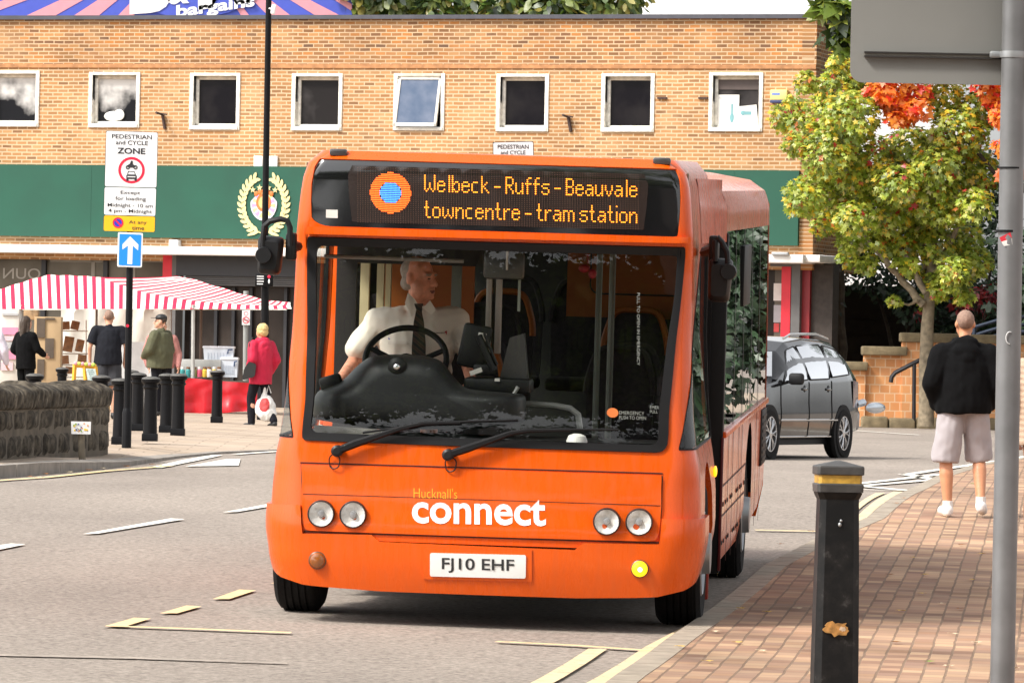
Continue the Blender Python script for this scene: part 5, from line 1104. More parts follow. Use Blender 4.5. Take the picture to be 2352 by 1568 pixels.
# ---- grey sign pole with the back of a big sign
DP=26.5; p0=at(2302,1568,DP); sp=F/DP
sg=thing('sign_post','tall galvanised pole carrying the plain grey back of a large road sign','sign',(p0.x,DP,gz(p0.x,DP)+PH))
GALV=M('dull_galvanised_pole',(.22,.22,.225),.42,metal=.35,var=.22,scale=5); pz=at(2326,100,DP).z; xo=at(2326,185,DP).x
b=MB(); b.tube([(p0.x,DP,gz(p0.x,DP)+PH-.02),(p0.x,DP,1.2),(at(2322,400,DP).x*.5+p0.x*.5,DP,2.2),(xo,DP,4.4)],.0535,20); b.lathe([(.085,0),(.085,.03),(.06,.06)],16,0,Matrix.Translation((p0.x,DP,gz(p0.x,DP)+PH))); b.build('pole',GALV,sg,world=True)
b=MB(); a=at(1957,185,DP-.1); zb=a.z; x0=a.x; x1=2*xo-x0
b.prism(rrect(x0,x1,zb,zb+1.05,.055),lambda x,z,t:Vector((x,DP+.075+t,z)),0,.004); b.build('sign_panel',M('grey_sign_back',(.25,.245,.23),.55,var=.10,scale=1.6),sg,world=True)
b=MB()
for zz in (at(2140,126,DP).z,at(2140,126,DP).z+.62):
    b.bx(x0+.06,x1-.06,DP+.055,DP+.0745,zz-.005,zz+.005); b.bx(x0+.06,x1-.06,DP+.048,DP+.0745,zz-.012,zz-.006,1); b.bx(x0+.06,x1-.06,DP+.048,DP+.0745,zz+.006,zz+.012,1)
b.build('sign_rail',[M('pale_slotted_rail',(.22,.20,.17),.5,metal=.3),M('dark_slotted_rail',(.035,.03,.028),.6)],sg,world=True)
b=MB(); zz=at(2140,122,DP).z; b.lathe([(.057,-.014),(.058,0),(.057,.014)],20,0,Matrix.Translation((xo,DP,zz))); b.box((xo-.075,DP+.03,zz),(.05,.03,.03),0,None,.008); b.build('clamp',M('galvanised_steel',(.42,.43,.44)),sg,world=True)
for y in (386,):
    b=MB(); q=at(2320,y,DP); b.lathe([(.0555,-.004),(.0555,.004)],20,0,Matrix.Translation((q.x+.003,DP,q.z))); b.build('strap',BLK,sg,world=True)
b=MB(); q=at(2313,531,DP); b.lathe([(.0555,-.005),(.0555,.005)],20,0,Matrix.Rotation(rad(12),4,'X')@Matrix.Identity(4) if 0 else Matrix.Translation((q.x+.004,DP,q.z))); b.build('strap',BLK,sg,world=True)
b=MB(); cxp=q.x+.004
def onpole(px,py): 
    v=at(px,py,DP); dx=max(-.05,min(.05,v.x-cxp)); return Vector((v.x,DP-math.sqrt(.0555**2-dx*dx),v.z))
b.add([onpole(*k) for k in ((2294,546),(2318,534),(2322,548),(2298,556))],[(0,1,2,3)],0); b.add([onpole(*k) for k in ((2298,556),(2322,548),(2323,562),(2304,566))],[(0,1,2,3)],1); b.build('torn_sticker',[M('red_sticker',(.6,.02,.04),.5),M('white_sticker',(.75,.73,.7),.5)],sg,world=True)
b=MB(); b.tube([onpole(2317+9*cos(a),776-14*sin(a))+Vector((0,-.002,0)) for a in [rad(70+i*22) for i in range(10)]],.0022,4); b.tube([onpole(2336,752)+Vector((0,-.002,0)),onpole(2340,772)+Vector((0,-.002,0)),onpole(2334,785)+Vector((0,-.002,0))],.0022,4); b.build('chalk_mark',M('chalk_white',(.7,.7,.7),.9),sg,world=True)
# ---- pedestrian zone sign post
WS_=M('sign_white',(.80,.80,.80),.4,var=.03); SBK=M('sign_black',(.02,.02,.025),.5,var=0); SRD=M('sign_red',(.70,.012,.05),.4,var=0); SBL=M('sign_blue',(.01,.24,.72),.4,var=.03); SYE=M('sign_yellow',(.85,.46,.01),.4,var=.03); SNB=M('sign_dark_blue',(.02,.04,.45),.4,var=0)
g=gp(290,1046); DS=g.y
ps=thing('sign_post','black post with white pedestrian zone sign, yellow plate and blue arrow plate','sign',(g.x,DS,gz(g.x,DS)+sh(g.x,DS)))
m=DS/F
def SP(px,py,t=0):
    v=at(px,py,DS-.08-t); return v
b=MB(); q=at(301,310,DS); b.tube([(g.x,DS,g.z),(g.x+.0,DS,2.2),(q.x,DS,q.z)],.040,14); b.lathe([(.055,0),(.055,.5),(.041,.55)],14,0,Matrix.Translation(g)); b.build('pole',BB,ps,world=True)
def plate(name,pts,mat,rim,rp_=4):
    b=MB(); b.prism(rpoly(pts,rp_),lambda x,y,t:SP(x,y,t),-.012,0,0); o=b.build(name,[mat],ps,world=True,smooth=0)
    c=(sum(p[0] for p in pts)/4,sum(p[1] for p in pts)/4); b=MB(); b.prism(rpoly([(c[0]+(x-c[0])*1.018,c[1]+(y-c[1])*1.016) for x,y in pts],rp_),lambda x,y,t:SP(x,y,t),-.016,-.002); e=b.build('rim',rim,None,smooth=0); e.parent=o
    e.data.transform((chain(ps)).inverted()); return o
def stext(o,lines_,mat):
    b=MB()
    for t,x0,y0,x1,y1,bd in lines_:
        v,f=text2d(t,bd); b.add([SP(x0+a*(x1-x0),y1-c*(y1-y0)+a*(x1-x0)*.03,.003) for a,c in v],f)
    k=b.build('sign_lettering',mat,None,smooth=0); k.parent=o; k.data.transform(chain(ps).inverted())
def sdisc(bb,cx,cy,r0,r1,t,mi,n=28):
    vs_=[SP(cx+r*cos(2*pi*i/n),cy+r*sin(2*pi*i/n),t) for r in (r0,r1) for i in range(n)]
    bb.add(vs_,[(i,(i+1)%n,n+(i+1)%n,n+i) for i in range(n)] if r0>0 else [tuple(range(n,2*n))],mi)
a=plate('zone_plate',[(244.5,301),(362,305),(359,431),(241,428)],WS_,SBK)
stext(a,[('PEDESTRIAN',257,308,349,318,.012),('and CYCLE',266,322,340,332,.012),('ZONE',269,339,334,353,.03)],SBK)
b=MB(); sdisc(b,302,391,24.5,30.5,.003,0); 
b.bx(0,0,0,0,0,0) if 0 else None
# motor cycle and car symbols
for cx,cy in ((293.5,384.5),(311,384.5)): sdisc(b,cx,cy,2.4,5,.004,1,14)
b.prism([(290,383),(296,377),(303,376),(308,379),(312,384),(306,385),(298,385)],lambda x,y,t:SP(x,y,t),.003,.005,1); b.prism([(298,377),(301,369),(305,370),(305,377)],lambda x,y,t:SP(x,y,t),.003,.005,1)
b.prism([(292,401),(294,393),(309,393.5),(312,402),(314,404),(314,412),(290,411),(290,403)],lambda x,y,t:SP(x,y,t),.003,.004,1); b.prism([(294.5,400.5),(296,395),(308,395.4),(309.5,401)],lambda x,y,t:SP(x,y,t),.004,.005,2)
for x in (290,309): b.prism([(x,411),(x+5,411),(x+5,416),(x,416)],lambda x,y,t:SP(x,y,t),.003,.005,1)
b.prism([(293,405),(311,405.5),(311,407.5),(293,407)],lambda x,y,t:SP(x,y,t),.0045,.0055,2)
k=b.build('no_vehicles_symbol',[SRD,SBK,WS_],None,smooth=0); k.parent=a; k.data.transform(chain(ps).inverted())
a=plate('loading_plate',[(240.5,430),(358.5,433),(356.5,496),(239,493)],WS_,SBK)
stext(a,[('Except',277,438,322,448,.008),('for loading',265,451,335,462,.008),('Midnight - 10 am',247,466,351,477,.008),('4 pm - Midnight',249,479,349,490,.008)],SBK)
a=plate('waiting_plate',[(239,495),(356,498),(355,533),(238,530)],SYE,SBK)
stext(a,[('At any',296,506,337,516,.008),('time',303,519,331,528,.008)],SBK)
b=MB(); sdisc(b,271,511.5,0,11.5,.003,0); sdisc(b,271,511.5,9,12.3,.004,1); b.prism([(262.5,505),(265,502.5),(279.5,518),(277,520.5)],lambda x,y,t:SP(x,y,t),.003,.005,1); k=b.build('no_waiting_symbol',[SNB,SRD],None,smooth=0); k.parent=a; k.data.transform(chain(ps).inverted())
a=plate('arrow_plate',[(271.5,534),(328,536),(325.5,614),(269.5,612)],WS_,WS_)
b=MB(); b.prism(rpoly([(274.5,537),(325,539),(322.5,611),(272.5,609)],2),lambda x,y,t:SP(x,y,t),.001,.003,0); b.prism([(299,543),(318,562),(317,575),(305,564),(303.5,607),(292.5,606.5),(294,564),(281,573),(281.5,561)],lambda x,y,t:SP(x,y,t),.003,.005,1); k=b.build('arrow',[SBL,WS_],None,smooth=0); k.parent=a; k.data.transform(chain(ps).inverted())
b=MB(); q=at(293,748,DS-.045); b.lathe([(.018,0),(.018,.006)],12,0,Matrix.Translation(q)@Matrix.Rotation(pi/2,4,'X')); b.build('red_sticker',SRD,ps,world=True)
# ---- second zone sign, seen over the bus roof
D2=47.0
p2=thing('sign_post','white pedestrian zone sign on a post mostly hidden behind the bus roof','sign',(at(1178,900,D2).x,D2,gz(0,D2)))
b=MB(); x=at(1178,340,D2).x; b.tube([(x,D2,gz(x,D2)),(x,D2,at(1178,335,D2).z)],.04,12); b.build('pole',BB,p2,world=True)
T2_=lambda px,py,t=0:at(px,py,D2-.06-t)
b=MB(); b.prism(rpoly([(1133,328),(1224,326),(1226,430),(1135,432)],4),lambda x,y,t:T2_(x,y,t),0,.012); a=b.build('zone_plate',WS_,p2,world=True,smooth=0)
b=MB(); b.prism(rpoly([(1131.5,326.5),(1225.5,324.5),(1227.5,431.5),(1133.5,433.5)],4),lambda x,y,t:T2_(x,y,t),-.006,.008); k=b.build('rim',SBK,None,smooth=0); k.parent=a; k.data.transform(chain(p2).inverted())
b=MB()
for t,x0,y0,x1,y1 in (('PEDESTRIAN',1143,332.5,1214,342),('and CYCLE',1150,346,1207,355)):
    v,f=text2d(t,.012); b.add([T2_(x0+q*(x1-x0),y1-c*(y1-y0),.014) for q,c in v],f)
k=b.build('sign_lettering',SBK,None,smooth=0); k.parent=a; k.data.transform(chain(p2).inverted())
# ---- tall lamp post with finger sign
g=gp(604,978); DL=g.y
lp=thing('street_lamp','tall black lamp post with a small black finger sign, left of the bus','street lamp',(g.x,DL,g.z))
x1=at(617,10,DL); b=MB(); b.tube([g,Vector((g.x+.01,DL,1.6)),Vector((at(609,500,DL).x,DL,at(609,500,DL).z)),x1,x1+Vector((.02,0,2.2))],[.085,.075,.055,.05,.045],14); b.lathe([(.11,0),(.11,.75),(.07,.85)],12,0,Matrix.Translation(g)); b.build('column',BB,lp,world=True)
q=x1+Vector((.02,0,2.2)); b=MB(); b.tube([q,q+Vector((.1,-.3,.25)),q+Vector((.15,-.9,.32))],.035,8); b.build('arm',BB,lp,world=True); b=MB(); b.box(q+Vector((.17,-1.2,.31)),(.22,.62,.12),0,None,.04); b.build('lantern',M('lantern_grey',(.2,.2,.2),.4),lp,world=True)
b=MB(); a=at(586,658,DL-.09); c=at(628,629,DL-.09); b.bx(a.x,c.x,DL-.16,DL-.09,a.z,c.z,0,.01); k=b.build('finger_sign',BB,lp,world=True)
b=MB()
for (x0,x1_,y0,y1) in ((590,606,633.5,635.5),(590,606,639,641),(590,606,645,647),(590,604,651,653)): 
    u=at(x0,y1,DL-.165);v=at(x1_,y0,DL-.165); b.bx(u.x,v.x,DL-.166,DL-.160,u.z,v.z)
u=at(618,635.5,DL-.17); b.ell(u,(.028,.006,.028),1); u=at(618,646,DL-.17); b.ell(u,(.016,.006,.04),0); kk=b.build('sign_lettering',[WS_,SRD],None,smooth=0); kk.parent=k; kk.data.transform(chain(lp).inverted())
b=MB(); q=at(628,22,DL-.08); b.box(q,(.08,.09,.17),0,Matrix.Rotation(rad(8),3,'Y'),.02); b.tube([q+Vector((-.09,.05,.02)),q],.015,6); b.build('camera_box',M('white_steel',(.8,.8,.8)),lp,world=True)
# ---- no smoking sign on a grey post
g=gp(563,958); D3=g.y
ns=thing('sign_post','slim grey post with a small round no smoking sign, beside the shop door','sign',(g.x,D3,g.z)); b=MB(); q=at(565,668,D3); b.tube([g,Vector((q.x,D3,q.z))],.05,10); b.build('pole',M('pale_grey_post',(.30,.31,.30),.5),ns,world=True)
b=MB(); a=at(555.5,746,D3-.07);c=at(574.5,712,D3-.07); b.bx(a.x,c.x,D3-.08,D3-.06,a.z,c.z,0); q=at(565,735,D3-.085); n_=20
vs_=[q+Vector((r*cos(2*pi*i/n_),0,r*sin(2*pi*i/n_))) for r in (.052,.066) for i in range(n_)]; b.add(vs_,[(i,(i+1)%n_,n_+(i+1)%n_,n_+i) for i in range(n_)],1)
b.box(q,(.115,.003,.013),1,Matrix.Rotation(rad(40),3,'Y')); b.box(q,(.07,.002,.013),2); q=at(565,720,D3-.085)
vs_=[q+Vector((r*cos(2*pi*i/n_),0,r*sin(2*pi*i/n_))) for r in (.034,.042) for i in range(n_)]; b.add(vs_,[(i,(i+1)%n_,n_+(i+1)%n_,n_+i) for i in range(n_)],1)
b.build('sign_plate',[WS_,SRD,SBK],ns,world=True,smooth=0)
# ---- old stone wall with upright copings
WST=bpy.data.materials.new('dark_gritstone'); WST.use_nodes=True
def grit(m):
    n,l=N(m); p=n['Principled BSDF']; p.inputs['Roughness'].default_value=.95; p.inputs['Specular IOR Level'].default_value=.15; tc=n.new('ShaderNodeTexCoord')
    a=n.new('ShaderNodeTexNoise'); a.inputs['Scale'].default_value=7; a.inputs['Detail'].default_value=8; a.inputs['Roughness'].default_value=.65; l.new(tc.outputs['Object'],a.inputs['Vector'])
    r=ramp(n,a.outputs['Fac'],[(.28,(.014,.012,.009)),(.45,(.05,.042,.033)),(.60,(.125,.105,.08)),(.75,(.27,.23,.18))],l); l.new(r.outputs[0],p.inputs['Base Color'])
    bp=n.new('ShaderNodeBump'); bp.inputs['Strength'].default_value=.5; bp.inputs['Distance'].default_value=.015; l.new(a.outputs['Fac'],bp.inputs['Height']); l.new(bp.outputs[0],p.inputs['Normal'])
grit(WST)
wa=gp(-70,1089); wb_=gp(250,1059); wv=(wb_-wa); wv.z=0; WL=wv.length; wv.normalize(); wn=Vector((wv.y,-wv.x,0))
if wn.y>0: wn=-wn
sw_=thing('stone_wall','low dark stone wall topped with upright rounded coping stones at the left edge','wall',(wb_.x,wb_.y,wb_.z))
rr=random.Random(6)
def stone(b,s0,s1,z0,z1,dep,prot,bulge=.02,lean=0,mi=0):
    """one rough block: along the wall s0..s1, heights z0..z1"""
    nu,nv=5,4; vs_=[]
    for j in range(nv+1):
        for i in range(nu+1):
            u=i/nu; v=j/nv; e=min(u,1-u)*2; f=min(v,1-v)*2; rd_=min(1,e*9)*min(1,f*8)
            s_=s0+(s1-s0)*u; z=z0+(z1-z0)*v; k=noise.noise(Vector((s_*5,z*5,s0*3)))*bulge
            p=wa+wv*(s_+lean*v)+wn*(prot*rd_**.5+k-.02*(1-rd_)); p.z=gz(p.x,p.y)+.1+z; vs_.append(p)
    o=len(vs_); q=[wa+wv*(s0+(s1-s0)*a+lean*c)-wn*dep+Vector((0,0,0)) for a,c in ((0,0),(1,0),(1,1),(0,1))]
    for p,(zz) in zip(q,(z0,z0,z1,z1)): p.z=gz(p.x,p.y)+.1+zz
    vs_+=q; fs=[(j*(nu+1)+i,j*(nu+1)+i+1,(j+1)*(nu+1)+i+1,(j+1)*(nu+1)+i) for j in range(nv) for i in range(nu)]
    t=nv*(nu+1); fs+=[tuple(t+i for i in range(nu+1))+(o+2,o+3),tuple(range(nu,-1,-1))+(o,o+1)]
    fs+=[tuple(j*(nu+1) for j in range(nv+1))+(o+3,o),tuple(j*(nu+1)+nu for j in range(nv,-1,-1))+(o+1,o+2)]
    b.add(vs_,fs,mi)
b=MB()
for (z0,z1,sl_) in ((0,.27,.40),(.275,.51,.36)):
    s_=-.2
    while s_<WL-.04:
        w=rr.uniform(1.2,3.2)*sl_; e=min(s_+w,WL-.10*z1/.5*.6)
        if e-s_>.08: stone(b,s_+.005,e-.005,z0+.008,z1-.006,.45,.025,.028)
        s_+=w
b.build('stonework',WST,sw_,world=True,smooth=50)
b=MB(); p=[wa+wv*s_ for s_ in (-.2,WL-.08)]; 
vs_=[];
for q in p:
    for (dn,z) in ((-.0,-.05),(-.0,.6),(-.4,.6),(-.4,-.05)): v=q+wn*dn; v.z=gz(v.x,v.y)+.1+z; vs_.append(v)
b.add(vs_,[(0,1,5,4),(1,2,6,5),(2,3,7,6),(0,3,2,1),(4,5,6,7)]); b.build('mortar_core',M('dark_lime_mortar',(.12,.098,.072),.95,var=.4,scale=5),sw_,world=True,smooth=0)
s_=-.2; nco=0
b=MB()
while s_<WL-.24:
    w=rr.uniform(.15,.27); h=rr.uniform(.235,.285)
    pl=rpoly([(0,.0),(.44,.0),(.46,h*.75),(.33,h),(.12,h),(-.02,h*.72)],.045); le=.04+.05*rr.random(); k=len(pl); vs_=[]
    for (ss,sc) in ((0,.80),(w*.25,.98),(w*.7,1.0),(w-.006,.80)):
        for dn,z in pl:
            jit=1+.06*noise.noise(Vector((dn*6,z*6,s_*9)))
            v=wa+wv*(s_+ss+le*z/.25)+wn*(.05-dn*sc*jit-.22*(1-sc)); v.z=gz(v.x,v.y)+.1+.5+z*sc*jit; vs_.append(v)
    fs=[(i*k+j,i*k+(j+1)%k,(i+1)*k+(j+1)%k,(i+1)*k+j) for i in range(3) for j in range(k)]+[tuple(range(k)),tuple(range(3*k,4*k))[::-1]]
    b.add(vs_,fs); s_+=w; nco+=1
b.build('coping',WST,sw_,world=True,smooth=50)
# ---- small plaque on a short post in front of the wall
g=gp(190,1077); DQ=g.y
pq=thing('plaque_sign','small white plaque with coloured print on a short stone coloured post before the wall','sign',(g.x,DQ,g.z)); b=MB(); q=at(186,990,DQ); b.tube([g,Vector((q.x,DQ,q.z))],.035,8); b.build('post',M('weathered_wood_post',(.16,.135,.10),.9,var=.3),pq,world=True)
b=MB(); b.prism([(163,967),(209,968),(208,997),(164,996)],lambda x,y,t:at(x,y,DQ-.05-t),0,.012); k=b.build('plaque',WS_,pq,world=True,smooth=0)
b=MB(); rr=random.Random(2); PC=[M('print_navy',(.05,.07,.3),.5),M('print_orange',(.8,.3,.03),.5),M('print_green',(.25,.4,.08),.5),M('print_grey',(.45,.45,.45),.5),M('print_yellow',(.8,.55,.05),.5)]
for i in range(26):
    x=rr.uniform(169,203);y=rr.uniform(972,991);r=rr.uniform(1,3); b.prism([(x+r*cos(a)*rr.uniform(.7,1.3),y+r*sin(a)) for a in [2*pi*j/6 for j in range(6)]],lambda x,y,t:at(x,y,DQ-.05-t),.012,.0135+.0002*i,i%5)
o=b.build('print',PC,None,smooth=0); o.parent=k; o.data.transform(chain(pq).inverted())
# ================================================================ MARKET
CRW=M('striped_canvas_white',(.80,.77,.70),.8,var=.1,scale=2); CRR=M('striped_canvas_red',(.70,.012,.06),.75,var=.15,scale=3); WSH=M('white_tarpaulin',(.74,.73,.66),.7,var=.1,scale=1.2); STL=M('stall_pole_grey',(.42,.42,.40),.5,metal=.2); RCL=M('red_plastic_cloth',(.48,.006,.014),.28,var=.18,scale=3)
DSTL=112.6
def gl(px,py,d): return at(px,py,d)
st=thing('market_stall','market stall canopy striped red and white, with white back sheet and thin poles','market stall',(at(330,962,DSTL).x,DSTL,.46))
def yf(x):   # upper edge of the striped front valance (pixels)
    pts=[(-60,682),(0,664),(60,645),(110,631),(170,633),(230,636),(275,654),(320,669),(380,681),(450,692),(560,700),(668,702)]
    for (a,ya),(c,yc) in zip(pts,pts[1:]):
        if x<=c: return ya+(yc-ya)*(x-a)/(c-a)
    return 702
bw=MB(); x=-50.0; i=0
while x<667:
    w=9.4 if i%2 else 11.4; x2=min(667,x+w); mi=1 if i%2 else 0
    sg_=[0,.15,.35,.6,.8,1]
    for u0_,u1_ in zip(sg_,sg_[1:]):
        q=[]
        for (xx,uu) in ((x,u0_),(x2,u0_),(x2,u1_),(x,u1_)):
            yt=yf(xx); yy=709.5+.8*sin(xx*.15)+(yt-709.5)*uu; lean=3.5*sin((xx+50)*.01)*(1-uu); hgt=(709-yt)/75
            q.append(at(xx+lean-uu*0,yy,DSTL-.15+1.3*hgt*uu+.03*sin(xx*.3)))
        bw.add(q,[(0,1,2,3)],mi)
    # roof behind the valance
    if x>=225:
        for k in range(4):
            q=[]
            for (xx,k2) in ((x,k),(x2,k),(x2,k+1),(x,k+1)):
                t=(xx-230)/437; bx=405+262*t; by=lut([(405,634),(440,640),(500,658),(560,676),(617,690),(667,694)],bx); v=k2/4
                sag=2.5*sin(pi*v)
                q.append(at(xx+(bx-xx)*v,yf(xx)+(by-yf(xx))*v+sag,DSTL-.15+1.3*(709-yf(xx))/75+2.6*v))
            bw.add(q,[(0,1,2,3)],mi if k<4 else 0)
    x=x2; i+=1
bw.build('striped_canopy',[CRW,CRR],st,world=True,smooth=60)
b=MB(); b.panel([(-40,712),(660,712),(640,700),(420,640),(120,636),(-40,690)],[],lambda px,py:at(px,py,DSTL+2.9+.02*sin(px*.2)),step=(40,20)); b.build('canopy_back',WSH,st,world=True)
b=MB(); b.panel([(140,705),(395,705),(392,935),(140,945)],[],lambda px,py:at(px,py,DSTL+2.6+.04*sin(px*.12+py*.03)),step=(20,25)); b.panel([(255,785),(390,785),(388,936),(255,938)],[],lambda px,py:at(px,py,DSTL+2.52+.03*sin(px*.1)),step=(20,25),mi=1); b.build('back_sheet',[WSH,M('pale_grey_tarpaulin',(.62,.64,.64),.7)],st,world=True)
for (px,d,r,m_) in ((222,DSTL+.2,.022,'brown'),(444,DSTL-.1,.035,''),(462,DSTL+2.4,.025,'brown'),(48,DSTL,.03,''),(393,DSTL+2.5,.02,'')):
    b=MB(); yb=966 if d<DSTL+1 else 950; p=at(px,700,d); b.tube([p,Vector((at(px-2,yb,d).x,d,.45))],r,8); b.build('pole',M('rusty_stall_pole',(.16,.12,.09),.7) if m_ else STL,st,world=True)
# ---- red covered table with its goods
tb=thing('stall_table','long stall table hung with a glossy red plastic cloth, beside the woman in red','table',(at(470,962,DSTL).x,DSTL,.46))
b=MB(); a=at(355,868,DSTL-.2);c=at(588,880,DSTL-.2); b.bx(a.x,c.x,DSTL-.2,DSTL+.8,a.z-.07,a.z-.02); b.build('tabletop',M('dark_table_top',(.10,.085,.065),.7),tb,world=True)
b=MB()
def cl(px,py):
    t=(py-868)/80; s_=.05*t*sin(px*.11)+.04*t*sin(px*.047+1.3)+.03*noise.noise(Vector((px*.03,py*.06,0)))
    return at(px,py+ (4*sin(px*.02) if py>930 else 0),DSTL-.24-s_-.05*t)
b.panel([(352,870),(440,868),(520,876),(590,880),(600,946),(520,951),(440,951),(352,948)],[],cl,step=(6,8)); b.build('table_cloth',RCL,tb,world=True,smooth=60)
for px in (360,443,456,585):
    b=MB(); b.tube([at(px,880,DSTL-.05),Vector((at(px,960,DSTL).x,DSTL-.05,.45))],.025,8); b.build('leg',STL,tb,world=True)
def crate(x0,x1,y0,y1,d,label,mats,lid=True):
    p=at((x0+x1)/2,y1,d); o=thing('storage_box',label,'box',p,0,'clear plastic boxes on the red stall table'); b=MB(); A=at(x0,y1,d);Cc=at(x1,y0,d); w=Cc.x-A.x;h=Cc.z-A.z
    b.prism([(-w*.46,0),(w*.46,0),(w*.5,h*.86),(-w*.5,h*.86)],lambda x,z,t:Vector((x,t,z)),0,.42); b.build('body',mats[0],o)
    b=MB(); b.bx(-w*.53,w*.53,-.02,.44,h*.86,h,0,.02); b.build('lid',mats[1],o)
    b=MB(); b.tube([Vector((w*.30,-.02,h*.55)),Vector((w*.32,-.03,h*.78)),Vector((w*.46,-.03,h*.8))],.014,6); b.build('handle',M('dark_blue_clip',(.04,.07,.16),.5),o)
    b=MB(); 
    for i in range(7): b.bx(-w*.35+i*w*.1,-w*.33+i*w*.1,-.012,.0,h*.15,h*.6)
    b.build('rib',mats[2],o); return o
CB=M('milky_plastic',(.66,.70,.76),.3,var=.15); CLD=M('frosted_lid',(.75,.77,.82),.35); CR_=M('pale_plastic_rib',(.50,.55,.62),.4)
crate(505,546,821,866,DSTL+.15,'lower milky plastic storage box with a clip handle on the stall table',[CB,CLD,CR_])
crate(466,537,796,832,DSTL+.25,'upper milky plastic storage box, stacked over the jars on the stall table',[CB,CLD,CR_])
b=MB(); a=at(414,868,DSTL+.1);c=at(508,826,DSTL+.1); b.bx(a.x,c.x,DSTL+.1,DSTL+.5,a.z,c.z,0,.02); o=tag(b.build('display_case',M('smoky_clear_plastic',(.36,.36,.34),.25,var=.15)),'wide smoky clear display case of small jars on the stall table','display case')
rr=random.Random(12); JC=[M('jar_teal',(.05,.30,.30),.4),M('jar_yellow',(.75,.50,.06),.4),M('jar_pink',(.65,.12,.20),.4),M('jar_white',(.7,.68,.66),.4),M('jar_olive',(.25,.28,.10),.4),M('jar_brown',(.20,.10,.05),.4)]
jars=[]
for i,(px,ci) in enumerate(((419,0),(432,0),(447,4),(458,2),(470,1),(480,3),(492,1),(503,3))):
    p=at(px,866,DSTL-.06); t=thing('jar',('small %s jar standing on the red stall table')%(['teal','teal','olive','pink','yellow','white','yellow','white'][i]),'jar',(p.x,p.y,p.z),0,'jars on the red stall table')
    b=MB(); b.lathe([(.04,0),(.045,.01),(.045,.13),(.03,.15)],12); b.build('body',JC[ci],t); b=MB(); b.lathe([(.036,.15),(.036,.19),(.001,.192)],12); b.build('lid',JC[5 if i%3 else 3],t)
# ---- left-hand stall with cardboard and wooden goods
CARD=M('brown_cardboard',(.42,.29,.16),.85,var=.15,scale=3); CARDD=M('dark_cardboard_print',(.10,.075,.055),.8,var=.2)
ds=thing('display_stand','tall cardboard display stand with dark squares, next to the woman in black','display stand',(at(108,950,109).x,109,.46))
b=MB(); a=at(76,880,109);c=at(141,728,109); b.bx(a.x,c.x,109,109.4,.46,c.z,0,.01); b.build('panel',CARD,ds,world=True)
b=MB()
for (x0,x1,y0,y1) in ((84,104,731,775),(103,124,777,822),(85,102,825,868),(104,126,730,734)):
    u=at(x0,y1,108.98);v=at(x1,y0,108.98); b.bx(u.x,v.x,108.975,109.0,u.z,v.z)
b.build('dark_square',CARDD,ds,world=True)
b=MB(); u=at(55,734,109.2);v=at(88,712,109.2); b.bx(u.x,v.x,109.1,109.4,u.z,v.z,0,.01); o=tag(b.build('storage_box',M('mottled_brown_box',(.34,.22,.12),.85,var=.5,scale=14)),'mottled brown box on top of the cardboard display stand','box')
wt=thing('stall_table','low brown wooden counter behind the chalk board, under the striped canopy','table',(at(150,950,DSTL).x,DSTL+.4,.46))
b=MB(); u=at(78,880,DSTL+.3);v=at(260,866,DSTL+.3); b.bx(u.x,v.x,DSTL+.3,DSTL+1.2,u.z+.0,u.z+.07); b.build('tabletop',M('pale_wood_counter',(.45,.32,.18),.7,var=.2),wt,world=True)
b=MB(); b.bx(u.x,v.x,DSTL+.35,DSTL+.37,u.z-.28,u.z,0); b.build('front_board',M('brown_counter_front',(.30,.20,.10),.8,var=.2),wt,world=True)
for px in (82,250):
    b=MB(); q=at(px,880,DSTL+.4); b.bx(q.x-.03,q.x+.03,DSTL+.4,DSTL+.46,.45,q.z); b.build('leg',M('brown_counter_front',(.30,.20,.10)),wt,world=True)
sh_=thing('display_rack','thin wire display rack with tilted wooden boards on the wooden counter','display rack',(at(170,868,DSTL+.9).x,DSTL+.9,at(170,868,DSTL+.9).z))
b=MB()
for px in (143,198): b.tube([at(px,868,DSTL+.9),at(px,735,DSTL+.9)],.012,6)
for py in (760,812,838,866): b.tube([at(140,py,DSTL+.9),at(202,py,DSTL+.9)],.012,6)
b.build('wire_frame',M('white_wire',(.6,.55,.48),.5),sh_,world=True)
rr=random.Random(5)
for (x0,x1,y0,y1,t) in ((142,160,738,757,-4),(163,182,737,757,12),(146,168,772,808,8),(174,192,779,808,10),(141,158,816,836,-6),(178,198,814,835,4),(150,170,842,858,3)):
    q=at((x0+x1)/2,y1,DSTL+.8); w=(x1-x0)/124; h=(y1-y0)/124; b=MB(); b.box((0,0,h/2),(w,.03,h),0,Matrix.Rotation(rad(t),3,'Y')@Matrix.Rotation(rad(-14),3,'X'),.005)
    o=tag(b.build('wooden_board',M('dark_carved_wood',(.20,.085,.025),.6,var=.45,scale=14)),'small dark wooden board leaning on the wire rack under the canopy','board','wooden boards on the wire rack'); o.location=q
pk=thing('display_stand','white and pink card display stand at the far left under the canopy','display stand',(at(20,900,110).x,110,.46))
b=MB(); u=at(-20,900,110);v=at(44,712,110); b.bx(u.x,v.x,110,110.3,.46,v.z,0,.01); b.build('panel',M('off_white_card',(.66,.62,.56),.8,var=.1),pk,world=True)
b=MB()
for i,(x0,x1,y0,y1) in enumerate(((4,42,752,768),(2,40,772,782),(4,40,786,800),(6,42,806,824),(2,30,832,850),(5,42,720,724))):
    u=at(x0,y1,109.98);v=at(x1,y0,109.98); b.bx(u.x,v.x,109.97,109.995,u.z,v.z,i%3)
b.build('card',[M('pink_card',(.75,.28,.42),.7),M('pale_pink_card',(.72,.5,.54),.7),M('grey_card',(.45,.45,.46),.7)],pk,world=True)
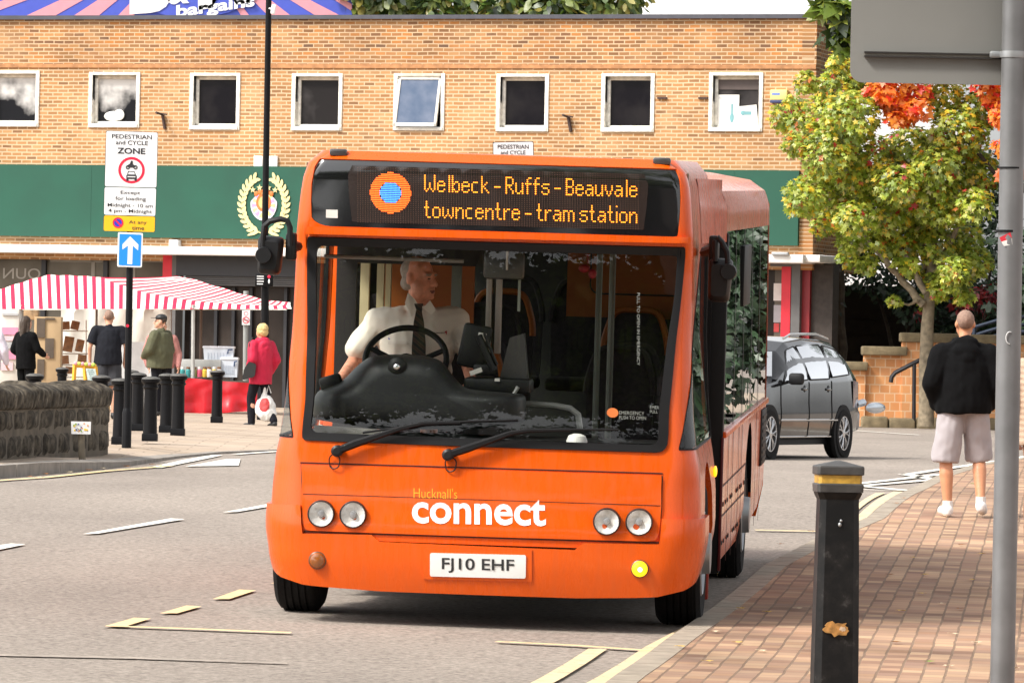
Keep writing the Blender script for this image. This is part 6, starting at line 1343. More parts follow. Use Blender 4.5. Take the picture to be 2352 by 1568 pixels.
# ---- yellow chalk board
g=gp(195,955); DA=92.0
ab=thing('chalk_board','yellow framed A board with a written chalk panel standing behind the stone wall','chalk board',(at(196,940,DA).x,DA,.46))
YW=M('yellow_wood',(.72,.37,.03),.6,var=.15); z0=.46
b=MB(); 
for pts in (((172,836),(163,948)),((194,838),(206,950)),((219,842),(232,952))): b.tube([at(*pts[0],DA),Vector((at(*pts[1],DA-.1).x,DA-.1,z0+.02))],.032,4)
b.tube([at(170,838,DA),at(221,842,DA)],.035,4); b.build('frame',YW,ab,world=True)
b=MB(); pb=[(197,846),(219,847),(231,915),(208,915)]; b.prism(pb,lambda x,y,t:at(x,y,DA-.05-t),0,.012); b.build('board',M('pale_chalk_board',(.50,.60,.58),.7,var=.25,scale=20),ab,world=True,smooth=0)
b=MB(); rr=random.Random(3)
for k in range(13):
    t=.07+k*.07; 
    if abs(t-.5)<.03: continue
    xa=199+11.5*t+rr.uniform(1,4); xb=219+11*t-rr.uniform(1,6); y=846+68*t
    n_=int((xb-xa)/2.2)
    for j in range(n_):
        x=xa+j*2.2; h=rr.uniform(1,2.6); b.prism([(x,y),(x+rr.uniform(.7,1.5),y),(x+1.2,y-h),(x+.3,y-h)],lambda x,y,t:at(x,y,DA-.065-t),0,.001)
b.build('chalk_writing',M('dark_teal_ink',(.03,.13,.14),.7),ab,world=True,smooth=0)
b=MB(); 
for i in range(6): 
    q=at(174+i*8,834+i*.7,DA-.02); b.ell(q,(.035,.03,.03),i%2)
b.build('flower_trim',[M('pink_flower',(.7,.3,.35),.7),M('lime_trim',(.45,.6,.1),.7)],ab,world=True)

# ================================================================ CAR
def build_car():
    g=gp(1917,1051); ang=rad(22); ca,sa=cos(ang),sin(ang); RW=3.72; hw=.86
    ax=Vector((sa,ca,0)); rt=Vector((ca,-sa,0)); org=g-ax*RW-rt*(hw-.10); org.z=gz(g.x,g.y)
    mx=Matrix(((rt.x,ax.x,0,org.x),(rt.y,ax.y,0,org.y),(0,0,1,org.z),(0,0,0,1)))
    car=thing('estate_car','dark grey estate car with silver alloy wheels waiting behind the bus','car',mx=mx)
    PAINT=M('dark_grey_metallic_paint',(.055,.055,.058),.12,metal=.85,var=.05,coat=.5,spec=.5); DG_=M('car_window_glass',(.66,.67,.69),.03,metal=.9,var=0); TR_=M('chrome_strip',(.7,.7,.7),.15,metal=1,var=0)
    # stations along the car: l, half width, z bottom, belt z, belt half width, roof half width, roof z
    S=[(0,.62,.34,.66,.60,.55,.70),(.06,.74,.26,.70,.72,.62,.74),(.35,.83,.22,.84,.80,.66,.88),(.9,.86,.22,.93,.83,.70,.97),(1.22,.86,.22,.97,.84,.72,1.02),(1.75,.87,.22,.985,.85,.64,1.40),(2.1,.87,.22,.99,.855,.62,1.52),(2.8,.87,.22,1.0,.855,.62,1.575),(3.5,.87,.22,1.015,.85,.615,1.565),(3.95,.865,.23,1.03,.845,.61,1.53),(4.18,.855,.26,1.04,.83,.60,1.46),(4.42,.835,.30,1.03,.80,.64,1.20),(4.52,.78,.34,1.0,.74,.6,1.04)]
    def stn(l):
        if l<=S[0][0]: return S[0][1:]
        for a,c in zip(S,S[1:]):
            if l<=c[0]:
                t=(l-a[0])/(c[0]-a[0]); return tuple(x+(y-x)*t for x,y in zip(a[1:],c[1:]))
        return S[-1][1:]
    def sec(l):
        w,zb,zl_,wb2,wr,zr_=stn(l); m=zb+(zl_-zb)*.45
        h=[(w*.80,zb),(w*.97,zb+.07),(w,m-.06),(w,m+.04),(w*.99,m+.16),(wb2+.005,zl_-.03),(wb2,zl_),(wb2+(wr-wb2)*.5+.03,zl_+(zr_-zl_)*.5),(wr+.015,zr_-.075),(wr-.04,zr_-.02),(wr*.55,zr_),(0,zr_+.008)]
        return h
    ls=sorted(set([s[0] for s in S]+[i*.08 for i in range(57)])); k=12; b=MB(); vs_=[];fs=[]
    for s in (1,-1):
        o=len(vs_)
        for l in ls: vs_+=[(s*x,l,z) for x,z in sec(l)]
        for i in range(len(ls)-1):
            for j in range(k-1):
                lm=(ls[i]+ls[i+1])/2; zz=(sec(lm)[j][1]+sec(lm)[j+1][1])/2
                fs.append((o+i*k+j,o+i*k+j+1,o+(i+1)*k+j+1,o+(i+1)*k+j))
        fs.append(tuple(o+j for j in range(k))); fs.append(tuple(o+(len(ls)-1)*k+j for j in range(k)))
    b.add(vs_,fs); b.build('body',PAINT,car,smooth=38)
    def sd(l,h,off=0,s=1):   # point on the cabin side, h 0 belt .. 1 roof
        w,zb,zl_,wb2,wr,zr_=stn(l); x=wb2+(wr+.015-wb2)*h+.03*sin(pi*h); return Vector((s*(x+off),l,zl_+(zr_-.075-zl_)*h))
    for s in (1,-1):
        for nm,pl in (('front_window',[(1.42,.06),(2.33,.06),(2.30,.97),(1.98,.97)]),('rear_window',[(2.42,.06),(3.18,.06),(3.30,.80),(3.28,.97),(2.38,.97)]),('quarter_window',[(3.30,.10),(4.05,.16),(3.98,.90),(3.40,.96)])):
            b=MB(); b.panel(rpoly(pl,.03),[],lambda l,h:sd(l,h,.008,s),step=(.2,.25)); b.build(nm,DG_,car,smooth=60)
            b=MB(); q=rpoly(pl,.03); b.tube([sd(l,h,.010,s) for l,h in q+q[:1]],.009,5); b.build('window_trim',BLK,car)
        b=MB(); 
        for l0,l1 in ((1.4,2.36),(2.40,3.22)):
            pass
        for l in (1.30,2.36,3.26):
            b.tube([Vector((s*(x+.003),l+(.0 if j<6 else 0),z)) for j,(x,z) in enumerate(sec(l)[1:7])],.006,4)
        b.build('door_gap',BLK,car)
        b=MB(); b.tube([Vector((s*(stn(l)[0]+.006),l,.50)) for l in [1.25+.2*i for i in range(12)]],.016,6); b.build('side_moulding',TR_,car)
        b=MB(); b.tube([Vector((s*(stn(l)[0]*.98+.006),l,.285)) for l in [1.25+.2*i for i in range(11)]],.012,6); b.build('sill_strip',TR_,car)
        for l in (2.18,3.12):
            b=MB(); b.box((s*.865,l,.90),(.03,.19,.035),0,None,.012); b.ell((s*.855,l,.905),(.015,.06,.05),1); b.build('door_handle',[PAINT,BLK],car)
        b=MB(); b.box((s*.98,1.52,1.03),(.20,.11,.15),0,None,.04); b.box((s*.88,1.55,.99),(.1,.05,.04),0); b.build('wing_mirror',BLK,car)
        b=MB(); b.tube([(s*.62,2.0,1.545),(s*.60,2.3,1.60),(s*.60,3.3,1.62),(s*.60,3.8,1.56)],.018,6); b.build('roof_rail',TR_,car)
        b=MB(); b.panel([(4.16,.62),(4.44,.66),(4.40,1.0),(4.14,1.02)],[],lambda l,z:Vector((s*(stn(l)[0]*.985+.012),l,z)),step=.15); b.build('tail_lamp',M('dark_tail_lamp',(.10,.012,.015),.15,coat=1),car)
        b=MB(); b.ell((s*.66,.12,.62),(.14,.12,.08)); b.build('headlight',M('clear_lamp',(.7,.72,.75),.1,metal=.4),car)
        for wc in (.85,RW):
            wm=Matrix(((0,0,s,s*.79),(1,0,0,wc),(0,s,0,.325),(0,0,0,1))); e=thing('wheel',None,None); e.parent=car
            b=MB(); b.lathe([(.21,-.1),(.30,-.1),(.322,-.08),(.325,-.03),(.325,.03),(.322,.08),(.30,.1),(.225,.1)],28,0,wm,caps=False); b.build('tyre',TYR,e)
            b=MB(); b.lathe([(.222,.06),(.228,.098),(.212,.098),(.205,.05)],28,0,wm,caps=False)
            for q in range(7):
                a=2*pi*q/7
                for da in (-.10,.10): b.tube([wm@Vector((.05*cos(a),.05*sin(a),.085)),wm@Vector((.13*cos(a+da*.9),.13*sin(a+da*.9),.09)),wm@Vector((.212*cos(a+da*1.8),.212*sin(a+da*1.8),.085))],.012,5)
            b.lathe([(.055,.05),(.055,.095),(.001,.10)],14,0,wm,caps=False); b.build('rim',M('silver_alloy',(.62,.62,.63),.25,metal=.8,var=.1),e)
            b=MB(); b.lathe([(.001,.02),(.205,.02)],20,0,wm,caps=False); b.build('brake_disc',BLK,e)
            b=MB(); b.lathe([(.375,.03),(.375,.086),(.001,.086)],28,0,wm,caps=False); b.build('arch_shade_disc',M('arch_shade_black',(.006,.006,.006),.9,var=0),car)  # flat black disc stands for the shade inside the wheel arch
        b=MB(); b.bx(s*.70,s*.85,RW+.33,RW+.36,.14,.42,0,.01); b.build('mud_flap',BLK,car)
    b=MB(); b.panel([(-.74,1.26),(.74,1.26),(.58,1.70),(-.58,1.70)],[],lambda x,l:Vector((x,l-.01,stn(l)[5]+.012)),step=.15); b.build('windscreen',DG_,car,smooth=60)
    b=MB(); b.box((.0,4.55,.50),(1.62,.16,.30),0,None,.07); b.build('rear_bumper',M('silver_bumper',(.30,.30,.31),.3,metal=.5,coat=.6),car)
    b=MB(); b.tube([(.80,4.42,.70),(.84,4.62,.73)],.05,8); b.ell((.9,4.95,.66),(.05,.40,.075)); b.build('tow_ball_cover',M('pale_silver_cover',(.50,.55,.60),.25,metal=.6),car)  # unidentified silver shape, added as a tow ball cover
    b=MB(); b.tube([(.3,1.95,1.50),(.32,1.80,1.95)],.006,5); b.ell((.3,1.96,1.52),(.03,.05,.03)); b.build('aerial',BLK,car)
    b=MB(); b.bx(-.75,.75,.3,4.3,.18,.30); b.build('underbody',BLK,car)
build_car()
# ================================================================ PEOPLE
SK=M('skin',(.62,.32,.21),.5,var=.10,scale=12,spec=.35); SKT=M('tanned_skin',(.56,.25,.13),.5,var=.10,scale=12); LIP=M('lips',(.42,.13,.11),.5); EYEW=M('eye_white',(.6,.57,.54),.3,var=0); EYED=M('eye_dark',(.02,.014,.012),.2,var=0); BROW=M('grey_brow',(.25,.20,.17),.8)
def hand(b,w,d,side,curl=.35,s=1.0):
    """palm, four bent fingers of unequal length and a thumb; d points down the hand, side towards the thumb"""
    w=Vector(w);d=Vector(d).normalized();t=Vector(side);t=(t-d*t.dot(d)).normalized();nrm=d.cross(t)
    b.cap(w,w+d*.035*s,.024*s,.027*s,8)
    for k,(o,L) in enumerate(((.026,.036),(.009,.040),(-.008,.037),(-.025,.029))):
        r0=w+d*.03*s+t*o*.8*s; r1=w+d*.085*s+t*o*s; b.cap(r0,r1,.0125*s,.010*s,7); m=r1+(d*cos(curl)+nrm*sin(curl))*L*s; b.cap(r1,m,.0098*s,.009*s,7); b.cap(m,m+(d*cos(curl*2.2)+nrm*sin(curl*2.2))*L*.75*s,.0088*s,.0075*s,7)
    q0=w+d*.02*s+t*.02*s; q1=w+d*.05*s+t*.045*s+nrm*.012*s; b.cap(q0,q1,.013*s,.011*s,7); b.cap(q1,q1+(d*.85+t*.3+nrm*.25)*.032*s,.010*s,.0085*s,7)
BASE={'pel':(0,0,.95),'wai':(0,.01,1.10),'che':(0,.01,1.29),'nec':(0,.02,1.47),'hea':(0,0,1.62),'shL':(.180,.01,1.385),'shR':(-.180,.01,1.385),'elL':(.245,.03,1.13),'elR':(-.245,.03,1.13),'wrL':(.255,-.04,.885),'wrR':(-.255,-.04,.885),
'hiL':(.09,0,.91),'hiR':(-.09,0,.91),'knL':(.10,-.01,.50),'knR':(-.10,-.01,.50),'anL':(.10,.03,.085),'anR':(-.10,.03,.085),'toL':(.115,-.12,.035),'toR':(-.115,-.12,.035)}
def headshape(b,h,yaw=0,tilt=0,s=1.0,fat=0):
    rm=Matrix.Rotation(yaw,3,'Z')@Matrix.Rotation(tilt,3,'X'); h=Vector(h); q=lambda x,y,z:h+rm@(Vector((x,y,z))*s)
    b.ell(q(0,.018,.035),(.076*s,.094*s,.088*s),rot=rm); b.ell(q(0,-.018,-.02),(.064*s,.074*s,.085*s),rot=rm); b.ell(q(0,-.045,-.075),(.043*s+fat,.045*s,.04*s),rot=rm); b.ell(q(.04,-.03,-.045),(.03*s+fat,.045*s,.05*s),rot=rm); b.ell(q(-.04,-.03,-.045),(.03*s+fat,.045*s,.05*s),rot=rm)
    b.cap(q(0,-.088,.012),q(0,-.112,-.022),.011*s,.0165*s,8); b.ell(q(.014,-.098,-.026),(.011*s,.012*s,.009*s)); b.ell(q(-.014,-.098,-.026),(.011*s,.012*s,.009*s))
    b.cap(q(-.04,-.078,.030),q(.04,-.078,.030),.013*s,.013*s,8); b.ell(q(0,-.086,-.058),(.026*s,.014*s,.012*s)); b.ell(q(0,-.083,-.090),(.026*s,.02*s,.018*s))
    for e in (1,-1): b.ell(q(e*.078,.012,-.004),(.011*s,.022*s,.034*s),rot=rm)
    return q,rm
def torso(b,J,g=0,wst=1.0):
    P={k:Vector(v) for k,v in J.items()}
    b.ell(P['pel'],(.155*wst+g,.105*wst+g,.12+g)); b.ell(P['wai'],(.145*wst+g,.10*wst+g,.13+g)); b.ell(P['che'],(.165+g,.105+g,.16+g)); b.ell((P['che']+P['wai'])/2+Vector((0,-.02,0)),(.155*wst+g,.105*wst+g,.17+g))
    b.cap(P['shL'],P['shR'],.062+g,.062+g); b.cap(P['che']+Vector((0,.01,.09)),P['nec'],.10+g*.7,.058+g*.4)
def person(label,loc,rz,hgt,J=None,yaw=0,tilt=0,top=None,bottom=None,shoes=None,hair=None,skin=SK,group=None,hands=True,vox=.011,wst=1.0,stoop=0,bald=False):
    k=hgt/1.75; j=dict(BASE); j.update(J or {}); P={a:Vector(v) for a,v in j.items()}
    b=MB(); torso(b,j,-.012,wst); b.cap(P['nec']-Vector((0,0,.03)),P['hea']-Vector((0,0,.06)),.055,.052); hq,rm=headshape(b,P['hea'],yaw,tilt)
    for s in 'LR':
        b.cap(P['sh'+s],P['el'+s],.046,.037); b.cap(P['el'+s],P['wr'+s],.037,.025)
        if hands: d=P['wr'+s]-P['el'+s]; hand(b,P['wr'+s],d+Vector((0,-.03,0)),Vector((-(1 if s=='L' else -1)*.2,-1,0)))
        b.cap(P['hi'+s],P['kn'+s],.080,.056); b.cap(P['kn'+s],P['kn'+s].lerp(P['an'+s],.33)+Vector((0,.012,0)),.053,.062); b.cap(P['kn'+s].lerp(P['an'+s],.33)+Vector((0,.012,0)),P['an'+s],.062,.036); b.cap(P['an'+s],P['to'+s],.036,.03)
    paint=[(hq(e*.030,-.088,.008),(.013,.02,.007),1) for e in (1,-1)]+[(hq(0,-.098,-.060),(.024,.025,.006),2)]+[(hq(e*.032,-.090,.030),(.02,.025,.006),3) for e in (1,-1)]
    body=remesh(b,'person',[skin,EYED,LIP,BROW],None,vox,3,paint=paint); body.location=loc; body.rotation_euler=(0,0,rz); body.scale=(k,k,k); tag(body,label,'person',group)
    if top:
        g=top.get('g',.022); b=MB(); hz=top.get('hem',.86); pl_=P['pel']; ch=P['che']; wa_=P['wai']; h0=Vector((pl_.x,pl_.y,hz))
        secs=[(h0,.168*wst+g*.9,.122*wst+g*.9)]
        if hz<.85: secs.append((Vector((pl_.x,pl_.y,.93)),.162*wst+g,.122*wst+g))
        else: secs.append((Vector((pl_.x,pl_.y,hz+.06)),.172*wst+g,.126*wst+g))
        secs+=[(wa_+Vector((0,.0,.02)),.158*wst+g,.118*wst+g),(ch,.172+g,.118+g),(ch+Vector((0,.0,.075)),.150+g,.106+g),(ch+Vector((0,.01,.14)),.10+g,.075+g)]
        b.column(secs)
        for s in 'LR': b.cap(P['nec']-Vector((0,0,.055)),P['sh'+s],.055+g*.6,.05+g*.8)
        b.cap(P['shL'].lerp(P['shR'],.2)-Vector((0,0,.03)),P['shR'].lerp(P['shL'],.2)-Vector((0,0,.03)),.06+g,.06+g); b.cap(ch+Vector((0,.01,.09)),P['nec']-Vector((0,0,.01)),.10+g*.7,.056+g*.4)
        for s in 'LR':
            sl=top.get('sleeve',1)
            if sl<.6: b.tube([P['sh'+s],P['sh'+s].lerp(P['el'+s],sl*1.55)],[.05+g*.8,.054+g*.8],12)
            else: b.cap(P['sh'+s],P['el'+s],.050+g*.9,.045+g*.8); b.cap(P['el'+s],P['el'+s].lerp(P['wr'+s],.93),.045+g*.8,.034+g*.5)
        if top.get('hood'): b.ell(P['nec']+Vector((0,.05,.005)),(.115,.085,.055)); b.cap(P['nec']+Vector((.07,-.03,.0)),P['nec']+Vector((-.07,-.03,.0)),.05,.05); b.ell(P['nec']+Vector((0,.10,-.075)),(.125,.065,.085)); b.ell(P['nec']+Vector((0,.125,-.13)),(.08,.05,.06))
        if top.get('collar'): b.cap(P['nec']+Vector((.045,0,.0)),P['nec']+Vector((-.045,0,.0)),.052,.052)
        remesh(b,top.get('name','jacket'),top['mat'],body,vox,4,top.get('fold',.009),8)
        if top.get('band'):
            b=MB(); n_=24; zc=hz-.03; vs_=[(((.155*wst+g+.008))*cos(2*pi*i/n_),P['pel'].y+(.118*wst+g)*sin(2*pi*i/n_),zc+dz) for dz in (-.03,.035) for i in range(n_)]; b.add(vs_,[(i,(i+1)%n_,n_+(i+1)%n_,n_+i) for i in range(n_)]); b.build('waistband',top['mat'],body)
    if bottom:
        g=bottom.get('g',.018); b=MB(); b.ell(P['pel']+Vector((0,0,.02)),(.158*wst+g,.11*wst+g,.12)); fr=bottom.get('len',1); fl=bottom.get('flare',0)
        for s in 'LR':
            if fr<.6: e=P['hi'+s].lerp(P['kn'+s],fr*1.95); b.tube([P['hi'+s]+Vector((0,0,.04)),P['hi'+s].lerp(e,.5),e],[.088+g,.088+g+fl*.6,.086+g+fl],14)
            else: b.cap(P['hi'+s],P['kn'+s],.088+g,.058+g+fl); b.cap(P['kn'+s],P['kn'+s].lerp(P['an'+s],.95),.058+g+fl,.05+g+fl)
        remesh(b,bottom.get('name','trousers'),bottom['mat'],body,vox,4,bottom.get('fold',.008),9)
    if shoes:
        for s in 'LR':
            b=MB(); a=P['an'+s];t=P['to'+s]; b.cap(a+Vector((0,.015,-.03)),t+Vector((0,0,.014)),.050,.042); b.cap(a+Vector((0,.02,-.045)),t.lerp(a,.3)+Vector((0,0,.0)),.044,.042); b.cap(a,a+Vector((0,0,-.02)),.043,.046)
            o=remesh(b,'shoe',[shoes],body,vox*.8,2)
            if bottom and bottom.get('socks'): 
                q=MB(); q.tube([a+Vector((0,0,-.01)),a+Vector((0,0,.05))],.043,10); q.build('sock',bottom['socks'],body)
    if hair:
        b=MB(); st_=hair[1]
        if st_=='short': b.ell(hq(0,.026,.045),(.082,.096,.086),rot=rm); cut=.0
        elif st_=='bob': b.ell(hq(0,.03,.045),(.098,.105,.095),rot=rm); b.ell(hq(0,.055,-.01),(.09,.07,.085),rot=rm); b.ell(hq(.06,.02,.0),(.035,.06,.07),rot=rm); b.ell(hq(-.06,.02,.0),(.035,.06,.07),rot=rm)
        elif st_=='long': b.ell(hq(0,.026,.045),(.088,.1,.09),rot=rm); b.cap(hq(0,.07,.0),hq(0,.095,-.24),.075,.055); b.cap(hq(.06,.02,0),hq(.07,.03,-.18),.04,.03); b.cap(hq(-.06,.02,0),hq(-.07,.03,-.18),.04,.03)
        elif st_=='crop': b.ell(hq(0,.024,.036),(.0785,.096,.086),rot=rm)
        remesh(b,'hair',[hair[0]],body,.009,2,.006 if st_!='crop' else .001,22)
        if len(hair)>2:
            c=MB(); c.ell(hq(0,.015,.075),(.092,.108,.065),rot=rm); remesh(c,'cap',[hair[2]],body,.009,2); c=MB(); c.prism([(.085*cos(a),-.085-.085*sin(a)*(1 if sin(a)>0 else .2)) for a in [2*pi*i/20 for i in range(20)]],lambda x,y,t:hq(x,y,.062+t-.12*x*x),0,.009); c.build('cap_peak',hair[2],body)
    return body
def stand(px,ybase,d=None):
    if d is None: g=gp(px,ybase); return (g.x,g.y,g.z+sh(g.x,g.y)*(1 if g.y>55 else 0))
    a,_=ray(px,ybase); return (a*d,d,gz(a*d,d)+sh(a*d,d))
BLKC=M('black_cotton',(.0045,.0045,.005),.95,var=.25,scale=12,spec=.12); CHA=M('charcoal_tee',(.014,.015,.020),.9,var=.2,spec=.15); DGS=M('dark_grey_shorts',(.035,.036,.042),.9,var=.2); KHA=M('khaki_coat_cloth',(.085,.085,.045),.9,var=.2); REDC=M('bright_red_coat',(.52,.007,.045),.75,var=.12); NVY=M('black_trousers',(.008,.008,.012),.85,var=.2,spec=.2); LGS=M('light_grey_jersey',(.37,.335,.345),.9,var=.12); WSHOE=M('white_trainer',(.78,.76,.74),.5,var=.06); BSH=M('black_shoe',(.015,.015,.015),.5); BLOND=M('blonde_hair',(.58,.42,.18),.7,var=.25,scale=30); DHR=M('dark_brown_hair',(.045,.028,.018),.6,var=.3,scale=30); STUB=M('shaved_grey_hair',(.25,.155,.115),.8,var=.25,scale=60); GRYH=M('short_grey_hair',(.30,.25,.21),.8,var=.2,scale=40); BEI=bpy.data.materials.new('quilted_beige'); BEI.use_nodes=True
def quilt(m):
    n,l=N(m); p=n['Principled BSDF']; p.inputs['Base Color'].default_value=(.50,.36,.26,1); p.inputs['Roughness'].default_value=.85; tc=n.new('ShaderNodeTexCoord'); w=n.new('ShaderNodeTexWave'); w.bands_direction='Z'; w.inputs['Scale'].default_value=7; w.inputs['Distortion'].default_value=.6; l.new(tc.outputs['Object'],w.inputs['Vector']); bp=n.new('ShaderNodeBump'); bp.inputs['Strength'].default_value=.35; bp.inputs['Distance'].default_value=.01; l.new(w.outputs['Fac'],bp.inputs['Height']); l.new(bp.outputs[0],p.inputs['Normal'])
quilt(BEI)
# man in a black hoodie walking away on the near pavement
x,y,z=stand(2208,1191,50.6); z=gz(x,y)+PH
hm=person('man in black hooded top and pale grey shorts walking away on the brick pavement',(x,y,z),pi+.05,1.71,
  {'pel':(0,0,.96),'hiL':(.10,0,.92),'hiR':(-.10,0,.92),'knR':(-.15,-.10,.53),'anR':(-.15,.10,.125),'toR':(-.19,-.07,.04),'knL':(.145,.0,.50),'anL':(.125,.05,.085),'toL':(.15,-.13,.035),'shL':(.195,.02,1.375),'shR':(-.195,.02,1.375),'elL':(.275,.05,1.13),'elR':(-.275,.05,1.13),'wrL':(.225,-.08,.94),'wrR':(-.225,-.07,.94),'hea':(0,-.01,1.635),'nec':(0,.02,1.48)},
  top={'mat':BLKC,'g':.056,'hem':.875,'hood':1,'name':'hooded_top','fold':.012},bottom={'mat':LGS,'len':.56,'flare':.012,'g':.024,'name':'shorts','fold':.012,'socks':WSHOE},shoes=WSHOE,hair=(STUB,'crop'),skin=SKT,wst=1.1)
b=MB()
for s in (1,-1): pass
# person in a quilted beige coat at the right edge
x,y=at(2396,1290,46).x,46.0
person('person in a quilted beige coat, cut off by the right edge of the photo',(x,y,gz(x,y)+PH),pi-.3,1.70,{'elR':(-.28,.06,1.12),'elL':(.28,.06,1.12)},top={'mat':BEI,'g':.05,'hem':.80,'name':'quilted_coat'},bottom={'mat':M('tan_tights',(.30,.16,.09),.7),'g':.008,'name':'leggings'},shoes=BSH,hair=(DHR,'bob'))
# woman in red
rx,ry,rz_=stand(596,990)
wr_=person('woman with short blonde hair in a bright red coat walking past the stall',(rx,ry,rz_),pi+.75,1.66,{'hiL':(.08,0,.91),'hiR':(-.08,0,.91),'knL':(.09,-.13,.51),'anL':(.09,-.10,.085),'toL':(.10,-.25,.035),'knR':(-.09,.05,.49),'anR':(-.09,.26,.12),'toR':(-.10,.13,.03),'elL':(.25,.07,1.15),'wrL':(.22,-.08,.96),'elR':(-.25,.10,1.15),'wrR':(-.23,-.02,.94)},
  top={'mat':REDC,'g':.05,'hem':.74,'hood':1,'name':'red_coat','fold':.011},bottom={'mat':NVY,'g':.016,'name':'trousers'},shoes=BSH,hair=(BLOND,'bob'))
p=at(571,850,ry-.22); hb=thing('handbag','black leather shoulder bag hanging at the side of the woman in red','bag',p); b=MB(); b.prism(rpoly([(-.10,-.16),(.10,-.10),(.12,.10),(-.0,.14),(-.07,.02)],.04),lambda x,z,t:Vector((x,t,z)),-.05,.05); b.build('body',BSH,hb); b=MB(); q0=at(573,790,ry-.2)-p;q1=at(580,775,ry-.1)-p; b.tube([Vector((.0,0,.1)),q0,q1],.010,6); b.build('strap',BSH,hb)
p=at(608,905,ry-.05); cb=thing('carrier_bag','white plastic carrier bag with a red patch held low by the woman in red','bag',p); b=MB(); b.ell((.02,0,-.22),(.17,.10,.20)); b.ell((.05,-.01,-.30),(.15,.10,.14)); b.cap((-.02,0,-.08),(.0,0,.1),.06,.02); remesh(b,'body',[M('white_plastic',(.7,.69,.66)),M('red_print',(.5,.05,.05))],cb,.015,2,.02,10,paint=[((.0,-.1,-.16),(.09,.08,.12),1)])
b=MB(); b.tube([Vector((.03,0,.02)),Vector((.06,0,.14)),Vector((.10,0,.02))],.008,6); b.build('handle',M('white_plastic',(.7,.69,.66)),cb)
# man in tee and shorts
x,y,z=stand(246,955,99); person('balding man in a charcoal T-shirt and dark shorts seen from behind at the stall',(x,y,z),pi+.1,1.78,{'shL':(.20,.01,1.42),'shR':(-.20,.01,1.42),'elL':(.30,.03,1.14),'elR':(-.28,.03,1.14),'wrL':(.29,-.04,.89),'wrR':(-.26,-.10,.92)},top={'mat':CHA,'g':.035,'hem':.86,'sleeve':.5,'name':'t_shirt','fold':.012},bottom={'mat':DGS,'len':.47,'g':.03,'flare':.02,'name':'shorts'},shoes=BSH,hair=(STUB,'crop'),wst=1.12)
# khaki man in a cap, profile to the left, and the person beyond him
x,y,z=stand(364,960,106); person('man in a khaki coat and black cap looking left towards the stall',(x,y,z),pi+1.05,1.76,{'elL':(.30,-.02,1.14),'wrL':(.16,-.22,1.02),'elR':(-.28,.02,1.13),'wrR':(-.18,-.20,1.0)},yaw=.45,top={'mat':KHA,'g':.06,'hem':.82,'name':'khaki_coat','fold':.014,'collar':1},bottom={'mat':NVY,'name':'trousers'},shoes=BSH,hair=(DHR,'short',BSH),wst=1.25)
x,y,z=stand(369,955,108.4); person('person in a dusty pink top almost hidden behind the man in khaki',(x,y,z),.2,1.68,{'shL':(.21,.01,1.40),'shR':(-.21,.01,1.40),'elL':(.31,.02,1.12),'elR':(-.31,.02,1.12),'wrL':(.30,-.08,.88)},top={'mat':M('dusty_pink_top',(.40,.17,.15),.85),'g':.035,'name':'top'},bottom={'mat':NVY},shoes=BSH,hair=(DHR,'short'),wst=1.2)
# woman in black
x,y,z=stand(57,955,104.5); person('woman with long dark hair in a black jacket and trousers beside the cardboard stand',(x,y,z),pi-.75,1.68,{'elR':(-.24,-.05,1.16),'wrR':(-.18,-.27,1.06),'elL':(.26,.05,1.14),'wrL':(.22,-.16,.98)},top={'mat':BLKC,'g':.04,'hem':.80,'name':'jacket'},bottom={'mat':BLKC,'g':.02},shoes=BSH,hair=(DHR,'long'))
# pale figure at the left edge with a floral bag
x,y,z=stand(-26,950,98); person('person in a pale lilac top, half cut off by the left edge of the photo',(x,y,z),pi-.4,1.66,{'elR':(-.26,-.02,1.14),'wrR':(-.24,-.14,.92)},top={'mat':M('pale_lilac_top',(.62,.58,.66),.85),'g':.04,'hem':.8,'name':'top'},bottom={'mat':M('pale_blue_trousers',(.35,.40,.62),.85)},shoes=BSH,hair=(DHR,'bob'))
p=at(44,900,90); fbg=thing('shopping_bag','bright floral shopping bag showing over the stone wall','bag',(p.x,90,.46)); zt=p.z-.46; b=MB(); b.prism(rpoly([(-.22,0),(.22,0),(.26,zt+.02),(.05,zt+.12),(-.24,zt+.06)],.06),lambda x,z,t:Vector((x,t,z)),-.09,.09)
FLO=bpy.data.materials.new('floral_print'); FLO.use_nodes=True
def flo(m):
    n,l=N(m); p_=n['Principled BSDF']; tc=n.new('ShaderNodeTexCoord'); v=n.new('ShaderNodeTexVoronoi'); v.inputs['Scale'].default_value=16; l.new(tc.outputs['Object'],v.inputs['Vector']); s=n.new('ShaderNodeSeparateColor'); l.new(v.outputs['Color'],s.inputs[0]); r=ramp(n,s.outputs[0],[(.0,(.02,.03,.12)),(.3,(.6,.04,.05)),(.5,(.7,.66,.6)),(.7,(.10,.35,.45)),(.9,(.75,.45,.05))],l); r.color_ramp.interpolation='CONSTANT'; l.new(r.outputs[0],p_.inputs['Base Color'])
flo(FLO); b.build('body',FLO,fbg); b=MB(); b.tube([Vector((-.12,0,zt+.04)),Vector((-.02,0,zt+.16)),Vector((.14,0,zt+.10)),Vector((.2,0,zt-.02))],.010,6); b.build('handle',BSH,fbg)
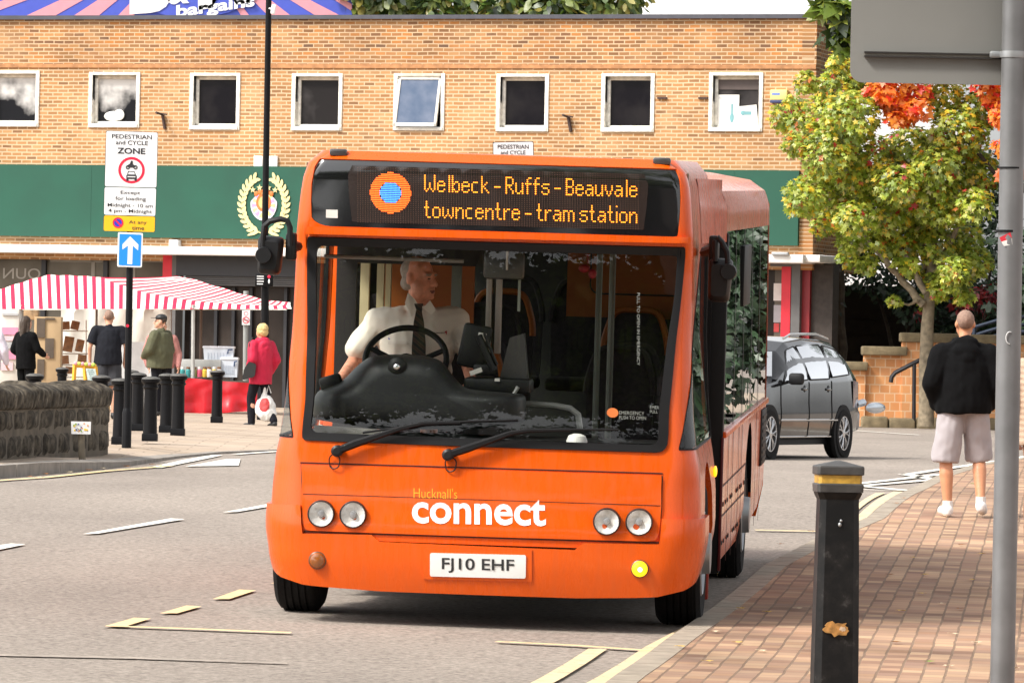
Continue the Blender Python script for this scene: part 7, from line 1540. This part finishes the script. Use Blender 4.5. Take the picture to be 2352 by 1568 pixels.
# ---------------- the driver, in the axes of the bus
def L(px,py,y): return B3(px,py,y)
SHIRT=M('cream_shirt_cloth',(.76,.69,.60),.8,var=.06,scale=8); PALE=M('driver_skin',(.66,.28,.18),.55,var=.28,scale=22)
yd=1.45; hd=L(963,640,yd-.06); nk=L(962,698,yd); sL=L(1045,735,yd); sR=L(868,738,yd)   # image right = his left
pel=L(955,905,yd+.12); che=L(958,790,yd); eR=L(812,832,yd-.02); wR=L(772,884,.98); eL=L(1075,838,yd-.03); wL=L(1082,880,1.05)
b=MB(); b.ell(pel,(.20,.17,.18)); b.ell(che,(.22,.155,.22)); b.cap(sR,sL,.07,.07); b.cap(che+Vector((0,.02,.12)),nk,.13,.062); b.cap(nk-Vector((0,0,.04)),hd-Vector((0,0,.05)),.066,.064)
hq,rm=headshape(b,hd,rad(60),rad(4),1.10,.014)
for e in (1,-1): b.ell(hq(e*.05,-.03,-.07),(.03,.05,.045),rot=rm)
b.ell(hq(0,-.01,-.10),(.06,.055,.035),rot=rm)
b.cap(sR,eR,.052,.043); b.cap(eR,wR,.043,.028); b.cap(sL,eL,.052,.043); b.cap(eL,wL,.043,.028); hand(b,wR,(wR-eR)+Vector((0,-.08,.05)),(1,0,.2),.45); hand(b,wL,(wL-eL)+Vector((0,-.1,0)),(-1,0,.2),.5)
for s in (-1,1): b.cap(pel+Vector((s*.09,0,-.06)),pel+Vector((s*.13,-.42,-.02)),.09,.065); b.cap(pel+Vector((s*.13,-.42,-.02)),pel+Vector((s*.13,-.50,-.40)),.06,.045); b.cap(pel+Vector((s*.13,-.50,-.42)),pel+Vector((s*.13,-.62,-.46)),.04,.035)
paint=[(hq(e*.031,-.090,.008),(.013,.02,.007),1) for e in (1,-1)]+[(hq(0,-.10,-.062),(.022,.025,.0075),2)]+[(hq(e*.034,-.09,.030),(.022,.028,.007),3) for e in (1,-1)]
dr=remesh(b,'person',[PALE,EYED,M('mouth_dark',(.16,.05,.045),.6),BROW],None,.0085,3,paint=paint); dr.matrix_basis=MBUS; tag(dr,'grey haired bus driver in cream short sleeved shirt and dark tie looking aside','person')
b=MB(); b.ell(hq(0,.034,.040),(.083,.094,.084),rot=rm); b.ell(hq(.05,.03,-.02),(.03,.05,.05),rot=rm); b.ell(hq(-.05,.03,-.02),(.03,.05,.05),rot=rm); b.ell(hq(0,.07,-.03),(.06,.045,.05),rot=rm)
remesh(b,'hair',[GRYH],dr,.008,2,.002,25)
b=MB(); b.ell(pel+Vector((0,0,.04)),(.225,.185,.19)); b.ell(che,(.245,.175,.23)); b.ell((pel+che)/2+Vector((0,-.04,0)),(.225,.18,.2)); b.cap(sR,sL,.076,.076); b.cap(che+Vector((0,.02,.12)),nk-Vector((0,0,.02)),.15,.080)
b.cap(sR,L(823,798,yd-.02),.074,.078); b.cap(sL,L(1072,795,yd-.02),.074,.078); b.cap(che+Vector((-.1,0,.1)),sR,.13,.09); b.cap(che+Vector((.1,0,.1)),sL,.13,.09)
shi=remesh(b,'shirt',[SHIRT],dr,.0095,3,.010,9)
for v in shi.data.vertices:   # creases that fall from the shoulders
    c=v.co; q=noise.noise(Vector((c.x*14+c.z*5,c.z*3,c.y*6))); v.co=c+Vector((0,-.006*q,0))
yf_=yd-.20
b=MB(); 
for pl in ([(937,672),(952,686),(962,702),(946,730),(930,696)],[(988,690),(976,702),(966,704),(990,722),(1002,712)]):
    b.prism(pl,lambda px,py,t:L(px,py,yd-.135-t-.05*sst(670,735,py)),0,.012)
b.build('collar',SHIRT,dr,smooth=0)
TIE=bpy.data.materials.new('striped_tie'); TIE.use_nodes=True
def tie(m):
    n,l=N(m); p_=n['Principled BSDF']; p_.inputs['Roughness'].default_value=.7; tc=n.new('ShaderNodeTexCoord'); mp=n.new('ShaderNodeMapping'); mp.inputs['Rotation'].default_value=(0,rad(-38),0); l.new(tc.outputs['Object'],mp.inputs[0]); w=n.new('ShaderNodeTexWave'); w.bands_direction='Z'; w.inputs['Scale'].default_value=9; l.new(mp.outputs[0],w.inputs['Vector']); r=ramp(n,w.outputs['Fac'],[(.0,(.018,.016,.016)),(.55,(.03,.026,.02)),(.72,(.14,.11,.04)),(.85,(.10,.018,.018)),(1,(.02,.02,.02))],l); l.new(r.outputs[0],p_.inputs['Base Color'])
tie(TIE)
def TPt(px,py,t): 
    z=sst(695,760,py); return L(px,py,yd-.15-.075*z-t)
b=MB(); b.panel([(950,698),(972,698),(969,716),(974,740),(978,790),(978,835),(945,835),(946,790),(950,740),(955,716)],[],lambda px,py:TPt(px,py,.012),step=(6,8)); b.panel(rpoly([(951,697),(972,697),(967,714),(957,714)],2),[],lambda px,py:TPt(px,py,.022),step=(6,6)); b.build('tie',TIE,dr,smooth=50)
def shp(px,py,t=0):   # a point on the shirt front
    o=L(px,py,0);dv=(L(px,py,1)-o).normalized(); hit,loc,nr,_=shi.ray_cast(o,dv); return (loc if hit else L(px,py,yd-.2))-dv*(.004+t)
b=MB(); b.panel([(891,783),(935,783),(935,791),(891,791)],[],lambda x,y:shp(x,y,.002),step=(6,4)); b.panel([(1012,785),(1036,785),(1036,791),(1012,791)],[],lambda x,y:shp(x,y,.002),step=(6,4)); b.build('pocket_flap',M('pocket_cream',(.70,.62,.54),.8),dr)
b=MB(); 
for x in range(998,1020,3): b.panel([(x,763),(x+1.8,763),(x+1.8,766),(x,766)],[],lambda a,c:shp(a,c,.002),step=4)
b.panel([(1021,761),(1027,759),(1026,769)],[],lambda a,c:shp(a,c,.002),step=4,mi=1); b.panel([(892,774),(896,779),(892,780)],[],lambda a,c:shp(a,c,.002),step=3,mi=2); b.panel([(1063,770),(1069,769),(1071,777),(1065,778)],[],lambda a,c:shp(a,c,.002),step=3,mi=1)
b.build('shirt_badge',[M('badge_thread',(.14,.10,.09),.8),M('red_print',(.5,.05,.05)),M('pen_blue',(.05,.06,.4),.5)],dr)

bpy.data.scenes.remove(TMP)
